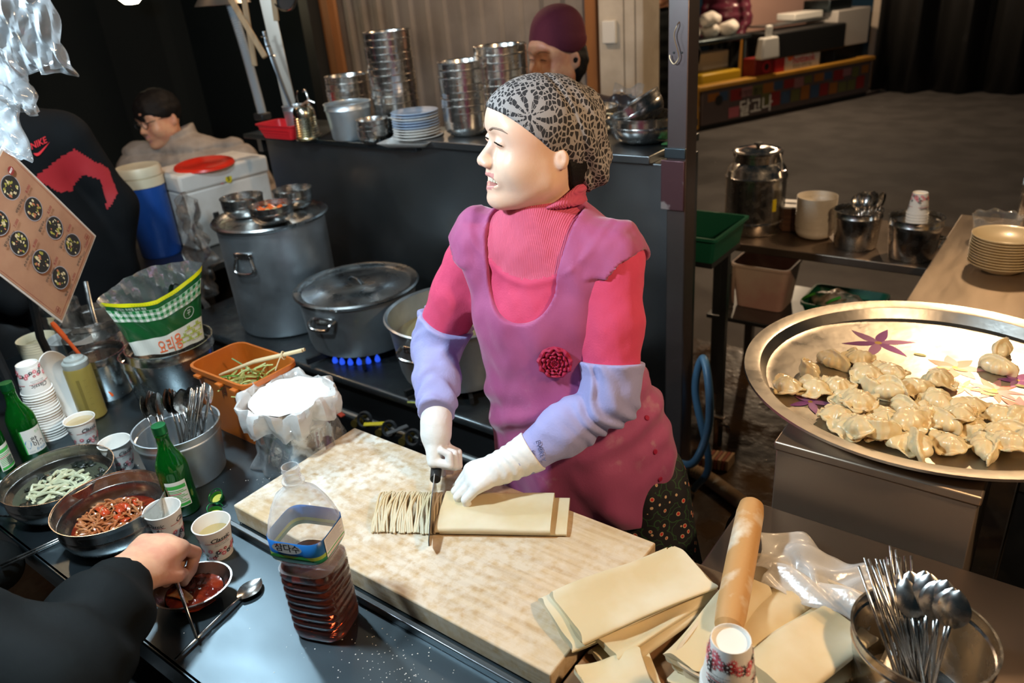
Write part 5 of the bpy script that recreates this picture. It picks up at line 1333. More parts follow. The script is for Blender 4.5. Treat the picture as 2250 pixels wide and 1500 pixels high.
def apron(P):
    q = local(P); z = P[:, 2]
    skirt = ell_(P, (-0.80, 1.245, 0.80), (0.198, 0.158, 0.30), BR)
    d = smin(torso(P) - 0.015, skirt, 0.05)
    d = np.minimum(d, smax(shirt(P) - 0.009, 1.29 - z, 0.01))
    fold = 0.008 * np.sin(q[:, 0] * 46 + 3.0 * np.sin(z * 9) + 1.0) * np.clip((1.0 - z) * 4, 0, 1) + 0.006 * np.sin((z - 0.55 * q[:, 0]) * 80) * np.exp(-((z - 0.965) / 0.06) ** 2) + 0.003 * np.sin(q[:, 0] * 75 + z * 12) * np.clip((z - 1.05) * 5, 0, 1)
    d = d + fold + 0.0026 * wob(P, 60, 4.0)
    # scoop neck in front, shallow at the back
    nz = np.where(q[:, 1] < 0, 1.205, 1.40)
    scoop = np.maximum(np.abs(q[:, 0] + 0.012) - (0.074 + 0.10 * np.clip(z - 1.30, 0, 0.1)), nz - z)
    rr_ = np.sqrt(np.clip(np.abs(q[:, 0] + 0.012) - 0.0, 0, 1) ** 2 + (np.clip(nz + 0.075 - z, 0, 1)) ** 2) - 0.075
    scoop = np.where(z < nz + 0.075, rr_, np.abs(q[:, 0] + 0.012) - 0.075 - 0.22 * np.clip(z - 1.30, 0, 0.1))
    d = smax(d, -scoop, 0.003)
    arm = np.minimum(cap_(P, LSH + (0.055, -0.01, -0.055), LEL + (0.01, 0, 0.06), 0.078, 0.062), cap_(P, RSH + (-0.050, -0.01, -0.055), REL + (-0.01, 0, 0.05), 0.078, 0.062))
    d = smax(d, -arm, 0.004)
    slit = np.maximum(np.abs((P[:, 0] + 0.575) + 0.35 * (z - 0.9)) - 0.012 * np.clip((0.86 - z) * 10, 0, 1.6), z - 0.86)
    d = np.maximum(d, -slit)
    d = smax(d, 0.715 + 0.10 * (q[:, 0] < -9) + 0.006 * np.sin(q[:, 0] * 40) - z, 0.004)
    return smax(d, -(torso(P) + 0.004), 0.003)
surf_obj('apron', apron, (-1.12, 0.98, 0.69), (-0.52, 1.46, 1.46), 0.0048, apron_m, cook, base=WB_)
outer = lambda P: torso(P) - 0.015
bp_, bn_ = onto(outer, (-0.765, 1.09, 1.135), 0.002)
q = MB(); mt = orient(bp_ - WB_, bn_, (1, 0.3, 0)); crim = mat('crimson_ruffle', (0.34, 0.006, 0.05), 0.7)
for k in range(4):
    R0 = 0.034 - 0.0085 * k
    q.sheet(lambda u, v: (R0 * (1 + 0.05 * math.sin(9 * 6.283 * u + k)) * (0.75 + 0.25 * v) * math.cos(6.283 * u), R0 * (1 + 0.05 * math.sin(9 * 6.283 * u + k)) * (0.75 + 0.25 * v) * math.sin(6.283 * u), 0.004 + 0.004 * math.sin(PI * v) + 0.0025 * math.sin(11 * 6.283 * u + 2 * k)), 66, 5, cu=True, mtx=mt)
q.lathe([(0, 0.004), (0.033, 0.003), (0.034, 0)], 30, mt); q.build('rosette_badge', crim, cook)
for k, z in enumerate((1.14, 1.06, 0.985, 0.905, 0.83)):
    p_, n_ = onto(lambda P: apron(P), (-0.60 + 0.012 * k, 1.21, z), 0.001)
    q = MB(); q.lathe([(0, 0.002), (0.005, 0.002), (0.006, 0), ], 12, orient(p_ - WB_, n_)); q.build('button', crim, cook)
pk, pn = onto(outer, (-0.72, 1.05, 0.90), 0.012)
# trousers
pants_m = mat('black_floral_cotton', (0.012, 0.012, 0.016), 0.75)
nt, pb = nodes_of(pants_m)
t4 = nt.nodes.new('ShaderNodeTexCoord'); vo = nt.nodes.new('ShaderNodeTexVoronoi'); vo.inputs['Scale'].default_value = 42; nt.links.new(t4.outputs['Object'], vo.inputs['Vector'])
cr = nt.nodes.new('ShaderNodeValToRGB'); e = cr.color_ramp; e.interpolation = 'CONSTANT'
e.elements[0].position = 0.0; e.elements[0].color = (0.55, 0.03, 0.025, 1); e.elements[1].position = 0.16; e.elements[1].color = (0.6, 0.42, 0.25, 1)
x_ = e.elements.new(0.22); x_.color = (0.012, 0.012, 0.016, 1); x_ = e.elements.new(0.62); x_.color = (0.03, 0.09, 0.03, 1); x_ = e.elements.new(0.68); x_.color = (0.012, 0.012, 0.016, 1)
nt.links.new(vo.outputs['Distance'], cr.inputs[0]); nt.links.new(cr.outputs[0], pb.inputs['Base Color'])
def pants(P):
    d = ell_(P, (-0.80, 1.25, 0.80), (0.178, 0.14, 0.16), BR)
    for s in (-1, 1):
        h = np.array((-0.80, 1.25, 0.78)) + SD_ * 0.085 * s; k = h + np.array((0.02 * s + 0.01, 0.0, -0.36)); a = k + np.array((0.01 * s, 0.02, -0.36))
        d = smin(d, chain_(P, [(h, 0.115), (k, 0.105), (a, 0.085)]), 0.03)
    d = smin(d, cap_(P, (-0.66, 1.27, 0.74), (-0.60, 1.26, 0.42), 0.09, 0.11), 0.05)
    return smax(d + 0.005 * np.sin(P[:, 0] * 60 + P[:, 1] * 45), 0.05 - P[:, 2], 0.005)
surf_obj('trousers', pants, (-1.08, 1.04, 0.03), (-0.42, 1.46, 0.97), 0.009, pants_m, cook, base=WB_)
for s in (-1, 1):
    c0 = np.array((-0.79, 1.21, 0.0)) + SD_ * 0.115 * s
    fn = lambda P: smax(smin(cap_(P, c0 + (0, 0.05, 0.045), c0 + (0, -0.09, 0.03), 0.045, 0.036), cap_(P, c0 + (0, 0.05, 0.05), c0 + (0, 0.05, 0.10), 0.045, 0.04), 0.02), 0.003 - P[:, 2], 0.004)
    surf_obj('shoe', fn, c0 + (-0.07, -0.16, -0.01), c0 + (0.07, 0.13, 0.16), 0.008, rubber, cook, base=WB_)
# crochet hat
hat_m = mat('crochet_wool', (0.42, 0.39, 0.37), 0.85)
nt, pb = nodes_of(hat_m)
tc5 = nt.nodes.new('ShaderNodeUVMap') if False else nt.nodes.new('ShaderNodeAttribute'); tc5.attribute_name = 'knit'
vo = nt.nodes.new('ShaderNodeTexVoronoi'); vo.feature = 'DISTANCE_TO_EDGE'; vo.inputs['Scale'].default_value = 120; vo.inputs['Randomness'].default_value = 0.75
nz = nt.nodes.new('ShaderNodeTexNoise'); nz.inputs['Scale'].default_value = 26; nz.inputs['Detail'].default_value = 1
mpk = nt.nodes.new('ShaderNodeMapping'); mpk.inputs['Scale'].default_value = (1.0, 0.62, 1.0)
nt.links.new(tc5.outputs['Vector'], mpk.inputs[0]); nt.links.new(mpk.outputs[0], vo.inputs['Vector']); nt.links.new(tc5.outputs['Vector'], nz.inputs['Vector'])
# flower motif: rays round a centre on the side panel
sep = nt.nodes.new('ShaderNodeSeparateXYZ'); nt.links.new(tc5.outputs['Vector'], sep.inputs[0])
def mth(op, a, b=None, c=None):
    n = nt.nodes.new('ShaderNodeMath'); n.operation = op
    for i, v in enumerate((a, b, c)):
        if v is None: continue
        if isinstance(v, (int, float)): n.inputs[i].default_value = v
        else: nt.links.new(v, n.inputs[i])
    return n.outputs[0]
dx = mth('SUBTRACT', sep.outputs[0], -0.045); dy = mth('SUBTRACT', sep.outputs[1], 0.062)
rad = mth('SQRT', mth('ADD', mth('MULTIPLY', dx, dx), mth('MULTIPLY', dy, dy)))
ray = mth('SINE', mth('MULTIPLY', mth('ARCTAN2', dy, dx), 10.0))
inray = mth('MULTIPLY', mth('LESS_THAN', rad, 0.040), mth('GREATER_THAN', rad, 0.008))
petal = mth('MULTIPLY', inray, mth('GREATER_THAN', ray, 0.15))
gap = mth('MULTIPLY', inray, mth('LESS_THAN', ray, -0.35))
thr = mth('ADD', mth('MULTIPLY', nz.outputs[0], 0.22), -0.02)
thr2 = mth('SUBTRACT', mth('ADD', thr, mth('MULTIPLY', gap, 0.09)), mth('MULTIPLY', petal, 0.30))
thr3 = mth('SUBTRACT', thr2, mth('MULTIPLY', mth('LESS_THAN', sep.outputs[0], -0.07), 0.03))
hole = mth('GREATER_THAN', mth('MULTIPLY', vo.outputs['Distance'], 1.0), mth('MAXIMUM', mth('SUBTRACT', 0.21, thr3), 0.03))
mxh = nt.nodes.new('ShaderNodeMix'); mxh.data_type = 'RGBA'; mxh.inputs[6].default_value = (0.30, 0.275, 0.265, 1); mxh.inputs[7].default_value = (0.022, 0.02, 0.022, 1)
nt.links.new(hole, mxh.inputs[0]); nt.links.new(mxh.outputs[2], pb.inputs['Base Color'])
bph = nt.nodes.new('ShaderNodeBump'); bph.inputs['Strength'].default_value = 0.9; bph.inputs['Distance'].default_value = 0.004; bph.invert = True
nt.links.new(hole, bph.inputs['Height']); nt.links.new(bph.outputs[0], pb.inputs['Normal'])
def hat_l(q):
    d = ell_(q, (0, 0.008, 0.044), (0.0885, 0.1165, 0.088))
    d = smin(d, ell_(q, (0.0, 0.070, 0.020), (0.078, 0.066, 0.080)), 0.03)
    sl = smin(d, ell_(q, (0.012, 0.106, -0.038), (0.056, 0.042, 0.056)), 0.018)
    y = q[:, 1]
    edge = np.interp(y, [-0.12, -0.08, -0.02, 0.02, 0.055, 0.09, 0.105, 0.12, 0.2], [0.080, 0.062, 0.018, -0.022, -0.066, -0.092, -0.090, -0.11, -0.15]).astype(np.float32)
    d = smax(sl, (edge - q[:, 2]) * 0.8, 0.006)
    pl = 0.0035 * np.sin(q[:, 1] * 130 + q[:, 2] * 90) * np.clip((q[:, 1] - 0.02) * 14, 0, 1) + 0.003 * np.exp(-((q[:, 1] - 0.045 + 0.45 * (q[:, 2] - 0.05)) / 0.006) ** 2)
    return d + pl
hatf = lambda P: hat_l(((P - HO.astype(np.float32)) @ HR.astype(np.float32)) / HS) * HS
hat = surf_obj('crochet_hat', hatf, HO - 0.24, HO + 0.24, 0.0036, hat_m, cook, base=WB_)
me = hat.data; co = np.empty(len(me.vertices) * 3, np.float32); me.vertices.foreach_get('co', co)
ql = ((co.reshape(-1, 3) + WB_ - HO) @ HR) / HS
at = me.attributes.new('knit', 'FLOAT_VECTOR', 'POINT')
at.data.foreach_set('vector', np.stack([ql[:, 1], ql[:, 2] * 1.0, ql[:, 0] * 1.0], 1).astype(np.float32).ravel())
def hairf(P):
    q = ((P - HO.astype(np.float32)) @ HR.astype(np.float32)) / HS
    d = ell_(q, (0, 0.040, -0.035), (0.070, 0.072, 0.075))
    return smax(smax(d, -0.118 - q[:, 2], 0.004), 0.048 - q[:, 1] - 0.25 * (q[:, 2] + 0.06), 0.004) * HS
surf_obj('hair', hairf, HO - 0.2, HO + 0.2, 0.004, hair_m, cook, base=WB_)

# ------------------------------------------------------------------ knife, board, dough
BT = 0.866
bd = thing('cutting_board', 'large pale wooden cutting board dusted with flour', 'cutting board', (-0.902, 0.824, TZ))
wood = mat('pale_board_wood', (0.55, 0.40, 0.23), 0.6, col2=(0.43, 0.28, 0.135), nscale=3.2, stretch=(1.2, 26, 26), lo=0.42, hi=0.62, namt=0.8, bump=0.12, bscale=4)
nt, pb = nodes_of(wood)
t6 = nt.nodes.new('ShaderNodeTexCoord'); na = nt.nodes.new('ShaderNodeTexNoise'); na.inputs['Scale'].default_value = 9; na.inputs['Detail'].default_value = 8; na.inputs['Roughness'].default_value = 0.7
nb = nt.nodes.new('ShaderNodeTexNoise'); nb.inputs['Scale'].default_value = 60; nb.inputs['Detail'].default_value = 6
sp6 = nt.nodes.new('ShaderNodeSeparateXYZ'); nt.links.new(t6.outputs['Object'], sp6.inputs[0])
for n in (na, nb): nt.links.new(t6.outputs['Object'], n.inputs['Vector'])
ma = nt.nodes.new('ShaderNodeMapRange'); ma.inputs[1].default_value, ma.inputs[2].default_value = 0.36, 0.58
nt.links.new(mth_ if False else na.outputs[0], ma.inputs[0])
mb_ = nt.nodes.new('ShaderNodeMapRange'); mb_.inputs[1].default_value, mb_.inputs[2].default_value = 0.30, 0.56; nt.links.new(nb.outputs[0], mb_.inputs[0])
mc = nt.nodes.new('ShaderNodeMapRange'); mc.inputs[1].default_value, mc.inputs[2].default_value = 0.30, -0.30; mc.inputs[3].default_value, mc.inputs[4].default_value = 0.35, 1.0; nt.links.new(sp6.outputs[0], mc.inputs[0])
mu = nt.nodes.new('ShaderNodeMath'); mu.operation = 'MULTIPLY'; nt.links.new(ma.outputs[0], mu.inputs[0]); nt.links.new(mb_.outputs[0], mu.inputs[1])
mv = nt.nodes.new('ShaderNodeMath'); mv.operation = 'MULTIPLY'; nt.links.new(mu.outputs[0], mv.inputs[0]); nt.links.new(mc.outputs[0], mv.inputs[1])
mw = nt.nodes.new('ShaderNodeMix'); mw.data_type = 'RGBA'; mw.inputs[7].default_value = (0.74, 0.70, 0.61, 1)
nt.links.new(pb.inputs['Base Color'].links[0].from_socket, mw.inputs[6]); nt.links.new(mv.outputs[0], mw.inputs[0]); nt.links.new(mw.outputs[2], pb.inputs['Base Color'])
q = MB(); q.box((0, 0, 0.0245), (0.802, 0.346, 0.043)); q.build('slab', wood, bd, bev=0.003)
for s in (-0.3, 0.3):
    q = MB(); q.box((s, 0, 0.0015), (0.05, 0.30, 0.003)); q.build('foot_batten', pw, bd)
dough_m = mat('raw_dough', (0.60, 0.48, 0.28), 0.6, col2=(0.68, 0.60, 0.43), nscale=7, sss=0.08, bump=0.05, bscale=60)
t = thing('kitchen_knife', 'long steel kitchen knife in the right glove slicing the dough', 'knife', (-0.95, 0.90, BT))
kd = Vector((0.61, -0.79, 0)).normalized(); kn = Vector((kd.y * -1, kd.x, 0))
mt = frame((0, 0, 0), kd, Vector((0, 0, 1)), kd.cross(Vector((0, 0, 1))))
q = MB(); q.prism([(-0.005, 0.0), (0.12, 0.0), (0.165, 0.006), (0.185, 0.022), (0.18, 0.030), (0.1, 0.046), (-0.005, 0.048)], -0.0009, 0.0009, mt); q.build('blade', steel_pol, t, smooth=0)
q = MB(); q.tube([tuple(kd * -0.005 + Vector((0, 0, 0.034))), tuple(kd * -0.06 + Vector((0, 0, 0.038))), tuple(kd * -0.115 + Vector((0, 0, 0.036)))], [0.011, 0.012, 0.013], 12); q.build('handle', black, t)
# folded dough sheet on the board
t = thing('folded_dough', 'folded dough sheet being sliced under the left glove', 'dough', (-0.80, 0.90, BT))
dd = Vector((0.87, 0.485, 0)).normalized(); dn = Vector((-dd.y, dd.x, 0))
def dsheet(w0, x0, x1, z0, bulge, mb, off=0.0):
    def fn(u, v):
        a = u * 2 * PI; x = x0 + (x1 - x0) * v
        cw = w0 * 0.5 * (1 - 0.03 * v); cy = off + cw * math.copysign(abs(math.cos(a)) ** 0.45, math.cos(a)); cz = z0 + bulge * (0.5 + 0.5 * math.copysign(abs(math.sin(a)) ** 0.6, math.sin(a))) * (1 + 0.10 * math.sin(7 * v + cy * 20))
        p = dd * x + dn * cy
        return (p.x, p.y, cz)
    mb.sheet(fn, 36, 12, cu=True)
    n = 36; b = len(mb.v)
    mb.f.append([b - n + k for k in range(n)]); mb.mi.append(0); mb.f.append([b - 12 * n + k for k in range(n)][::-1]); mb.mi.append(0)
q = MB(); dsheet(0.118, -0.105, 0.115, 0.006, 0.018, q); q.build('upper_fold', dough_m, t)
q = MB(); dsheet(0.112, -0.098, 0.145, 0.0005, 0.011, q, 0.002); q.build('lower_fold', dough_m, t)
# sliced noodles
t = thing('cut_noodles', 'bundle of freshly cut noodle strands left of the knife', 'noodles', (-0.93, 0.835, BT))
rr = random.Random(5)
for k in range(38):
    x = 0.035 - 0.0035 * k + rr.uniform(-.0015, .0015); pts = []
    bend = rr.uniform(-0.004, 0.004)
    for s in range(8):
        u = s / 7; y = -0.06 + 0.125 * u + rr.uniform(-.0015, .0015)
        p = dd * (x + bend * math.sin(u * PI) + 0.0025 * math.sin(6 * u + k) - 0.012 * (u - .5)) + dn * (y + rr.uniform(-.002, .002))
        pts.append((p.x, p.y, 0.003 + 0.016 * math.sin(PI * min(1, max(0, u))) ** 0.7 + rr.uniform(0, 0.003)))
    q = MB(); q.tube(spline(pts, 2), 0.0023, 6); q.build('noodle_strand', dough_m, t)
# ------------------------------------------------------------------ dumpling tray
TC = (-0.184, 1.66, 0.951)
tray = thing('round_tray', 'huge round aluminium tray with floral print full of dumplings', 'tray', TC)
tray_m = mat('tray_aluminium', (0.56, 0.53, 0.48), 0.34, 1.0, nscale=9, rvar=0.10, col2=(0.48, 0.45, 0.40), bump=0.10, bscale=45)
q = MB(); q.lathe([(0, 0.0), (0.325, 0.0), (0.338, 0.006), (0.352, 0.027), (0.358, 0.030), (0.378, 0.031), (0.386, 0.035), (0.389, 0.0335), (0.386, 0.029), (0.38, 0.027), (0.36, 0.026), (0.354, 0.023), (0.34, 0.002), (0.326, -0.003), (0, -0.003)][::-1] if False else [(0, 0.0), (0.326, 0.0), (0.340, 0.002), (0.356, 0.024), (0.380, 0.026), (0.387, 0.030), (0.386, 0.035), (0.380, 0.034), (0.358, 0.031), (0.352, 0.029), (0.337, 0.007), (0.325, 0.0035), (0.318, 0.0035), (0.312, 0.0022), (0, 0.0022)], 96); q.build('dish', tray_m, tray)
p = Print(lambda x, y, L: (x, y, 0.0023 + L))
rr = random.Random(3)
def iris(cx, cy, s, mi, n=6, a0=0.0, w=0.3):
    for k in range(n):
        a = a0 + 2 * PI * k / n; c, sn = math.cos(a), math.sin(a); pts = []
        for j in range(13):
            t = j / 12; l = s * t; h = s * w * math.sin(PI * t ** 0.8) * 0.5 + 0.004 * s * math.sin(9 * t)
            pts.append((l, h))
        for j in range(11, 0, -1):
            t = j / 12; pts.append((s * t, -s * w * math.sin(PI * t ** 0.8) * 0.5 + 0.2 * s * t * (1 - t)))
        p.poly([(cx + x * c - y * sn, cy + x * sn + y * c) for x, y in pts], mi if k % 2 else mi + 1)
    p.poly(disc(cx, cy, s * 0.1, 10), 4)
PMAT = [mat('print_violet', (0.30, 0.10, 0.30), 0.3, 0.6), mat('print_mauve', (0.46, 0.22, 0.40), 0.3, 0.6), mat('print_coral', (0.62, 0.24, 0.20), 0.3, 0.6), mat('print_pink', (0.62, 0.32, 0.34), 0.3, 0.6), mat('print_gold', (0.6, 0.4, 0.1), 0.3, 0.6), mat('print_leaf', (0.34, 0.36, 0.18), 0.3, 0.6)]
for a in ((-0.142, 0.157, 0.085, 0, 6, 0.5, 0.34), (0.03, 0.105, 0.06, 2, 7, 0.2, 0.5), (0.115, 0.035, 0.055, 2, 9, 0.1, 0.35), (0.06, 0.02, 0.04, 2, 8, 0.6, 0.3), (0.15, 0.10, 0.04, 0, 6, 0.3, 0.5), (-0.195, -0.19, 0.05, 0, 5, 0.2, 0.4), (0.17, -0.02, 0.05, 2, 8, 0.2, 0.4)):
    p.mb = MB(); iris(*a); p.mb.build('printed_flower', PMAT, tray)
for k in range(9):
    p.mb = MB(); lx, ly = rr.uniform(-.05, .2), rr.uniform(0.0, .16); p.poly([(x + lx, y + ly) for x, y in disc(0, 0, 0.014, 10, 0.006)], 5); p.mb.build('printed_leaf', PMAT, tray)
# dumplings
dump_m = mat('glossy_dumpling_skin', (0.76, 0.62, 0.36), 0.28, sss=0.2, coat=0.5, col2=(0.74, 0.46, 0.20), nscale=26, lo=0.55, hi=0.75, namt=0.6, bump=0.12, bscale=90)
def dumpling_fn(v):
    rs = random.Random(40 + v); ph = rs.random() * 6; a1 = rs.uniform(0.003, 0.007); sk = rs.uniform(0.2, 0.9)
    def fn(P):
        th = np.arctan2(P[:, 1], P[:, 0]); r = np.sqrt(P[:, 0] ** 2 + P[:, 1] ** 2)
        if v % 3 == 2:      # half-moon with a standing seam
            d = ell_(P, (0, 0, 0.015), (0.034, 0.020, 0.017))
            fz = 0.026 + 0.012 * np.cos(P[:, 0] * 38) - P[:, 2]
            fin = np.maximum(np.abs(P[:, 1] - 0.010 * np.sin(P[:, 0] * 60 + ph) - 0.008 + 6 * P[:, 0] ** 2) - 0.0028, np.sqrt(P[:, 0] ** 2 + (P[:, 2] - 0.010) ** 2 * 1.6) - 0.040)
            d = smin(d, fin, 0.007)
        else:
            d = ell_(P, (0.002, 0, 0.0165), (0.026, 0.023, 0.017))
            zb = 0.011 + a1 * np.sin(2 * th + ph) + 0.0028 * np.sin(5 * th + 2 * ph) + 0.30 * np.clip(r - 0.022, 0, 1) * (0.9 if v % 3 == 0 else 0.15)
            brim = np.maximum(np.abs(P[:, 2] - zb) - 0.0022, r - 0.037 - 0.004 * np.sin(3 * th + ph))
            d = smin(d, brim, 0.008)
            wrap = ell_(P, (-0.020 * sk, 0.014, 0.020), (0.020, 0.012, 0.014)); d = smin(d, wrap, 0.008)
        d = d + 0.0012 * np.sin(9 * th + ph) * np.clip(r / 0.03, 0, 1) + 0.0012 * wob(P, 190, ph)
        return smax(d, -P[:, 2], 0.002) * 0.8
    return fn
DM = []
for v in range(6):
    V, F = surf(dumpling_fn(v), (-0.052, -0.05, -0.004), (0.052, 0.05, 0.056), 0.0024)
    me = bpy.data.meshes.new('dumpling'); me.from_pydata([tuple(x) for x in V], [], [list(map(int, f)) for f in F]); me.materials.append(dump_m); me.shade_smooth(); DM.append(me)
DP = [(-0.45, 1.463), (-0.416, 1.571), (-0.382, 1.638), (-0.341, 1.672), (-0.383, 1.495), (-0.341, 1.527), (-0.305, 1.606), (-0.262, 1.638), (-0.274, 1.552), (-0.306, 1.473), (-0.242, 1.537), (-0.207, 1.591), (-0.171, 1.654), (-0.157, 1.554), (-0.097, 1.557), (-0.312, 1.408), (-0.283, 1.448), (-0.23, 1.434), (-0.199, 1.49), (-0.16, 1.467), (-0.283, 1.356), (-0.226, 1.387), (-0.182, 1.432), (-0.178, 1.371), (-0.15, 1.365), (-0.107, 1.403), (-0.135, 1.459), (-0.076, 1.477), (-0.041, 1.549), (-0.045, 1.468), (-0.015, 1.554), (-0.009, 1.493), (-0.054, 1.416), (-0.019, 1.431), (0.005, 1.453), (-0.26, 1.332), (-0.221, 1.35), (-0.106, 1.484), (-0.079, 1.864), (-0.076, 1.767)]
own = {0: 'lone open-faced dumpling at the far left of the tray', 12: 'single dumpling lying apart in the middle of the floral print', 38: 'upper dumpling of the pair apart at the tray right', 39: 'lower dumpling of the pair apart at the tray right', 1: 'flat dumpling at the upper left corner of the dumpling heap', 11: 'flat-lying dumpling at the right tip of the upper heap'}
rr = random.Random(12); placed = []
for k, (x, y) in enumerate(DP):
    y += 0.012
    dx, dy = x - TC[0], y - TC[1]; r = math.hypot(dx, dy)
    if r > 0.292 and k not in (0,): x, y = TC[0] + dx * 0.292 / r, TC[1] + dy * 0.292 / r
    elif r > 0.31: x, y = TC[0] + dx * 0.30 / r, TC[1] + dy * 0.30 / r
    n = sum(1 for a, b in placed if math.hypot(a - x, b - y) < 0.05)
    z = TC[2] + 0.003 + min(0.020, 0.009 * n); placed.append((x, y))
    o = put('dumpling', DM[2 if k in (38, 39) else (0 if k == 0 else rr.randrange(6))], loc=(x, y, z))
    o.rotation_euler = (rr.uniform(-.3, .3) if n else 0, rr.uniform(-.3, .3) if n else 0, rr.uniform(0, 6.28)); s = rr.uniform(0.92, 1.06); o.scale = (s, s, s)
    tag(o, own.get(k, 'boiled dumpling in the crowded heap on the big tray'), 'dumpling', 'dumplings on the big tray')

# ------------------------------------------------------------------ dough, rolling pin and cups on the side table
def fold_sheet(name, label, loc, rz, L, W, H, plies=3, seed=0, tilt=(0, 0), sag=0.0):
    t = thing(name, label, 'dough', loc, rz); t.rotation_euler = (tilt[0], tilt[1], rz)
    for k in range(plies):
        q = MB(); h = H / plies; w = W * (1 - 0.03 * k); z0 = h * k; off = 0.010 * math.sin(seed + k * 2.1)
        def fn(u, v):
            a = 2 * PI * u; c, s = math.cos(a), math.sin(a)
            y = 0.5 * w * math.copysign(abs(c) ** 0.5, c) + off; z = z0 + h * (0.5 + 0.52 * math.copysign(abs(s) ** 0.7, s))
            x = (v - 0.5) * L * (1 - 0.02 * k) + 0.006 * math.sin(4 * u * 6.28 + seed + k) * (v - .5) + 0.012 * math.sin(seed * 3 + k * 1.7)
            z *= (1.0 + 0.18 * math.sin(5 * v + seed) * (0.5 + y / w)); z += sag * (v - 0.5) * abs(v - .5) + 0.005 * math.sin(3.3 * v + seed + k) * math.sin(6 * (y / w) + k)
            return (x, y, max(z, 0.0005))
        q.sheet(fn, 40, 18, cu=True); n = 40; b = len(q.v)
        q.f.append([b - n + j for j in range(n)]); q.mi.append(0); q.f.append([j for j in range(n)][::-1]); q.mi.append(0)
        q.build('ply', dough_m, t)
    return t
fold_sheet('dough_sheet', 'widest folded dough sheet lying half on the cutting board corner', (-0.472, 0.845, 0.8665), 1.05, 0.255, 0.125, 0.034, 3, 1.0, (0, 0.0))
fold_sheet('dough_sheet', 'narrow folded dough sheet between the widest sheet and the paper tray', (-0.412, 0.83, 0.846), 1.25, 0.225, 0.055, 0.036, 3, 2.0)
fold_sheet('dough_sheet', 'small dough roll poking out at the bottom before the board end', (-0.412, 0.705, 0.846), 0.9, 0.10, 0.085, 0.036, 2, 3.0)
t = thing('wooden_plank', 'scuffed brown wooden plank under the dough sheets', 'plank', (-0.405, 0.76, TZ)); q = MB(); q.box((0, 0, 0.0125), (0.17, 0.5, 0.024)); q.build('plank', mat('brown_plank', (0.24, 0.12, 0.05), 0.55, col2=(0.14, 0.07, 0.03), nscale=5, stretch=(8, 1, 8)), t, bev=0.003)
bn = thing('dough_tray', 'white plastic tray lined with paper holding dough sheets', 'tray', (-0.225, 0.895, TZ), -0.06)
q = MB(); loft(q, [rsec(0.225, 0.27, 0.03, 0.0), rsec(0.245, 0.29, 0.035, 0.060), rsec(0.252, 0.297, 0.036, 0.061), rsec(0.252, 0.297, 0.036, 0.065), rsec(0.242, 0.287, 0.034, 0.064), rsec(0.221, 0.266, 0.028, 0.004)], True, True); q.build('wall', mat('dusty_white_plastic', (0.66, 0.58, 0.44), 0.5, col2=(0.5, 0.4, 0.27), nscale=9, bump=0.2, bscale=60), bn)
fold_sheet('dough_sheet', 'dough roll lying along the left wall of the dough tray', (-0.315, 0.86, 0.842), 1.42, 0.22, 0.07, 0.05, 3, 4.0)
fold_sheet('dough_sheet', 'folded dough sheet under the rolling pin in the tray', (-0.262, 0.92, 0.836), 1.30, 0.20, 0.065, 0.046, 2, 5.0)
fold_sheet('dough_sheet', 'thick folded dough slab at the right of the dough tray', (-0.20, 0.875, 0.840), 1.18, 0.185, 0.10, 0.058, 3, 6.0)
def liner(u, v):
    return (-0.33 + 0.22 * u + 0.01 * math.sin(7 * v + 3 * u), 1.0 + 0.12 * v + 0.01 * math.sin(9 * u), 0.884 - 0.02 * u + 0.018 * math.sin(PI * v) + 0.006 * math.sin(14 * u + 5 * v) + 0.005 * math.sin(23 * u - 9 * v))
q = MB(); q.sheet(liner, 40, 18); tag(q.build('plastic_liner', film_w, solid=0.0006), 'crumpled milky plastic sheet behind the dough tray', 'plastic sheet')
q = MB(); q.sheet(lambda u, v: (-0.30 + 0.17 * u, 0.97 + 0.05 * v, 0.886 + 0.006 * math.sin(11 * u + 6 * v) + 0.012 * v), 26, 10); tag(q.build('plastic_liner', film_w, solid=0.0006), 'milky plastic sheet tucked between the pin and dough slab', 'plastic sheet')
# rolling pin
t = thing('rolling_pin', 'floury wooden rolling pin leaning on the dough tray', 'rolling pin', (-0.300, 0.835, 0.905))
pinm = mat('floury_pin_wood', (0.52, 0.29, 0.11), 0.55, col2=(0.72, 0.64, 0.50), nscale=16, stretch=(1, 1, 0.35), lo=0.52, hi=0.66, bump=0.2, bscale=40)
a_, b_ = Vector((0.0, 0.0, 0.0)), Vector((-0.068, 0.275, 0.028)); mt = orient(a_, b_ - a_)
L_ = (b_ - a_).length
q = MB(); q.lathe([(0, 0), (0.014, 0.001), (0.021, 0.008), (0.0235, 0.03), (0.0245, L_ * .5), (0.0235, L_ - 0.03), (0.021, L_ - 0.008), (0.014, L_), (0, L_ + 0.001)], 28, mt); q.build('barrel', pinm, t)
NS = 18
for k in range(NS):
    cup((-0.252, 0.715, TZ + 0.0766 + 0.0076 * (NS - 1 - k)), 'upturned paper cup in the foreground tower, %s of the stack' % nth(k, NS), 0.6 + (0 if k < 2 else k * 0.9), True, 'foreground tower of upturned paper cups', printed=(k < 2))
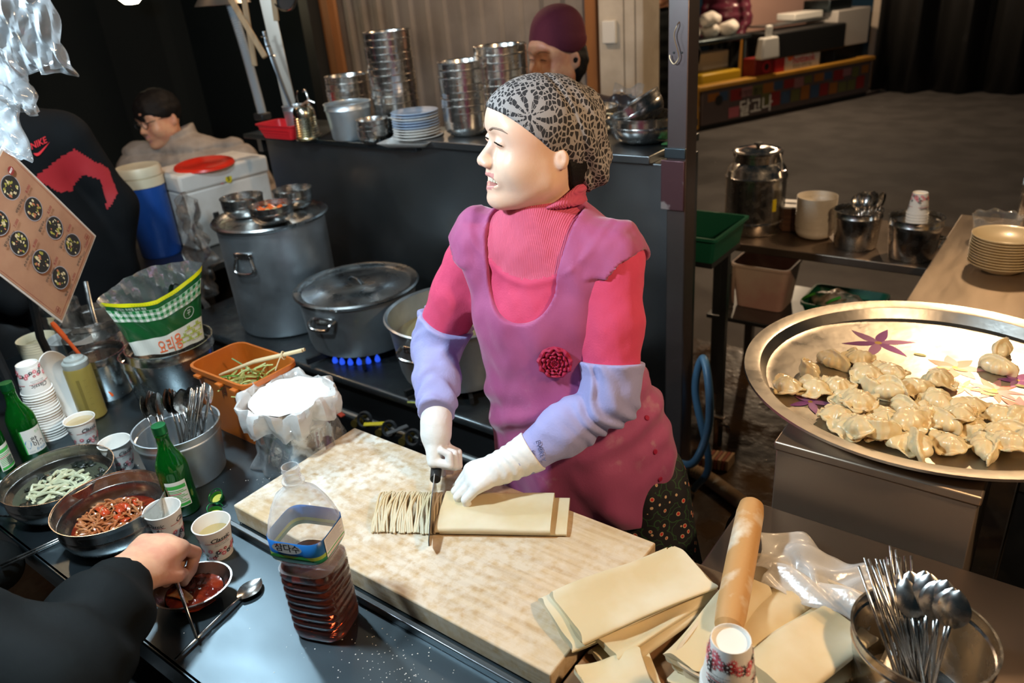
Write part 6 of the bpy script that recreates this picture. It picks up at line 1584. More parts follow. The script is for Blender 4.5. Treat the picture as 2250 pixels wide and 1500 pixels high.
# spoon pail at the bottom right
PB = (-0.057, 0.933, TZ)
can(PB, 'polished steel pail of spoons and chopsticks in the bottom right corner', 0.092, 0.13, steel_pol2, 0.082)
rr = random.Random(17)
for k in range(13):
    u = k / 12
    a = (PB[0] + 0.035 - 0.02 * u + rr.uniform(-.01, .01), PB[1] - 0.045 + rr.uniform(-.01, .01), TZ + 0.012)
    b = (PB[0] - 0.075 + 0.105 * u, PB[1] + 0.075 - 0.055 * u * u + rr.uniform(-.006, .006), TZ + 0.225 - 0.01 * u)
    lay('spoon', SPM, a, b, 'steel spoon in the fan of spoons in the corner pail' if k < 12 else 'front steel spoon showing its round back in the corner pail', 'spoon', 'spoons in the corner pail', roll=2.6 + 0.5 * u)
for k in range(20):
    a = (PB[0] + 0.02 + rr.uniform(-.02, .02), PB[1] - 0.04 + rr.uniform(-.02, .02), TZ + 0.012); sp_ = k / 19
    b = (PB[0] - 0.105 + 0.05 * sp_ + rr.uniform(-.006, .006), PB[1] + 0.02 + 0.06 * sp_ + rr.uniform(-.008, .008), TZ + 0.20 + 0.03 * sp_)
    lay('chopstick', CHM, a, b, 'dark steel chopstick standing in the corner pail', 'chopstick', 'chopsticks in the corner pail')

# ------------------------------------------------------------------ back counter on the right
CZ_ = 0.7515
t = thing('steel_urn', 'big lidded steel milk can with clamps on the back counter', 'can', (-1.115, 3.13, CZ_))
pr = [(0, 0), (0.118, 0), (0.122, 0.006), (0.122, 0.05), (0.118, 0.055), (0.122, 0.06), (0.122, 0.225), (0.126, 0.228), (0.126, 0.238), (0.121, 0.243), (0.115, 0.27), (0.098, 0.29), (0.094, 0.295), (0.094, 0.318), (0.10, 0.322), (0.10, 0.330)]
q = MB(); q.lathe(pr + [(0, 0.33)], 48); q.build('body', steel_pol2, t)
q = MB(); q.lathe([(0.101, 0.330), (0.102, 0.338), (0.092, 0.342), (0.084, 0.338), (0.06, 0.340), (0.05, 0.347), (0, 0.349)], 48); ld = q.build('lid', steel_pol, t)
q = MB(); q.lathe([(0, 0.349), (0.008, 0.35), (0.010, 0.356), (0.018, 0.362), (0.016, 0.368), (0, 0.37)], 16); q.build('knob', black, ld)
for a in (-2.2, -0.2, 1.6):
    q = MB(); q.tube([(0.118 * math.cos(a), 0.118 * math.sin(a), 0.25), (0.112 * math.cos(a), 0.112 * math.sin(a), 0.30), (0.10 * math.cos(a), 0.10 * math.sin(a), 0.333)], 0.004, 8); q.box((0.122, 0, 0.252), (0.012, 0.025, 0.03), T(0, 0, 0, a)); q.build('clamp', steel_pol, t)
q = MB(); q.box((0.1225, 0, 0.13), (0.003, 0.018, 0.05), T(0, 0, 0, -0.55)); q.build('yellow_sticker', ink_y, t)
t = thing('tissue_box', 'dark wooden tissue box with a grey top on the back counter', 'tissue box', (-0.985, 3.20, CZ_), 0.15)
q = MB(); q.box((0, 0, 0.05), (0.115, 0.115, 0.10)); q.build('sides', mat('dark_walnut', (0.085, 0.04, 0.022), 0.45, col2=(0.05, 0.022, 0.012), nscale=8, stretch=(1, 1, 8)), t, bev=0.003)
q = MB(); q.box((0, 0, 0.103), (0.118, 0.118, 0.008)); q.build('top', mat('grey_box_top', (0.42, 0.44, 0.46), 0.4), t, bev=0.002)
q = MB(); q.lathe([(0, 0.1078), (0.028, 0.1078), (0.028, 0.1072)], 20, sx=1.0, sy=0.45); q.build('slot', black, t)
NB_ = 14
wb = mat('white_bowl_melamine', (0.70, 0.65, 0.56), 0.35, coat=0.3)
q = bowl_mesh(0.078, 0.05, 0.5); mew = q.mesh('bowl'); mew.materials.append(wb); mew.shade_smooth(); mew.set_sharp_from_angle(angle=0.7)
for k in range(NB_):
    o = put('melamine_bowl', mew, loc=(-0.86, 3.13, CZ_ + 0.0092 * (NB_ - 1 - k))); tag(o, 'white bowl in the back counter stack, %s' % nth(k, NB_), 'bowl', 'white bowl stack on the back counter')
can((-0.685, 3.07, CZ_), 'steel pot of spoons in the middle of the back counter', 0.088, 0.15, steel_pol2, 0.078)
rr = random.Random(23)
for k in range(9):
    a = (-0.66 + rr.uniform(-.02, .02), 3.05 + 0.01 * k - 0.04, CZ_ + 0.015); b = (-0.715 + 0.013 * k, 3.09 + rr.uniform(-.02, .02), CZ_ + 0.165)
    lay('spoon', SPM, a, b, 'steel spoon lying in the back counter spoon pot', 'spoon', 'spoons in the back counter pot', roll=rr.uniform(-1, 1))
can((-0.475, 3.03, CZ_), 'steel pot holding the paper cup tower on the back counter', 0.092, 0.155, steel_pol2, 0.08)
NC = 16
for k in range(NC):
    cup((-0.475 + 0.004 * (k / NC), 3.03, CZ_ + 0.01 + 0.0766 + 0.0105 * (NC - 1 - k)), 'upturned paper cup in the back counter tower, %s of the stack' % nth(k, NC), -face(-0.47, 3.03) + (0 if k == 0 else k), True, 'paper cup tower on the back counter', printed=(k == 0))
t = thing('scissors', 'black-handled scissors beside the cup pot on the back counter', 'scissors', (-0.40, 3.26, CZ_ + 0.004))
q = MB()
for s in (-1, 1): q.tube([(0.022 * math.cos(a) + 0.018 * s, 0.016 * math.sin(a), 0.006) for a in [2 * PI * j / 20 for j in range(20)]], 0.005, 8, closed=True)
q.build('handles', black, t); q = MB(); q.box((0, -0.07, 0.004), (0.012, 0.11, 0.003)); q.build('blades', steel_pol, t)
# shelf under the back counter
def tub(name, label, loc, rz, w, d, h, m, cat='tub', lipw=0.01):
    t = thing(name, label, cat, loc, rz)
    q = MB(); loft(q, [rsec(w * .82, d * .82, .03, 0), rsec(w, d, .035, h), rsec(w + lipw, d + lipw, .036, h), rsec(w + lipw, d + lipw, .036, h + .012), rsec(w - .006, d - .006, .033, h + .012), rsec(w * .82 - .006, d * .82 - .006, .028, .005)], True, True); q.build('wall', m, t)
    return t
tub('plastic_tub', 'deep off-white plastic tub on the low shelf', (-1.06, 3.17, 0.402), 0.0, 0.25, 0.20, 0.19, mat('peach_white_plastic', (0.60, 0.48, 0.40), 0.5, col2=(0.5, 0.3, 0.26), nscale=4))
gr = mat('green_crate_plastic', (0.012, 0.14, 0.07), 0.4)
tub('green_basket', 'green plastic basket under the vegetable bag on the low shelf', (-0.72, 3.17, 0.402), 0.0, 0.30, 0.24, 0.07, gr, 'basket')
V_ = lambda P: ell_(P, (0, 0, 0.05), (0.11, 0.075, 0.045)) + 0.008 * wob(P, 55, 1.0) + 0.004 * wob(P, 140, 2.0)
o = surf_obj('vegetable_bag', V_, (-0.14, -0.1, -0.01), (0.14, 0.1, 0.12), 0.007, mat('printed_bag_film', (0.42, 0.34, 0.26), 0.35, col2=(0.02, 0.10, 0.06), nscale=14, coat=0.4)); o.location = (-0.74, 3.13, 0.425); tag(o, 'crumpled vegetable bag on the green basket', 'bag')
for k in range(2):
    q = MB(); q.tube(spline([(-0.86 + 0.1 * k, 3.05, 0.50), (-0.84 + 0.1 * k, 3.04, 0.52), (-0.81 + 0.1 * k, 3.05, 0.535)], 4), 0.006, 6); tag(q.build('green_onion', mat('leek_green', (0.05, 0.32, 0.03), 0.4)), ('left' if k == 0 else 'right') + ' green onion leaf sticking out of the vegetable bag', 'onion')
can((-1.20, 3.06, 0.402), 'steel pot in the shade at the left of the low shelf', 0.04, 0.2, steel_pol, 0.04)
# green crate tray on its bracket beside the post
t = thing('green_tray', 'dark green plastic tray jutting out beside the steel post', 'tray', (-1.09, 2.52, 0.86))
q = MB(); loft(q, [rsec(0.20, 0.26, .012, 0), rsec(0.225, 0.29, .014, .085), rsec(0.245, 0.31, .015, .086), rsec(0.245, 0.31, .015, .096), rsec(0.222, 0.287, .013, .096), rsec(0.196, 0.256, .01, .005)], True, True); q.build('wall', mat('dark_green_crate', (0.008, 0.10, 0.055), 0.4), t)
t = thing('tray_stand', 'steel stand under the dark green tray', 'stand', (-1.09, 2.52, 0))
q = MB(); q.box((0, 0, 0.85), (0.2, 0.26, 0.018)); q.build('top', steel_dk, t)
for sx in (-.08, .08):
    q = MB(); q.box((sx, 0.05, 0.42), (0.025, 0.025, 0.84)); q.build('leg', steel_dk, t)
# near counter: cream plates, glass of pickles, cutlery jar
q = MB(); q.lathe([(0, 0), (0.052, 0), (0.058, 0.004), (0.088, 0.022), (0.096, 0.028), (0.097, 0.030), (0.094, 0.030), (0.086, 0.0245), (0.056, 0.0075), (0, 0.005)], 56); mp = q.mesh('plate'); mp.materials.append(mat('cream_melamine', (0.74, 0.60, 0.36), 0.3, coat=0.4)); mp.shade_smooth()
for k in range(11):
    o = put('cream_plate', mp, loc=(-0.168 + 0.001 * math.sin(k), 2.73, 0.851 + 0.0088 * (10 - k))); tag(o, 'cream plate in the stack on the warm-lit counter, %s' % nth(k, 11), 'plate', 'cream plates on the right counter')
t = thing('glass_bowl', 'scalloped glass bowl of yellow pickles behind the cream plates', 'bowl', (-0.225, 3.02, 0.851))
q = MB(); q.sheet(lambda u, v: ((0.055 + 0.02 * v) * math.cos(6.283 * u), (0.055 + 0.02 * v) * math.sin(6.283 * u), 0.004 + 0.085 * v + 0.005 * v * math.sin(8 * 6.283 * u)), 64, 10, cu=True); q.build('glass', film_mat('clear_glass', (0.9, 0.92, 0.9), 0.08, 0.03, bump=0.0), t, solid=0.003)
q = MB(); rr = random.Random(8)
for k in range(16):
    a, d = rr.random() * 6.28, 0.04 * math.sqrt(rr.random()); q.lathe([(0, 0), (0.016, 0.001), (0.016, 0.004), (0, 0.005)], 10, T(d * math.cos(a), d * math.sin(a), 0.008 + 0.0018 * k) @ Matrix.Rotation(rr.uniform(-.5, .5), 4, 'X'))
o = q.build('yellow_pickles', mat('pickle_yellow', (0.62, 0.42, 0.02), 0.25, coat=0.3)); o.location = (-0.225, 3.02, 0.851); tag(o, 'heap of yellow radish pickle slices in the glass bowl', 'pickles', kind='stuff')
can((-0.125, 3.16, 0.851), 'tall steel cutlery jar at the right edge of the frame', 0.055, 0.17, steel_pol2, 0.05)
for k in range(10):
    a = (-0.12 + rr.uniform(-.02, .02), 3.15 + rr.uniform(-.02, .02), 0.865); b = (-0.135 + rr.uniform(-.05, .04), 3.18 + rr.uniform(-.04, .05), 1.085)
    lay('spoon', SPM, a, b, 'steel spoon in the tall jar at the right frame edge', 'spoon', 'spoons in the right edge jar', roll=rr.uniform(-1, 1))
# ------------------------------------------------------------------ floor things
t = thing('blue_hose', 'blue rubber hose looping behind the steel post', 'hose', (-0.86, 2.02, 0.0))
q = MB(); q.tube(spline([(-0.12, -0.02, 0.30), (0.02, -0.10, 0.36), (0.045, -0.04, 0.46), (0.03, 0.0, 0.58), (-0.02, 0.06, 0.66), (-0.06, 0.1, 0.5), (-0.02, 0.14, 0.2), (-0.1, 0.2, 0.02)], 10), 0.013, 12); q.build('tube', mat('blue_rubber', (0.07, 0.16, 0.26), 0.35), t)
t = thing('drain_hose', 'beige ribbed drain hose lying on the wet floor', 'hose', (-0.85, 2.27, 0.0))
pt = spline([(-0.3, 0.06, 0.03), (-0.12, 0.04, 0.03), (0.02, -0.02, 0.03), (0.12, -0.07, 0.03), (0.3, -0.14, 0.03)], 26)
q = MB(); q.tube(pt, [0.026 + 0.003 * math.cos(i * PI) for i in range(len(pt))], 12); q.build('tube', mat('beige_hose', (0.34, 0.24, 0.14), 0.5), t)
t = thing('striped_brush', 'striped beige brush head lying on the wet floor', 'brush', (-0.97, 2.41, 0.0))
for k in range(9):
    q = MB(); q.box((0.014 * k - 0.05, 0.004 * k, 0.03), (0.011, 0.07, 0.045)); q.build('tuft', mat('tuft_%d' % (k % 2), ((0.42, 0.28, 0.16), (0.3, 0.1, 0.06))[k % 2], 0.7), t)
t = thing('floor_tap', 'small chrome tap standing by the wet floor drain', 'tap', (-1.0, 2.52, 0.0))
q = MB(); q.tube([(0, 0, 0), (0, 0, 0.16)], 0.012, 10); q.tube(spline([(0, 0, 0.13), (0.04, 0, 0.14), (0.05, 0, 0.11)], 5), 0.008, 8); q.build('pipe', mat('dark_chrome', (0.25, 0.22, 0.2), 0.25, 1.0), t)
q = MB(); q.box((0.005, 0, 0.17), (0.06, 0.014, 0.01)); q.build('handle', steel_pol, t, bev=0.003)
V_ = lambda P: ell_(P, (0, 0, 0.16), (0.07, 0.06, 0.16)) + 0.012 * wob(P, 45, 3.0)
o = surf_obj('black_waste_bag', V_, (-0.11, -0.1, -0.03), (0.11, 0.1, 0.36), 0.009, mat('black_bag_film', (0.012, 0.012, 0.014), 0.25, coat=0.6)); o.location = (-0.47, 1.36, 0.42); 
o.location = (-0.475, 1.4, 0.012); o.scale = (1, 1, 2.1); tag(o, 'black waste bag standing left of the steel cabinet', 'bag')
# ------------------------------------------------------------------ menu board on its stand
mn = thing('menu_board', 'laminated brown paper menu with round dish photos and prices', 'menu', (-2.054, 0.874, 1.291))
ex, ey = Vector((-0.303, 0.507, -0.807)).normalized(), Vector((-0.381, 0.715, 0.587)); ey = (ey - ex * ey.dot(ex)).normalized(); ez = ex.cross(ey)
MM = frame((0, 0, 0), ex, ey, ez)
q = MB(); q.box((-0.17, -0.129, -0.002), (0.345, 0.262, 0.003), MM); q.build('laminate', mat('laminate_edge', (0.5, 0.45, 0.4), 0.2, coat=0.6), mn)
kraft = mat('kraft_paper', (0.36, 0.19, 0.11), 0.55, col2=(0.31, 0.155, 0.09), nscale=14, coat=0.25)
q = MB(); q.box((-0.17, -0.129, 0.0), (0.335, 0.252, 0.0012), MM); q.build('sheet', kraft, mn)
p = Print(lambda x, y, L: tuple(MM @ Vector((-x, -y, 0.0007 + L))))
for a, b, c, d in ((0.010, 0.008, 0.33, 0.0088), (0.010, 0.2492, 0.33, 0.250), (0.010, 0.008, 0.0108, 0.25)): p.rect(a, b, c, d, 0, 2)
rr = random.Random(5)
dishes = [(0.277, 0.07, '비빔칼국수', '8,000'), (0.2, 0.071, '팥칼국수', '8,500'), (0.125, 0.07, '칼국수', '8,000'), (0.055, 0.071, '잔치국수', '7,000'), (0.268, 0.161, '열무국수', '7,000'), (0.2, 0.168, '손수제비', '8,000'), (0.125, 0.167, '만두국', '8,000'), (0.055, 0.168, '떡국', '6,000')]
for x, y, nm_, pr_ in dishes:
    x += 0.006
    p.poly(disc(x, y, 0.0285, 28), 1); p.poly(disc(x, y, 0.0268, 28), 2); p.poly(disc(x, y, 0.0255, 28), 3)
    for k in range(26):
        a, d = rr.random() * 6.28, 0.021 * math.sqrt(rr.random()); p.poly([(x + d * math.cos(a) + u, y + d * math.sin(a) + v) for u, v in disc(0, 0, rr.uniform(0.002, 0.0055), 7, rr.uniform(0.0015, 0.004))], rr.choice((4, 5, 6, 4, 5)))
    p.poly(star(x + rr.uniform(-.005, .005), y + rr.uniform(-.004, .006), 0.0105, 7, 0.6, rr.random()), 3)
def mtext(s, x, y, size, mi, bold=0.0):
    """letters that read up the sheet"""
    p.k += 1; v, f = letters(s, size, bold)
    p.mb.add([p.fn(x - b, y - a, 0.0004 + 0.00002 * p.k) for a, b in [(q0, -q1) for q0, q1 in v]], f, mi)
for x, y, nm_, pr_ in dishes:
    mtext(nm_, x - 0.030, y + 0.024, 0.0085, 3, 0.02); mtext(pr_, x - 0.031, y - 0.026, 0.0100, 0, 0.02)
    for j in range(2): p.rect(x - 0.0335 - 0.003 * j, y - 0.008, x - 0.0325 - 0.003 * j, y + 0.008, 3, 1)
p.poly(disc(0.305, 0.040, 0.0095, 16), 0); mtext('BEST', 0.305, 0.040, 0.0068, 7, 0.03)
for cx, cy in ((0.024, 0.02), (0.024, 0.236)):
    for dx, dy in ((0, 0), (0.006, 0), (0, 0.006), (0.006, 0.006)):
        p.mb.tube([p.fn(cx + dx + a, cy + dy + b, 0.0006) for a, b in ((-.004, -.004), (.004, -.004), (.004, .004), (-.004, .004))], 0.0003, 4, closed=True, mi=0)
p.mb.build('print', [mat('menu_red', (0.22, 0.03, 0.025), 0.5), mat('dish_rim', (0.30, 0.29, 0.31), 0.4), mat('dish_shadow', (0.06, 0.05, 0.05), 0.4), mat('menu_black', (0.02, 0.018, 0.016), 0.5), mat('food_cream', (0.55, 0.45, 0.26), 0.4), mat('food_olive', (0.30, 0.27, 0.05), 0.4), mat('food_red', (0.40, 0.14, 0.07), 0.4), ink_w], mn)
st = thing('menu_stand', 'black menu stand with two posts behind the paper cup tower', 'stand', (-2.20, 0.73, TZ))
q = MB(); q.tube([(0.0, 0.0, 0.0), (-0.04, -0.005, 0.2), (0.03, -0.01, 0.36)], 0.011, 8); q.build('post', black, st)
q = MB(); q.tube([(-0.09, -0.10, 0.0), (-0.12, -0.10, 0.2), (-0.03, -0.07, 0.40), (0.21, -0.045, 0.47)], 0.014, 8); q.build('post', black, st)
q = MB(); q.box((-0.05, -0.05, 0.006), (0.16, 0.16, 0.012)); q.build('base', black, st, bev=0.003)

# ------------------------------------------------------------------ hanging plastic bags, top left
def hang(name, label, c, e1, e2, nu, nv, amp, seed, m):
    """crumpled bag of film: a closed flattened sack"""
    t = thing(name, label, 'plastic bag', c); e1 = Vector(e1); e2 = Vector(e2); n_ = e1.cross(e2).normalized()
    def fn(u, v):
        a = 2 * PI * u; w = 0.5 * math.cos(a); b = v - 0.5
        wr = amp * (math.sin(9 * w * 2 + 6 * b + seed) * 0.5 + math.sin(15 * b + 8 * w + 2 * seed) * 0.35 + 0.3 * math.sin(31 * w - 17 * b))
        th = 0.022 * math.sin(a) * (0.4 + math.sin(PI * min(1, v * 0.9 + 0.1)))
        return tuple(e1 * (w + 0.04 * math.sin(7 * b + seed)) + e2 * (b + 0.05 * math.sin(5 * w + seed)) + n_ * (th + wr))
    q = MB(); q.sheet(fn, nu, nv, cu=True); q.build('film', m, t, solid=0.0005)
    return t
bag_f = film_mat('shiny_clear_bag', (0.34, 0.37, 0.39), 0.14, 0.12, 0.35, 30, diff=1, edge=0.4)
hang('plastic_bag', 'upper crumpled clear bag hanging at the top left corner', (-1.35, 0.565, 1.835), (0.085, 0.065, -0.01), (0.02, -0.03, 0.20), 56, 30, 0.016, 1.0, bag_f)
hang('plastic_bag', 'middle clear bag hanging behind the two others at top left', (-1.44, 0.55, 1.735), (0.06, 0.035, -0.015), (-0.02, -0.01, 0.10), 44, 22, 0.012, 2.3, bag_f)
hang('plastic_bag', 'lower clear bag with a crimped seal above the menu', (-1.464, 0.524, 1.680), (0.095, 0.045, -0.055), (-0.055, 0.035, 0.085), 56, 26, 0.009, 3.7, bag_f)
t = thing('hanging_cord', 'black cord above the frame that carries the clear bags', 'cord', (-1.36, 0.57, 1.93))
q = MB(); q.tube([(0, 0, 0), (0, 0, 0.6)], 0.003, 6); q.build('cord', black, t)

# ------------------------------------------------------------------ customer with chopsticks
cs = thing('person', 'customer in a black jacket dipping chopsticks at the bottom left', 'person', (-1.45, 0.05, 0.0)); CB = np.array((-1.45, 0.05, 0.0))
CW, CE, CS = np.array((-1.180, 0.365, 0.945)), np.array((-1.02, 0.175, 0.955)), np.array((-1.27, 0.06, 1.10))
jk = mat('black_jacket_cloth', (0.004, 0.0055, 0.006), 0.75, spec=0.12, bump=0.1, bscale=120)
def jacket_c(P):
    ax = (CW - CE) / np.linalg.norm(CW - CE)
    d = chain_(P, [(CW - ax * 0.0, 0.051), (CW - ax * 0.09, 0.067), (CE, 0.086), (CS, 0.105)], 0.05)
    t = (P - CE.astype(np.float32)) @ ax.astype(np.float32)
    d = d + 0.007 * np.sin(t * 62 + 1.2 * np.sin(P[:, 2] * 40)) * np.exp(-((t - 0.12) / 0.10) ** 2)
    d = smax(d, ((P - CW.astype(np.float32)) @ ax.astype(np.float32)) - 0.004, 0.006)
    b = ell_(P, (-1.46, 0.03, 0.86), (0.23, 0.16, 0.36)); b = smin(b, cap_(P, (-1.27, 0.05, 1.10), (-1.66, 0.03, 1.10), 0.085), 0.08)
    b = b + 0.006 * np.sin(P[:, 2] * 55 + 2 * np.sin(P[:, 0] * 14))
    d = smin(d, b, 0.05)
    la = chain_(P, [(np.array((-1.66, 0.03, 1.10)), 0.09), (np.array((-1.78, 0.14, 0.86)), 0.075), (np.array((-1.66, 0.30, 0.80)), 0.055)], 0.04)
    return smin(d, la, 0.04)
surf_obj('jacket', jacket_c, (-1.92, -0.18, 0.46), (-0.90, 0.46, 1.24), 0.011, jk, cs, base=CB)
hd, hn = np.array((-0.42, 0.88, -0.12)), np.array((0.22, -0.12, 0.95))
skin2 = mat('customer_skin', (0.62, 0.34, 0.21), 0.45, sss=0.1, col2=(0.55, 0.25, 0.16), nscale=22, bump=0.1, bscale=180)
def hand_c(P):
    d = hand_sdf(P, CW + hd * 0.012, hd, hn, [(0.75, 1.35, 0.7), (0.95, 1.45, 0.8), (1.05, 1.45, 0.8), (1.1, 1.4, 0.8)], 0.02, 1, 1.24, ((0.85, 0.30, -0.45), (0.75, -0.25, -0.55)), palm=1.12)
    ax = (CW - CE) / np.linalg.norm(CW - CE)
    return smin(d, cap_(P, CW - ax * 0.09, CW + hd * 0.01, 0.042, 0.036), 0.02)
surf_obj('hand', hand_c, (-1.36, 0.24, 0.80), (-1.02, 0.58, 1.04), 0.0034, skin2, cs, base=CB)
HC = np.array((-1.47, 0.06, 1.36)); RC = rot_zyx(PI - 0.2, -0.25)
surf_obj('head', lambda P: head_local(((P - HC.astype(np.float32)) @ RC.astype(np.float32)), 0.0), HC - 0.2, HC + (0.14, 0.14, 0.14), 0.007, skin2, cs, base=CB)
hairc = lambda P: (lambda q: smax(ell_(q, (0, 0.03, 0.045), (0.088, 0.105, 0.092)), np.interp(q[:, 1], [-0.12, -0.07, 0.0, 0.06, 0.14], [0.075, 0.05, 0.01, -0.05, -0.09]).astype(np.float32) - q[:, 2], 0.01))((P - HC.astype(np.float32)) @ RC.astype(np.float32))
surf_obj('hair', hairc, HC - 0.16, HC + 0.17, 0.008, hair_m, cs, base=CB)
def legs_c(P):
    d = None
    for s in (-1, 1):
        c = chain_(P, [(np.array((-1.46 + 0.09 * s, 0.02, 0.54)), 0.10), (np.array((-1.46 + 0.12 * s, 0.42, 0.52)), 0.075), (np.array((-1.46 + 0.12 * s, 0.40, 0.06)), 0.055)], 0.03)
        d = c if d is None else smin(d, c, 0.02)
    return smax(d, 0.012 - P[:, 2], 0.01)
surf_obj('trousers', legs_c, (-1.75, -0.12, 0.0), (-1.18, 0.53, 0.68), 0.014, black, cs, base=CB)
t = thing('stool', 'round stool under the customer in the black jacket', 'stool', (-1.46, 0.0, 0.0))
q = MB(); q.lathe([(0, 0.40), (0.15, 0.40), (0.16, 0.415), (0.15, 0.43), (0, 0.432)], 28); q.build('seat', mat('red_stool_seat', (0.3, 0.02, 0.02), 0.4), t)
for k in range(4):
    a = k * PI / 2 + 0.78; q = MB(); q.tube([(0.11 * math.cos(a), 0.11 * math.sin(a), 0.40), (0.16 * math.cos(a), 0.16 * math.sin(a), 0.003)], 0.011, 8); q.build('leg', steel_dk, t)
for k in range(2):
    lay('chopstick', CHM, (-1.262 + 0.004 * k, 0.478, 0.938 + 0.003 * k), (-1.080 + 0.004 * k, 0.409, 0.838), ('near' if k else 'far') + ' steel chopstick of the pair held in the customer fist', 'chopstick')

# ------------------------------------------------------------------ people behind the stall
def bystander(loc, label, HO_, HR_, HS_, jacket, jm, lo, hi, h=0.014, hair=None, hat=None, legs=None, mouth=0.0, skin_m=None, face_=True):
    t = thing('person', label, 'person', loc); B = np.array(loc); HO_ = np.array(HO_)
    sk = skin_m or skin2
    surf_obj('body', lambda P: smin(head_local(((P - HO_.astype(np.float32)) @ HR_.astype(np.float32)) / HS_, mouth) * HS_, cap_(P, HO_ + HR_ @ np.array((0, 0.04, -0.17)) * HS_, HO_ + HR_ @ np.array((0, 0.06, -0.34)) * HS_, 0.06, 0.09), 0.03), HO_ - 0.36 * np.array((0.6, 0.6, 1.1)), HO_ + 0.17, 0.0065, [sk, lip_m], t, head_mid(HO_, HR_, HS_), base=B)
    if face_: face_bits(t, HO_, HR_, HS_, B, teeth=False)
    j = surf_obj('jacket', jacket, lo, hi, h, jm, t, base=B) if jacket else None
    for nm_, fn, m_ in (hair or []):
        surf_obj(nm_, lambda P: fn(((P - HO_.astype(np.float32)) @ HR_.astype(np.float32)) / HS_) * HS_, HO_ - 0.22, HO_ + 0.24, 0.006, m_, t, base=B)
    if legs: surf_obj('trousers', legs, B + (-0.35, -0.35, 0.0), B + (0.35, 0.35, 1.0), 0.02, black, t, base=B)
    return t
def interp(q, ys, zs): return np.interp(q[:, 1], ys, zs).astype(np.float32)
def short_hair(q):
    d = ell_(q, (0, 0.012, 0.050), (0.095, 0.118, 0.100)) + 0.004 * wob(q, 90, 1.0)
    return smax(d, interp(q, [-0.13, -0.09, -0.045, 0.0, 0.03, 0.06, 0.14], [0.024, 0.024, 0.014, 0.004, 0.0, -0.06, -0.085]) - q[:, 2] - 0.018 * np.sin(q[:, 0] * 50) * (q[:, 1] < -0.05), 0.008)
YM = np.array((-4.21, 2.32, 1.245)); YR = rot_zyx(0.05, -0.12, -0.12)
YN = YM + np.array((0.03, 0.05, -0.17))
def puffer(P):
    c = np.array((-4.13, 2.40, 0.80)); ax = np.array((0.60, 0.80, 0)) * 0.0
    d = ell_(P, c, (0.25, 0.20, 0.36)); d = smin(d, cap_(P, (-4.33, 2.24, 1.03), (-3.95, 2.54, 1.00), 0.095, 0.095), 0.07)
    for a, b, e in (((-4.36, 2.22, 1.02), (-4.42, 2.08, 0.76), (-4.25, 1.96, 0.70)), ((-3.92, 2.56, 1.0), (-3.83, 2.62, 0.78), (-3.92, 2.46, 0.66))):
        d = smin(d, chain_(P, [(np.array(a), 0.10), (np.array(b), 0.09), (np.array(e), 0.06)], 0.04), 0.04)
    d = d - 0.022 * np.abs(np.sin((P[:, 2] - 0.03) * 27)) ** 0.6 + 0.010 + 0.004 * wob(P, 60, 1.0)
    col = cap_(P, YN + (0.03, 0.03, -0.06), YN + (0.01, 0.015, 0.12), 0.102, 0.094); col = smax(col, P[:, 2] - 1.165 - 0.35 * ((P[:, 0] + 4.2) * 0.6 + (P[:, 1] - 2.36) * 0.8), 0.008); col = smax(col, -cap_(P, YN, YN + (0, 0, 0.3), 0.080, 0.080), 0.004)
    return smin(d, col, 0.012)
beige = mat('beige_puffer', (0.34, 0.30, 0.265), 0.7, col2=(0.28, 0.245, 0.215), nscale=12, bump=0.3, bscale=30)
ym = bystander((-4.13, 2.40, 0.0), 'young man with glasses in a beige puffer coat seated behind the barrel', YM, YR, 1.12, puffer, beige, (-4.62, 1.84, 0.42), (-3.62, 2.78, 1.30), 0.012, [('hair', short_hair, hair_m)], legs=lambda P: smax(smin(chain_(P, [(np.array((-4.2, 2.4, 0.52)), 0.11), (np.array((-4.25, 2.08, 0.5)), 0.08), (np.array((-4.25, 2.1, 0.05)), 0.06)], 0.03), chain_(P, [(np.array((-4.05, 2.45, 0.52)), 0.11), (np.array((-3.98, 2.15, 0.5)), 0.08), (np.array((-3.98, 2.16, 0.05)), 0.06)], 0.03), 0.03), 0.01 - P[:, 2], 0.01))
gl = lambda x, y, z: tuple(YM + YR @ (np.array((x, y, z)) * 1.12) - np.array((-4.13, 2.40, 0)))
for s in (-1, 1):
    q = MB(); q.tube([gl(s * 0.032 + 0.024 * math.cos(a), -0.104 - 0.0 * s + 0.10 * abs(s * 0.032 + 0.024 * math.cos(a)) ** 1.4, 0.008 + 0.022 * math.sin(a)) for a in [2 * PI * k / 24 for k in range(24)]], 0.0022, 6, closed=True); q.build('glasses_rim', black, ym)
    q = MB(); q.tube([gl(s * 0.055, -0.098, 0.012), gl(s * 0.082, -0.03, 0.012), gl(s * 0.082, 0.02, 0.012)], 0.002, 6); q.build('glasses_arm', black, ym)
t = thing('stool', 'stool under the seated young man behind the barrel', 'stool', (-4.12, 2.42, 0)); q = MB(); q.lathe([(0, 0), (0.14, 0), (0.12, 0.40), (0.15, 0.41), (0.15, 0.425), (0, 0.43)], 24); q.build('seat', rubber, t)
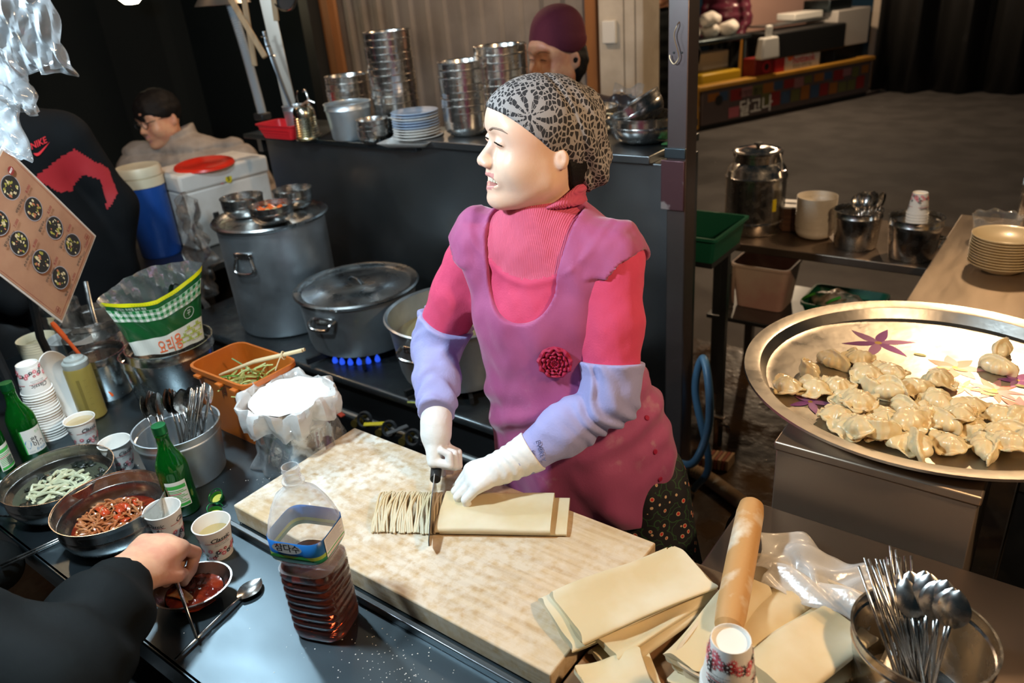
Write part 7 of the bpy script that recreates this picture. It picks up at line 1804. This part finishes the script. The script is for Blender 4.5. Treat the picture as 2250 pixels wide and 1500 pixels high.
# man in the black and red sports jacket at the table end
NH = np.array((-3.02, 0.95, 1.70)); NR = rot_zyx(0.9, -0.2)
def sportj(P):
    P = P + np.array((0, 0.11, 0), np.float32)
    d = ell_(P, (-3.0, 1.13, 1.20), (0.16, 0.25, 0.42)); d = smin(d, cap_(P, (-2.97, 1.35, 1.42), (-3.0, 0.88, 1.46), 0.10), 0.09)
    d = smin(d, cap_(P, (-3.0, 1.08, 1.50), (-3.0, 1.05, 1.60), 0.085, 0.075), 0.05)
    d = smin(d, ell_(P, (-2.99, 1.22, 0.92), (0.17, 0.28, 0.34)), 0.08)
    for a, b, e in (((-2.96, 1.37, 1.41), (-2.94, 1.46, 1.15), (-2.92, 1.40, 0.90)), ((-3.0, 0.86, 1.45), (-2.92, 0.80, 1.16), (-2.80, 0.98, 0.97))):
        d = smin(d, chain_(P, [(np.array(a), 0.095), (np.array(b), 0.078), (np.array(e), 0.052)], 0.05), 0.03)
    d = d + 0.006 * np.sin(P[:, 2] * 38 + 3 * np.sin(P[:, 1] * 9)) * np.clip(1.35 - P[:, 2], 0, 1)
    return smax(d, 0.66 - P[:, 2], 0.02)
nj = mat('black_sports_shell', (0.004, 0.005, 0.006), 0.75, spec=0.1); rj = mat('dark_red_panel', (0.28, 0.012, 0.018), 0.55)
RP = [(1.080, 1.331), (1.239, 1.392), (1.282, 1.348), (1.342, 1.302), (1.345, 1.217), (1.288, 1.156), (1.297, 1.212), (1.298, 1.271), (1.249, 1.299), (1.202, 1.253), (1.154, 1.258)]
def inpoly(y, z, poly):
    r = np.zeros(len(y), bool); n = len(poly)
    for i in range(n):
        (a, b), (c, d) = poly[i], poly[(i + 1) % n]
        k = ((b > z) != (d > z)) & (y < (c - a) * (z - b) / (d - b + 1e-12) + a); r ^= k
    return r
nm = thing('person', 'man in a black sports jacket with a red chest panel behind the menu', 'person', (-3.0, 1.02, 0)); NB2 = np.array((-3.0, 1.02, 0))
surf_obj('body', lambda P: head_local(((P - NH.astype(np.float32)) @ NR.astype(np.float32)), 0.0), NH - 0.22, NH + 0.16, 0.0075, skin2, nm, base=NB2)
surf_obj('hair', lambda P: short_hair((P - NH.astype(np.float32)) @ NR.astype(np.float32)), NH - 0.2, NH + 0.2, 0.008, hair_m, nm, base=NB2)
jo = surf_obj('sports_jacket', sportj, (-3.24, 0.55, 0.64), (-2.68, 1.50, 1.66), 0.0075, [nj, rj], nm, lambda c: (inpoly(c[:, 1] + 0.0 * (c[:, 0] + 2.85), c[:, 2], RP) & (c[:, 0] > -3.02)).astype(int), base=NB2)
lp, ln = onto(sportj, (-2.84, 1.133, 1.424), 0.003)
q = MB(); v, f = letters('NIKE', 0.028, 0.012, 0.3); mt = orient(lp - NB2, ln, (0.8, 0.59, 0.05)) @ Matrix.Rotation(0.25, 4, 'Z'); q.add([(a, b + 0.012, 0.001) for a, b in v], f, 0, mt)
sw = spline([(-0.032, -0.002), (-0.028, -0.013), (-0.012, -0.014), (0.04, 0.008)], 6) + spline([(0.04, 0.008), (-0.01, -0.006), (-0.022, -0.006), (-0.032, -0.002)], 6)[1:-1]
q.add([(a, b - 0.006, 0.001) for a, b in sw], [list(range(len(sw)))], 0, mt); q.build('chest_logo', mat('logo_red', (0.55, 0.02, 0.03), 0.5), nm)
surf_obj('trousers', lambda P: smax(smin(chain_(P, [(np.array((-3.0, 0.92, 0.82)), 0.12), (np.array((-2.98, 0.90, 0.45)), 0.09), (np.array((-3.0, 0.90, 0.05)), 0.07)], 0.03), chain_(P, [(np.array((-3.0, 1.14, 0.82)), 0.12), (np.array((-2.98, 1.16, 0.45)), 0.09), (np.array((-3.0, 1.16, 0.05)), 0.07)], 0.03), 0.04), 0.01 - P[:, 2], 0.01), (-3.2, 0.74, 0.0), (-2.8, 1.36, 0.98), 0.016, black, nm, base=NB2)
# woman with a maroon beanie behind the counter
BO = np.array((-1.795, 2.69, 1.505)); BRt = rot_zyx(-0.25, -0.05)
def beanie(q):
    d = ell_(q, (0, 0.018, 0.075), (0.094, 0.110, 0.10)); d = smin(d, ell_(q, (0, 0.02, 0.120), (0.075, 0.085, 0.058)), 0.03)
    cuff = smax(ell_(q, (0, 0.018, 0.062), (0.097, 0.113, 0.085)), np.abs(q[:, 2] - 0.052 + 0.2 * q[:, 1]) - 0.035, 0.01)
    return smax(smin(d, cuff, 0.006), interp(q, [-0.12, 0, 0.12], [0.045, 0.02, -0.02]) - q[:, 2], 0.006)
def bob(q): return smax(smax(ell_(q, (0, 0.045, -0.01), (0.088, 0.085, 0.10)), -0.01 - q[:, 1] - 0.2 * q[:, 2], 0.01), q[:, 2] - 0.05, 0.01) + 0.003 * wob(q, 120, 2.0)
def coatb(P):
    d = ell_(P, (-1.80, 2.76, 1.05), (0.21, 0.15, 0.36)); d = smin(d, cap_(P, (-2.0, 2.70, 1.27), (-1.62, 2.80, 1.27), 0.075), 0.07)
    for s, x in ((-1, -2.0), (1, -1.62)): d = smin(d, chain_(P, [(np.array((x, 2.75, 1.26)), 0.075), (np.array((x + 0.05 * s, 2.74, 0.98)), 0.06), (np.array((x, 2.62, 0.86)), 0.045)], 0.03), 0.03)
    return smax(smin(d, cap_(P, (-1.80, 2.74, 1.28), (-1.80, 2.73, 1.37), 0.085, 0.08), 0.03), 0.55 - P[:, 2], 0.02)
bystander((-1.80, 2.76, 0.0), 'woman in a maroon knit beanie behind the bowl stacks', BO, BRt, 1.08, coatb, mat('charcoal_coat', (0.06, 0.045, 0.045), 0.7), (-2.14, 2.52, 0.52), (-1.48, 2.94, 1.48), 0.014,
          [('beanie', beanie, mat('maroon_knit', (0.085, 0.007, 0.022), 0.85, bump=0.5, bscale=160)), ('hair', bob, hair_m)], legs=lambda P: smax(smin(cap_(P, (-1.88, 2.76, 0.6), (-1.88, 2.76, 0.05), 0.1, 0.06), cap_(P, (-1.72, 2.76, 0.6), (-1.72, 2.76, 0.05), 0.1, 0.06), 0.03), 0.01 - P[:, 2], 0.01))
# far-left pendant bulb
t = thing('ceiling_bulb', 'round glowing bulb at the top edge of the dark background', 'lamp', (-6.4, 3.56, 1.885))
q = MB(); q.lathe([(0, -0.04), (0.05, -0.035), (0.085, 0.0), (0.06, 0.05), (0, 0.07)], 24); q.build('bulb', mat('bulb_glow_far', (1, 1, 1), 0.4, emit=(1, 0.86, 0.55), estr=30), t)
q = MB(); q.tube([(0, 0, 0.07), (0, 0, 1.6)], 0.006, 6); q.build('cord', black, t)
point('lamp_light', (-6.4, 3.56, 1.86), 25, (1, 0.82, 0.5), 0.06)
# ------------------------------------------------------------------ stall across the street
FA, FR = Vector((-3.72, 8.6, 0)), math.atan2(0.914, 0.405)
def far(name, label, cat, group=None): return thing(name, label, cat, FA, FR, group)
def fbox(t, name, c, d, m, bev=0.01): q = MB(); q.box(c, d); return q.build(name, m, t, bev=bev)
yel = mat('yellow_stall_paint', (0.50, 0.26, 0.035), 0.5, col2=(0.42, 0.2, 0.03), nscale=3)
t = far('stall_counter', 'low yellow stall counter with a printed banner across the street', 'counter')
fbox(t, 'top_rail', (1.40, 0.06, 0.47), (3.0, 0.16, 0.05), yel); fbox(t, 'front_panel', (1.42, 0.03, 0.25), (2.9, 0.05, 0.40), mat('banner_dark', (0.10, 0.075, 0.075), 0.5))
fbox(t, 'kick_board', (1.42, 0.06, 0.03), (2.9, 0.05, 0.06), black); fbox(t, 'end_panel', (-0.1, 0.3, 0.24), (0.05, 0.6, 0.44), yel)
p = Print(lambda x, y, L: (x, 0.003 - L * 4, y))
rr = random.Random(6)
for k in range(16): x = 0.05 + k * 0.175; p.rect(x, 0.30 + rr.uniform(-.03, .02), x + rr.uniform(.1, .22), 0.40, k % 5, 1)
for k in range(11): x = 0.9 + k * 0.17; p.rect(x, 0.12, x + 0.15, 0.24 + rr.uniform(0, .05), rr.randrange(5), 1)
p.poly(disc(0.22, 0.31, 0.06, 16), 5); p.text('달고나', 0.82, 0.15, 0.20, 6, bold=0.02); p.rect(0.38, 0.08, 0.55, 0.2, 7, 1); p.text('추억의 뽑기', 0.72, 0.33, 0.08, 5)
p.mb.build('banner_print', [mat('ban_orange', (0.30, 0.11, 0.02), 0.5), mat('ban_blue', (0.04, 0.08, 0.16), 0.5), mat('ban_red', (0.25, 0.02, 0.02), 0.5), mat('ban_pink', (0.28, 0.13, 0.14), 0.5), mat('ban_green', (0.12, 0.12, 0.04), 0.5), ink_k, ink_w, mat('ban_rose', (0.45, 0.12, 0.15), 0.5)], t)
t = far('prep_table', 'steel prep table with white parcels behind the yellow counter', 'table')
fbox(t, 'top', (0.45, 0.50, 0.93), (1.0, 0.5, 0.05), steel)
for x in (0.0, 0.9):
    for y in (0.3, 0.7): fbox(t, 'leg', (x, y, 0.46), (0.05, 0.05, 0.9), steel)
fbox(t, 'shelf', (0.45, 0.5, 0.40), (0.95, 0.45, 0.03), steel)
t = far('yellow_crate', 'yellow plastic crate on the shelf of the far prep table', 'crate'); fbox(t, 'crate', (0.48, 0.42, 0.50), (0.62, 0.36, 0.16), mat('crate_yellow', (0.58, 0.36, 0.02), 0.4), 0.02)
t = far('white_carton', 'pale carton above the yellow crate on the far table', 'carton'); fbox(t, 'carton', (0.60, 0.62, 0.68), (0.5, 0.2, 0.2), mat('carton_pale', (0.6, 0.52, 0.42), 0.6))
for k in range(9):
    rs = random.Random(k); V_ = lambda P: ell_(P, (0, 0, 0.07), (0.12, 0.10, 0.075)) + 0.015 * wob(P, 30, k * 1.3)
    o = surf_obj('white_parcel', V_, (-0.17, -0.15, -0.02), (0.17, 0.15, 0.18), 0.02, mat('white_parcel_film', (0.72, 0.68, 0.62), 0.5)); w = Matrix.Translation(FA) @ Matrix.Rotation(FR, 4, 'Z') @ Vector((0.15 + 0.10 * k, 0.45 + 0.08 * (k % 3), 0.958 + (0.12 if k in (3, 5) else 0))); o.location = w; o.rotation_euler = (0, 0, k); tag(o, 'white wrapped parcel in the pile on the far prep table', 'parcel', 'white parcels on the far table')
t = far('griddle', 'wide black griddle of the stall across the street', 'griddle'); fbox(t, 'body', (1.72, 0.28, 0.80), (1.25, 0.5, 0.30), black, 0.02); fbox(t, 'hood_plate', (1.75, 0.42, 1.0), (1.1, 0.3, 0.02), steel_dk)
for x in (1.2, 2.25): fbox(t, 'leg', (x, 0.3, 0.33), (0.06, 0.06, 0.65), black)
t = far('paper_carton', 'red and white printed carton leaning on the yellow counter', 'box'); fbox(t, 'carton', (1.62, 0.13, 0.62), (0.62, 0.16, 0.26), mat('carton_white', (0.66, 0.62, 0.58), 0.5)); fbox(t, 'red_end', (1.24, 0.13, 0.60), (0.15, 0.17, 0.26), ink_r)
p = Print(lambda x, y, L: (x, 0.048 - L * 4, y)); p.text('전통 꿀호떡', 1.64, 0.69, 0.105, 0, bold=0.02); p.text('hotteok', 1.64, 0.605, 0.12, 0, bold=0.02); p.text('맛있는 호떡 TEL', 1.62, 0.53, 0.05, 1); p.poly(disc(1.40, 0.65, 0.05, 14), 2); p.mb.build('carton_print', [mat('carton_red', (0.55, 0.03, 0.05), 0.5), ink_k, ink_o], t)
t = far('red_can_box', 'dark red box left of the printed carton', 'box'); fbox(t, 'carton', (0.98, 0.16, 0.58), (0.3, 0.2, 0.22), mat('dark_red_box', (0.20, 0.015, 0.012), 0.5)); p = Print(lambda x, y, L: (x, 0.058 - L * 4, y)); p.poly(disc(1.02, 0.58, 0.07, 18), 0); p.poly(disc(1.02, 0.58, 0.04, 18), 1); p.mb.build('box_print', [ink_r, black], t)
t = far('paper_bag', 'white paper bag hanging at the left of the griddle', 'bag'); q = MB(); q.box((0.98, 0.02, 0.80), (0.24, 0.10, 0.24), taper=1.25); q.box((0.98, 0.02, 0.98), (0.09, 0.05, 0.14)); q.build('bag', white_pl, t, bev=0.02)
t = far('fryer', 'white fryer cabinet at the right end of the far stall', 'fryer'); fbox(t, 'cabinet', (2.68, 0.45, 0.86), (0.62, 0.5, 0.44), mat('fryer_white', (0.46, 0.44, 0.42), 0.4)); fbox(t, 'tank', (2.52, 0.5, 1.14), (0.42, 0.42, 0.14), steel); fbox(t, 'stand', (2.68, 0.45, 0.32), (0.55, 0.45, 0.62), black)
t = far('white_tray_box', 'white foam tray on top of the far griddle', 'tray'); fbox(t, 'tray', (2.02, 0.5, 1.06), (0.5, 0.3, 0.08), white_pl)
pk_ = mat('pink_white_wall', (0.62, 0.40, 0.34), 0.7)  # pinkish white of the wall itself
g = MB(); g.box((0, 0, 1.5), (2.5, 0.1, 3.0)); o = g.build('wall_far', pk_); o.location = (-4.05, 11.9, 0); o.rotation_euler = (0, 0, FR - 0.0); tag(o, kind='structure')
g = MB(); g.box((0, 0, 1.6), (0.14, 0.14, 3.2)); o = g.build('trim_4', mat('orange_post', (0.5, 0.22, 0.03), 0.6)); o.location = (-4.25, 10.9, 0); tag(o, kind='structure')
g = MB(); g.box((0, 0, 1.6), (0.10, 0.3, 3.2)); o = g.build('trim_5', mat('pale_frame', (0.42, 0.36, 0.3), 0.6)); o.location = (-2.72, 12.0, 0); tag(o, kind='structure')
tarp = mat('dark_tarpaulin', (0.012, 0.012, 0.012), 0.5, bump=0.6, bscale=6)
q = MB(); q.sheet(lambda u, v: (-2.62 + 4.2 * u, 11.6 + 0.12 * math.sin(u * 46) + 0.06 * math.sin(u * 90), 3.2 * v), 90, 3); tag(q.build('wall_tarp', tarp, solid=0.01), kind='structure')
def torso_only(loc, label, jm, s=1.0, coat=False):
    x, y = loc[0], loc[1]; hh = 1.62 * s
    def fn(P):
        d = ell_(P, (x, y, 1.12 * s), (0.23, 0.16, 0.34)); d = smin(d, cap_(P, (x - 0.19, y, 1.38 * s), (x + 0.19, y, 1.38 * s), 0.085), 0.07)
        for sg in (-1, 1): d = smin(d, chain_(P, [(np.array((x + 0.22 * sg, y, 1.36 * s)), 0.08), (np.array((x + 0.29 * sg, y - 0.02, 1.08 * s)), 0.065), (np.array((x + 0.24 * sg, y - 0.14, 0.88 * s)), 0.05)], 0.03), 0.02)
        if coat: d = smin(d, cap_(P, (x, y, 0.9), (x, y, 0.5), 0.2, 0.24), 0.05)
        return d + 0.006 * np.sin(P[:, 2] * 60)
    H = np.array((x, y - 0.02, hh)); 
    return bystander((x, y, 0.0), label, H, rot_zyx(0.3, 0), 1.05, fn, jm, (x - 0.42, y - 0.3, 0.42 if coat else 0.7), (x + 0.42, y + 0.3, 1.52 * s), 0.02, [('hair', short_hair, hair_m)], legs=lambda P: smax(smin(cap_(P, (x - .1, y, .85), (x - .1, y, .05), .11, .07), cap_(P, (x + .1, y, .85), (x + .1, y, .05), .11, .07), .03), .01 - P[:, 2], .01), face_=False)
torso_only((-4.12, 10.1), 'vendor in a maroon leather jacket behind the far stall', mat('maroon_leather', (0.10, 0.018, 0.035), 0.3, coat=0.4))
torso_only((-3.15, 6.35), 'passer-by in a long black coat left of the steel post', jk, 1.0, True)
t = thing('water_jug', 'white plastic jug with a red cap standing by the white pillar', 'jug', (-3.10, 5.75, 0.0))
q = MB(); loft(q, [rsec(0.2, 0.2, 0.04, 0.0), rsec(0.22, 0.22, 0.05, 0.32), rsec(0.16, 0.16, 0.05, 0.40), rsec(0.07, 0.07, 0.03, 0.46)], True, True); q.build('body', white_pl, t)
q = MB(); q.lathe([(0, 0.46), (0.035, 0.46), (0.035, 0.50), (0, 0.505)], 16); q.build('cap', ink_o, t)
t = thing('shop_rack', 'shop rack with a lit orange carton behind the white pillar', 'rack', (-3.75, 6.9, 0))
for z in (0.35, 0.75, 1.15): q = MB(); q.box((0, 0, z), (0.7, 0.35, 0.03)); q.build('shelf', black, t)
for x in (-.33, .33): q = MB(); q.box((x, 0, 0.8), (0.04, 0.35, 1.6)); q.build('upright', black, t)
t = thing('orange_carton', 'orange carton on the middle shelf of the shop rack', 'carton', (-3.7, 6.85, 0.766)); q = MB(); q.box((0, 0, 0.11), (0.34, 0.25, 0.22)); q.build('carton', mat('orange_card', (0.45, 0.16, 0.03), 0.6), t)
t = thing('red_carton', 'pale carton on the lower shelf of the shop rack', 'carton', (-3.72, 6.85, 0.366)); q = MB(); q.box((0, 0, 0.13), (0.42, 0.25, 0.26)); q.build('carton', mat('pale_card', (0.5, 0.36, 0.22), 0.6), t)
t = thing('switch_box', 'small pale switch box on the white pillar', 'switch', (-2.49, 4.325, 1.46)); q = MB(); q.box((0, 0, 0), (0.09, 0.03, 0.13)); q.build('box', white_pl, t, bev=0.006)
lampf = thing('pendant_lamp', 'added warm bulb hanging unseen above the far stall', 'lamp', (-3.1, 9.7, 2.45))  # added lamp, out of view, brightens the far stall and street
q = MB(); q.lathe([(0, 0), (0.05, 0.02), (0.06, 0.07), (0.03, 0.12), (0, 0.13)], 16); q.build('bulb', mat('bulb_glow_stall', (1, 1, 1), 0.4, emit=(1, 0.7, 0.4), estr=12), lampf); q = MB(); q.tube([(0, 0, 0.12), (0, 0, 1.5)], 0.006, 6); q.build('cord', black, lampf)
point('lamp_light', (-3.1, 9.7, 2.35), 140, (1, 0.72, 0.46), 0.08)
point('lamp_light', (-3.6, 5.6, 2.6), 60, (1, 0.74, 0.48), 0.08)
lamps2 = thing('pendant_lamp', 'warm bulb hanging over the street behind the white pillar', 'lamp', (-3.6, 5.6, 2.7)); q = MB(); q.lathe([(0, 0), (0.05, 0.02), (0.06, 0.07), (0.03, 0.12), (0, 0.13)], 16); q.build('bulb', MT['bulb_glow_stall'], lamps2); q = MB(); q.tube([(0, 0, 0.12), (0, 0, 1.3)], 0.006, 6); q.build('cord', black, lamps2)
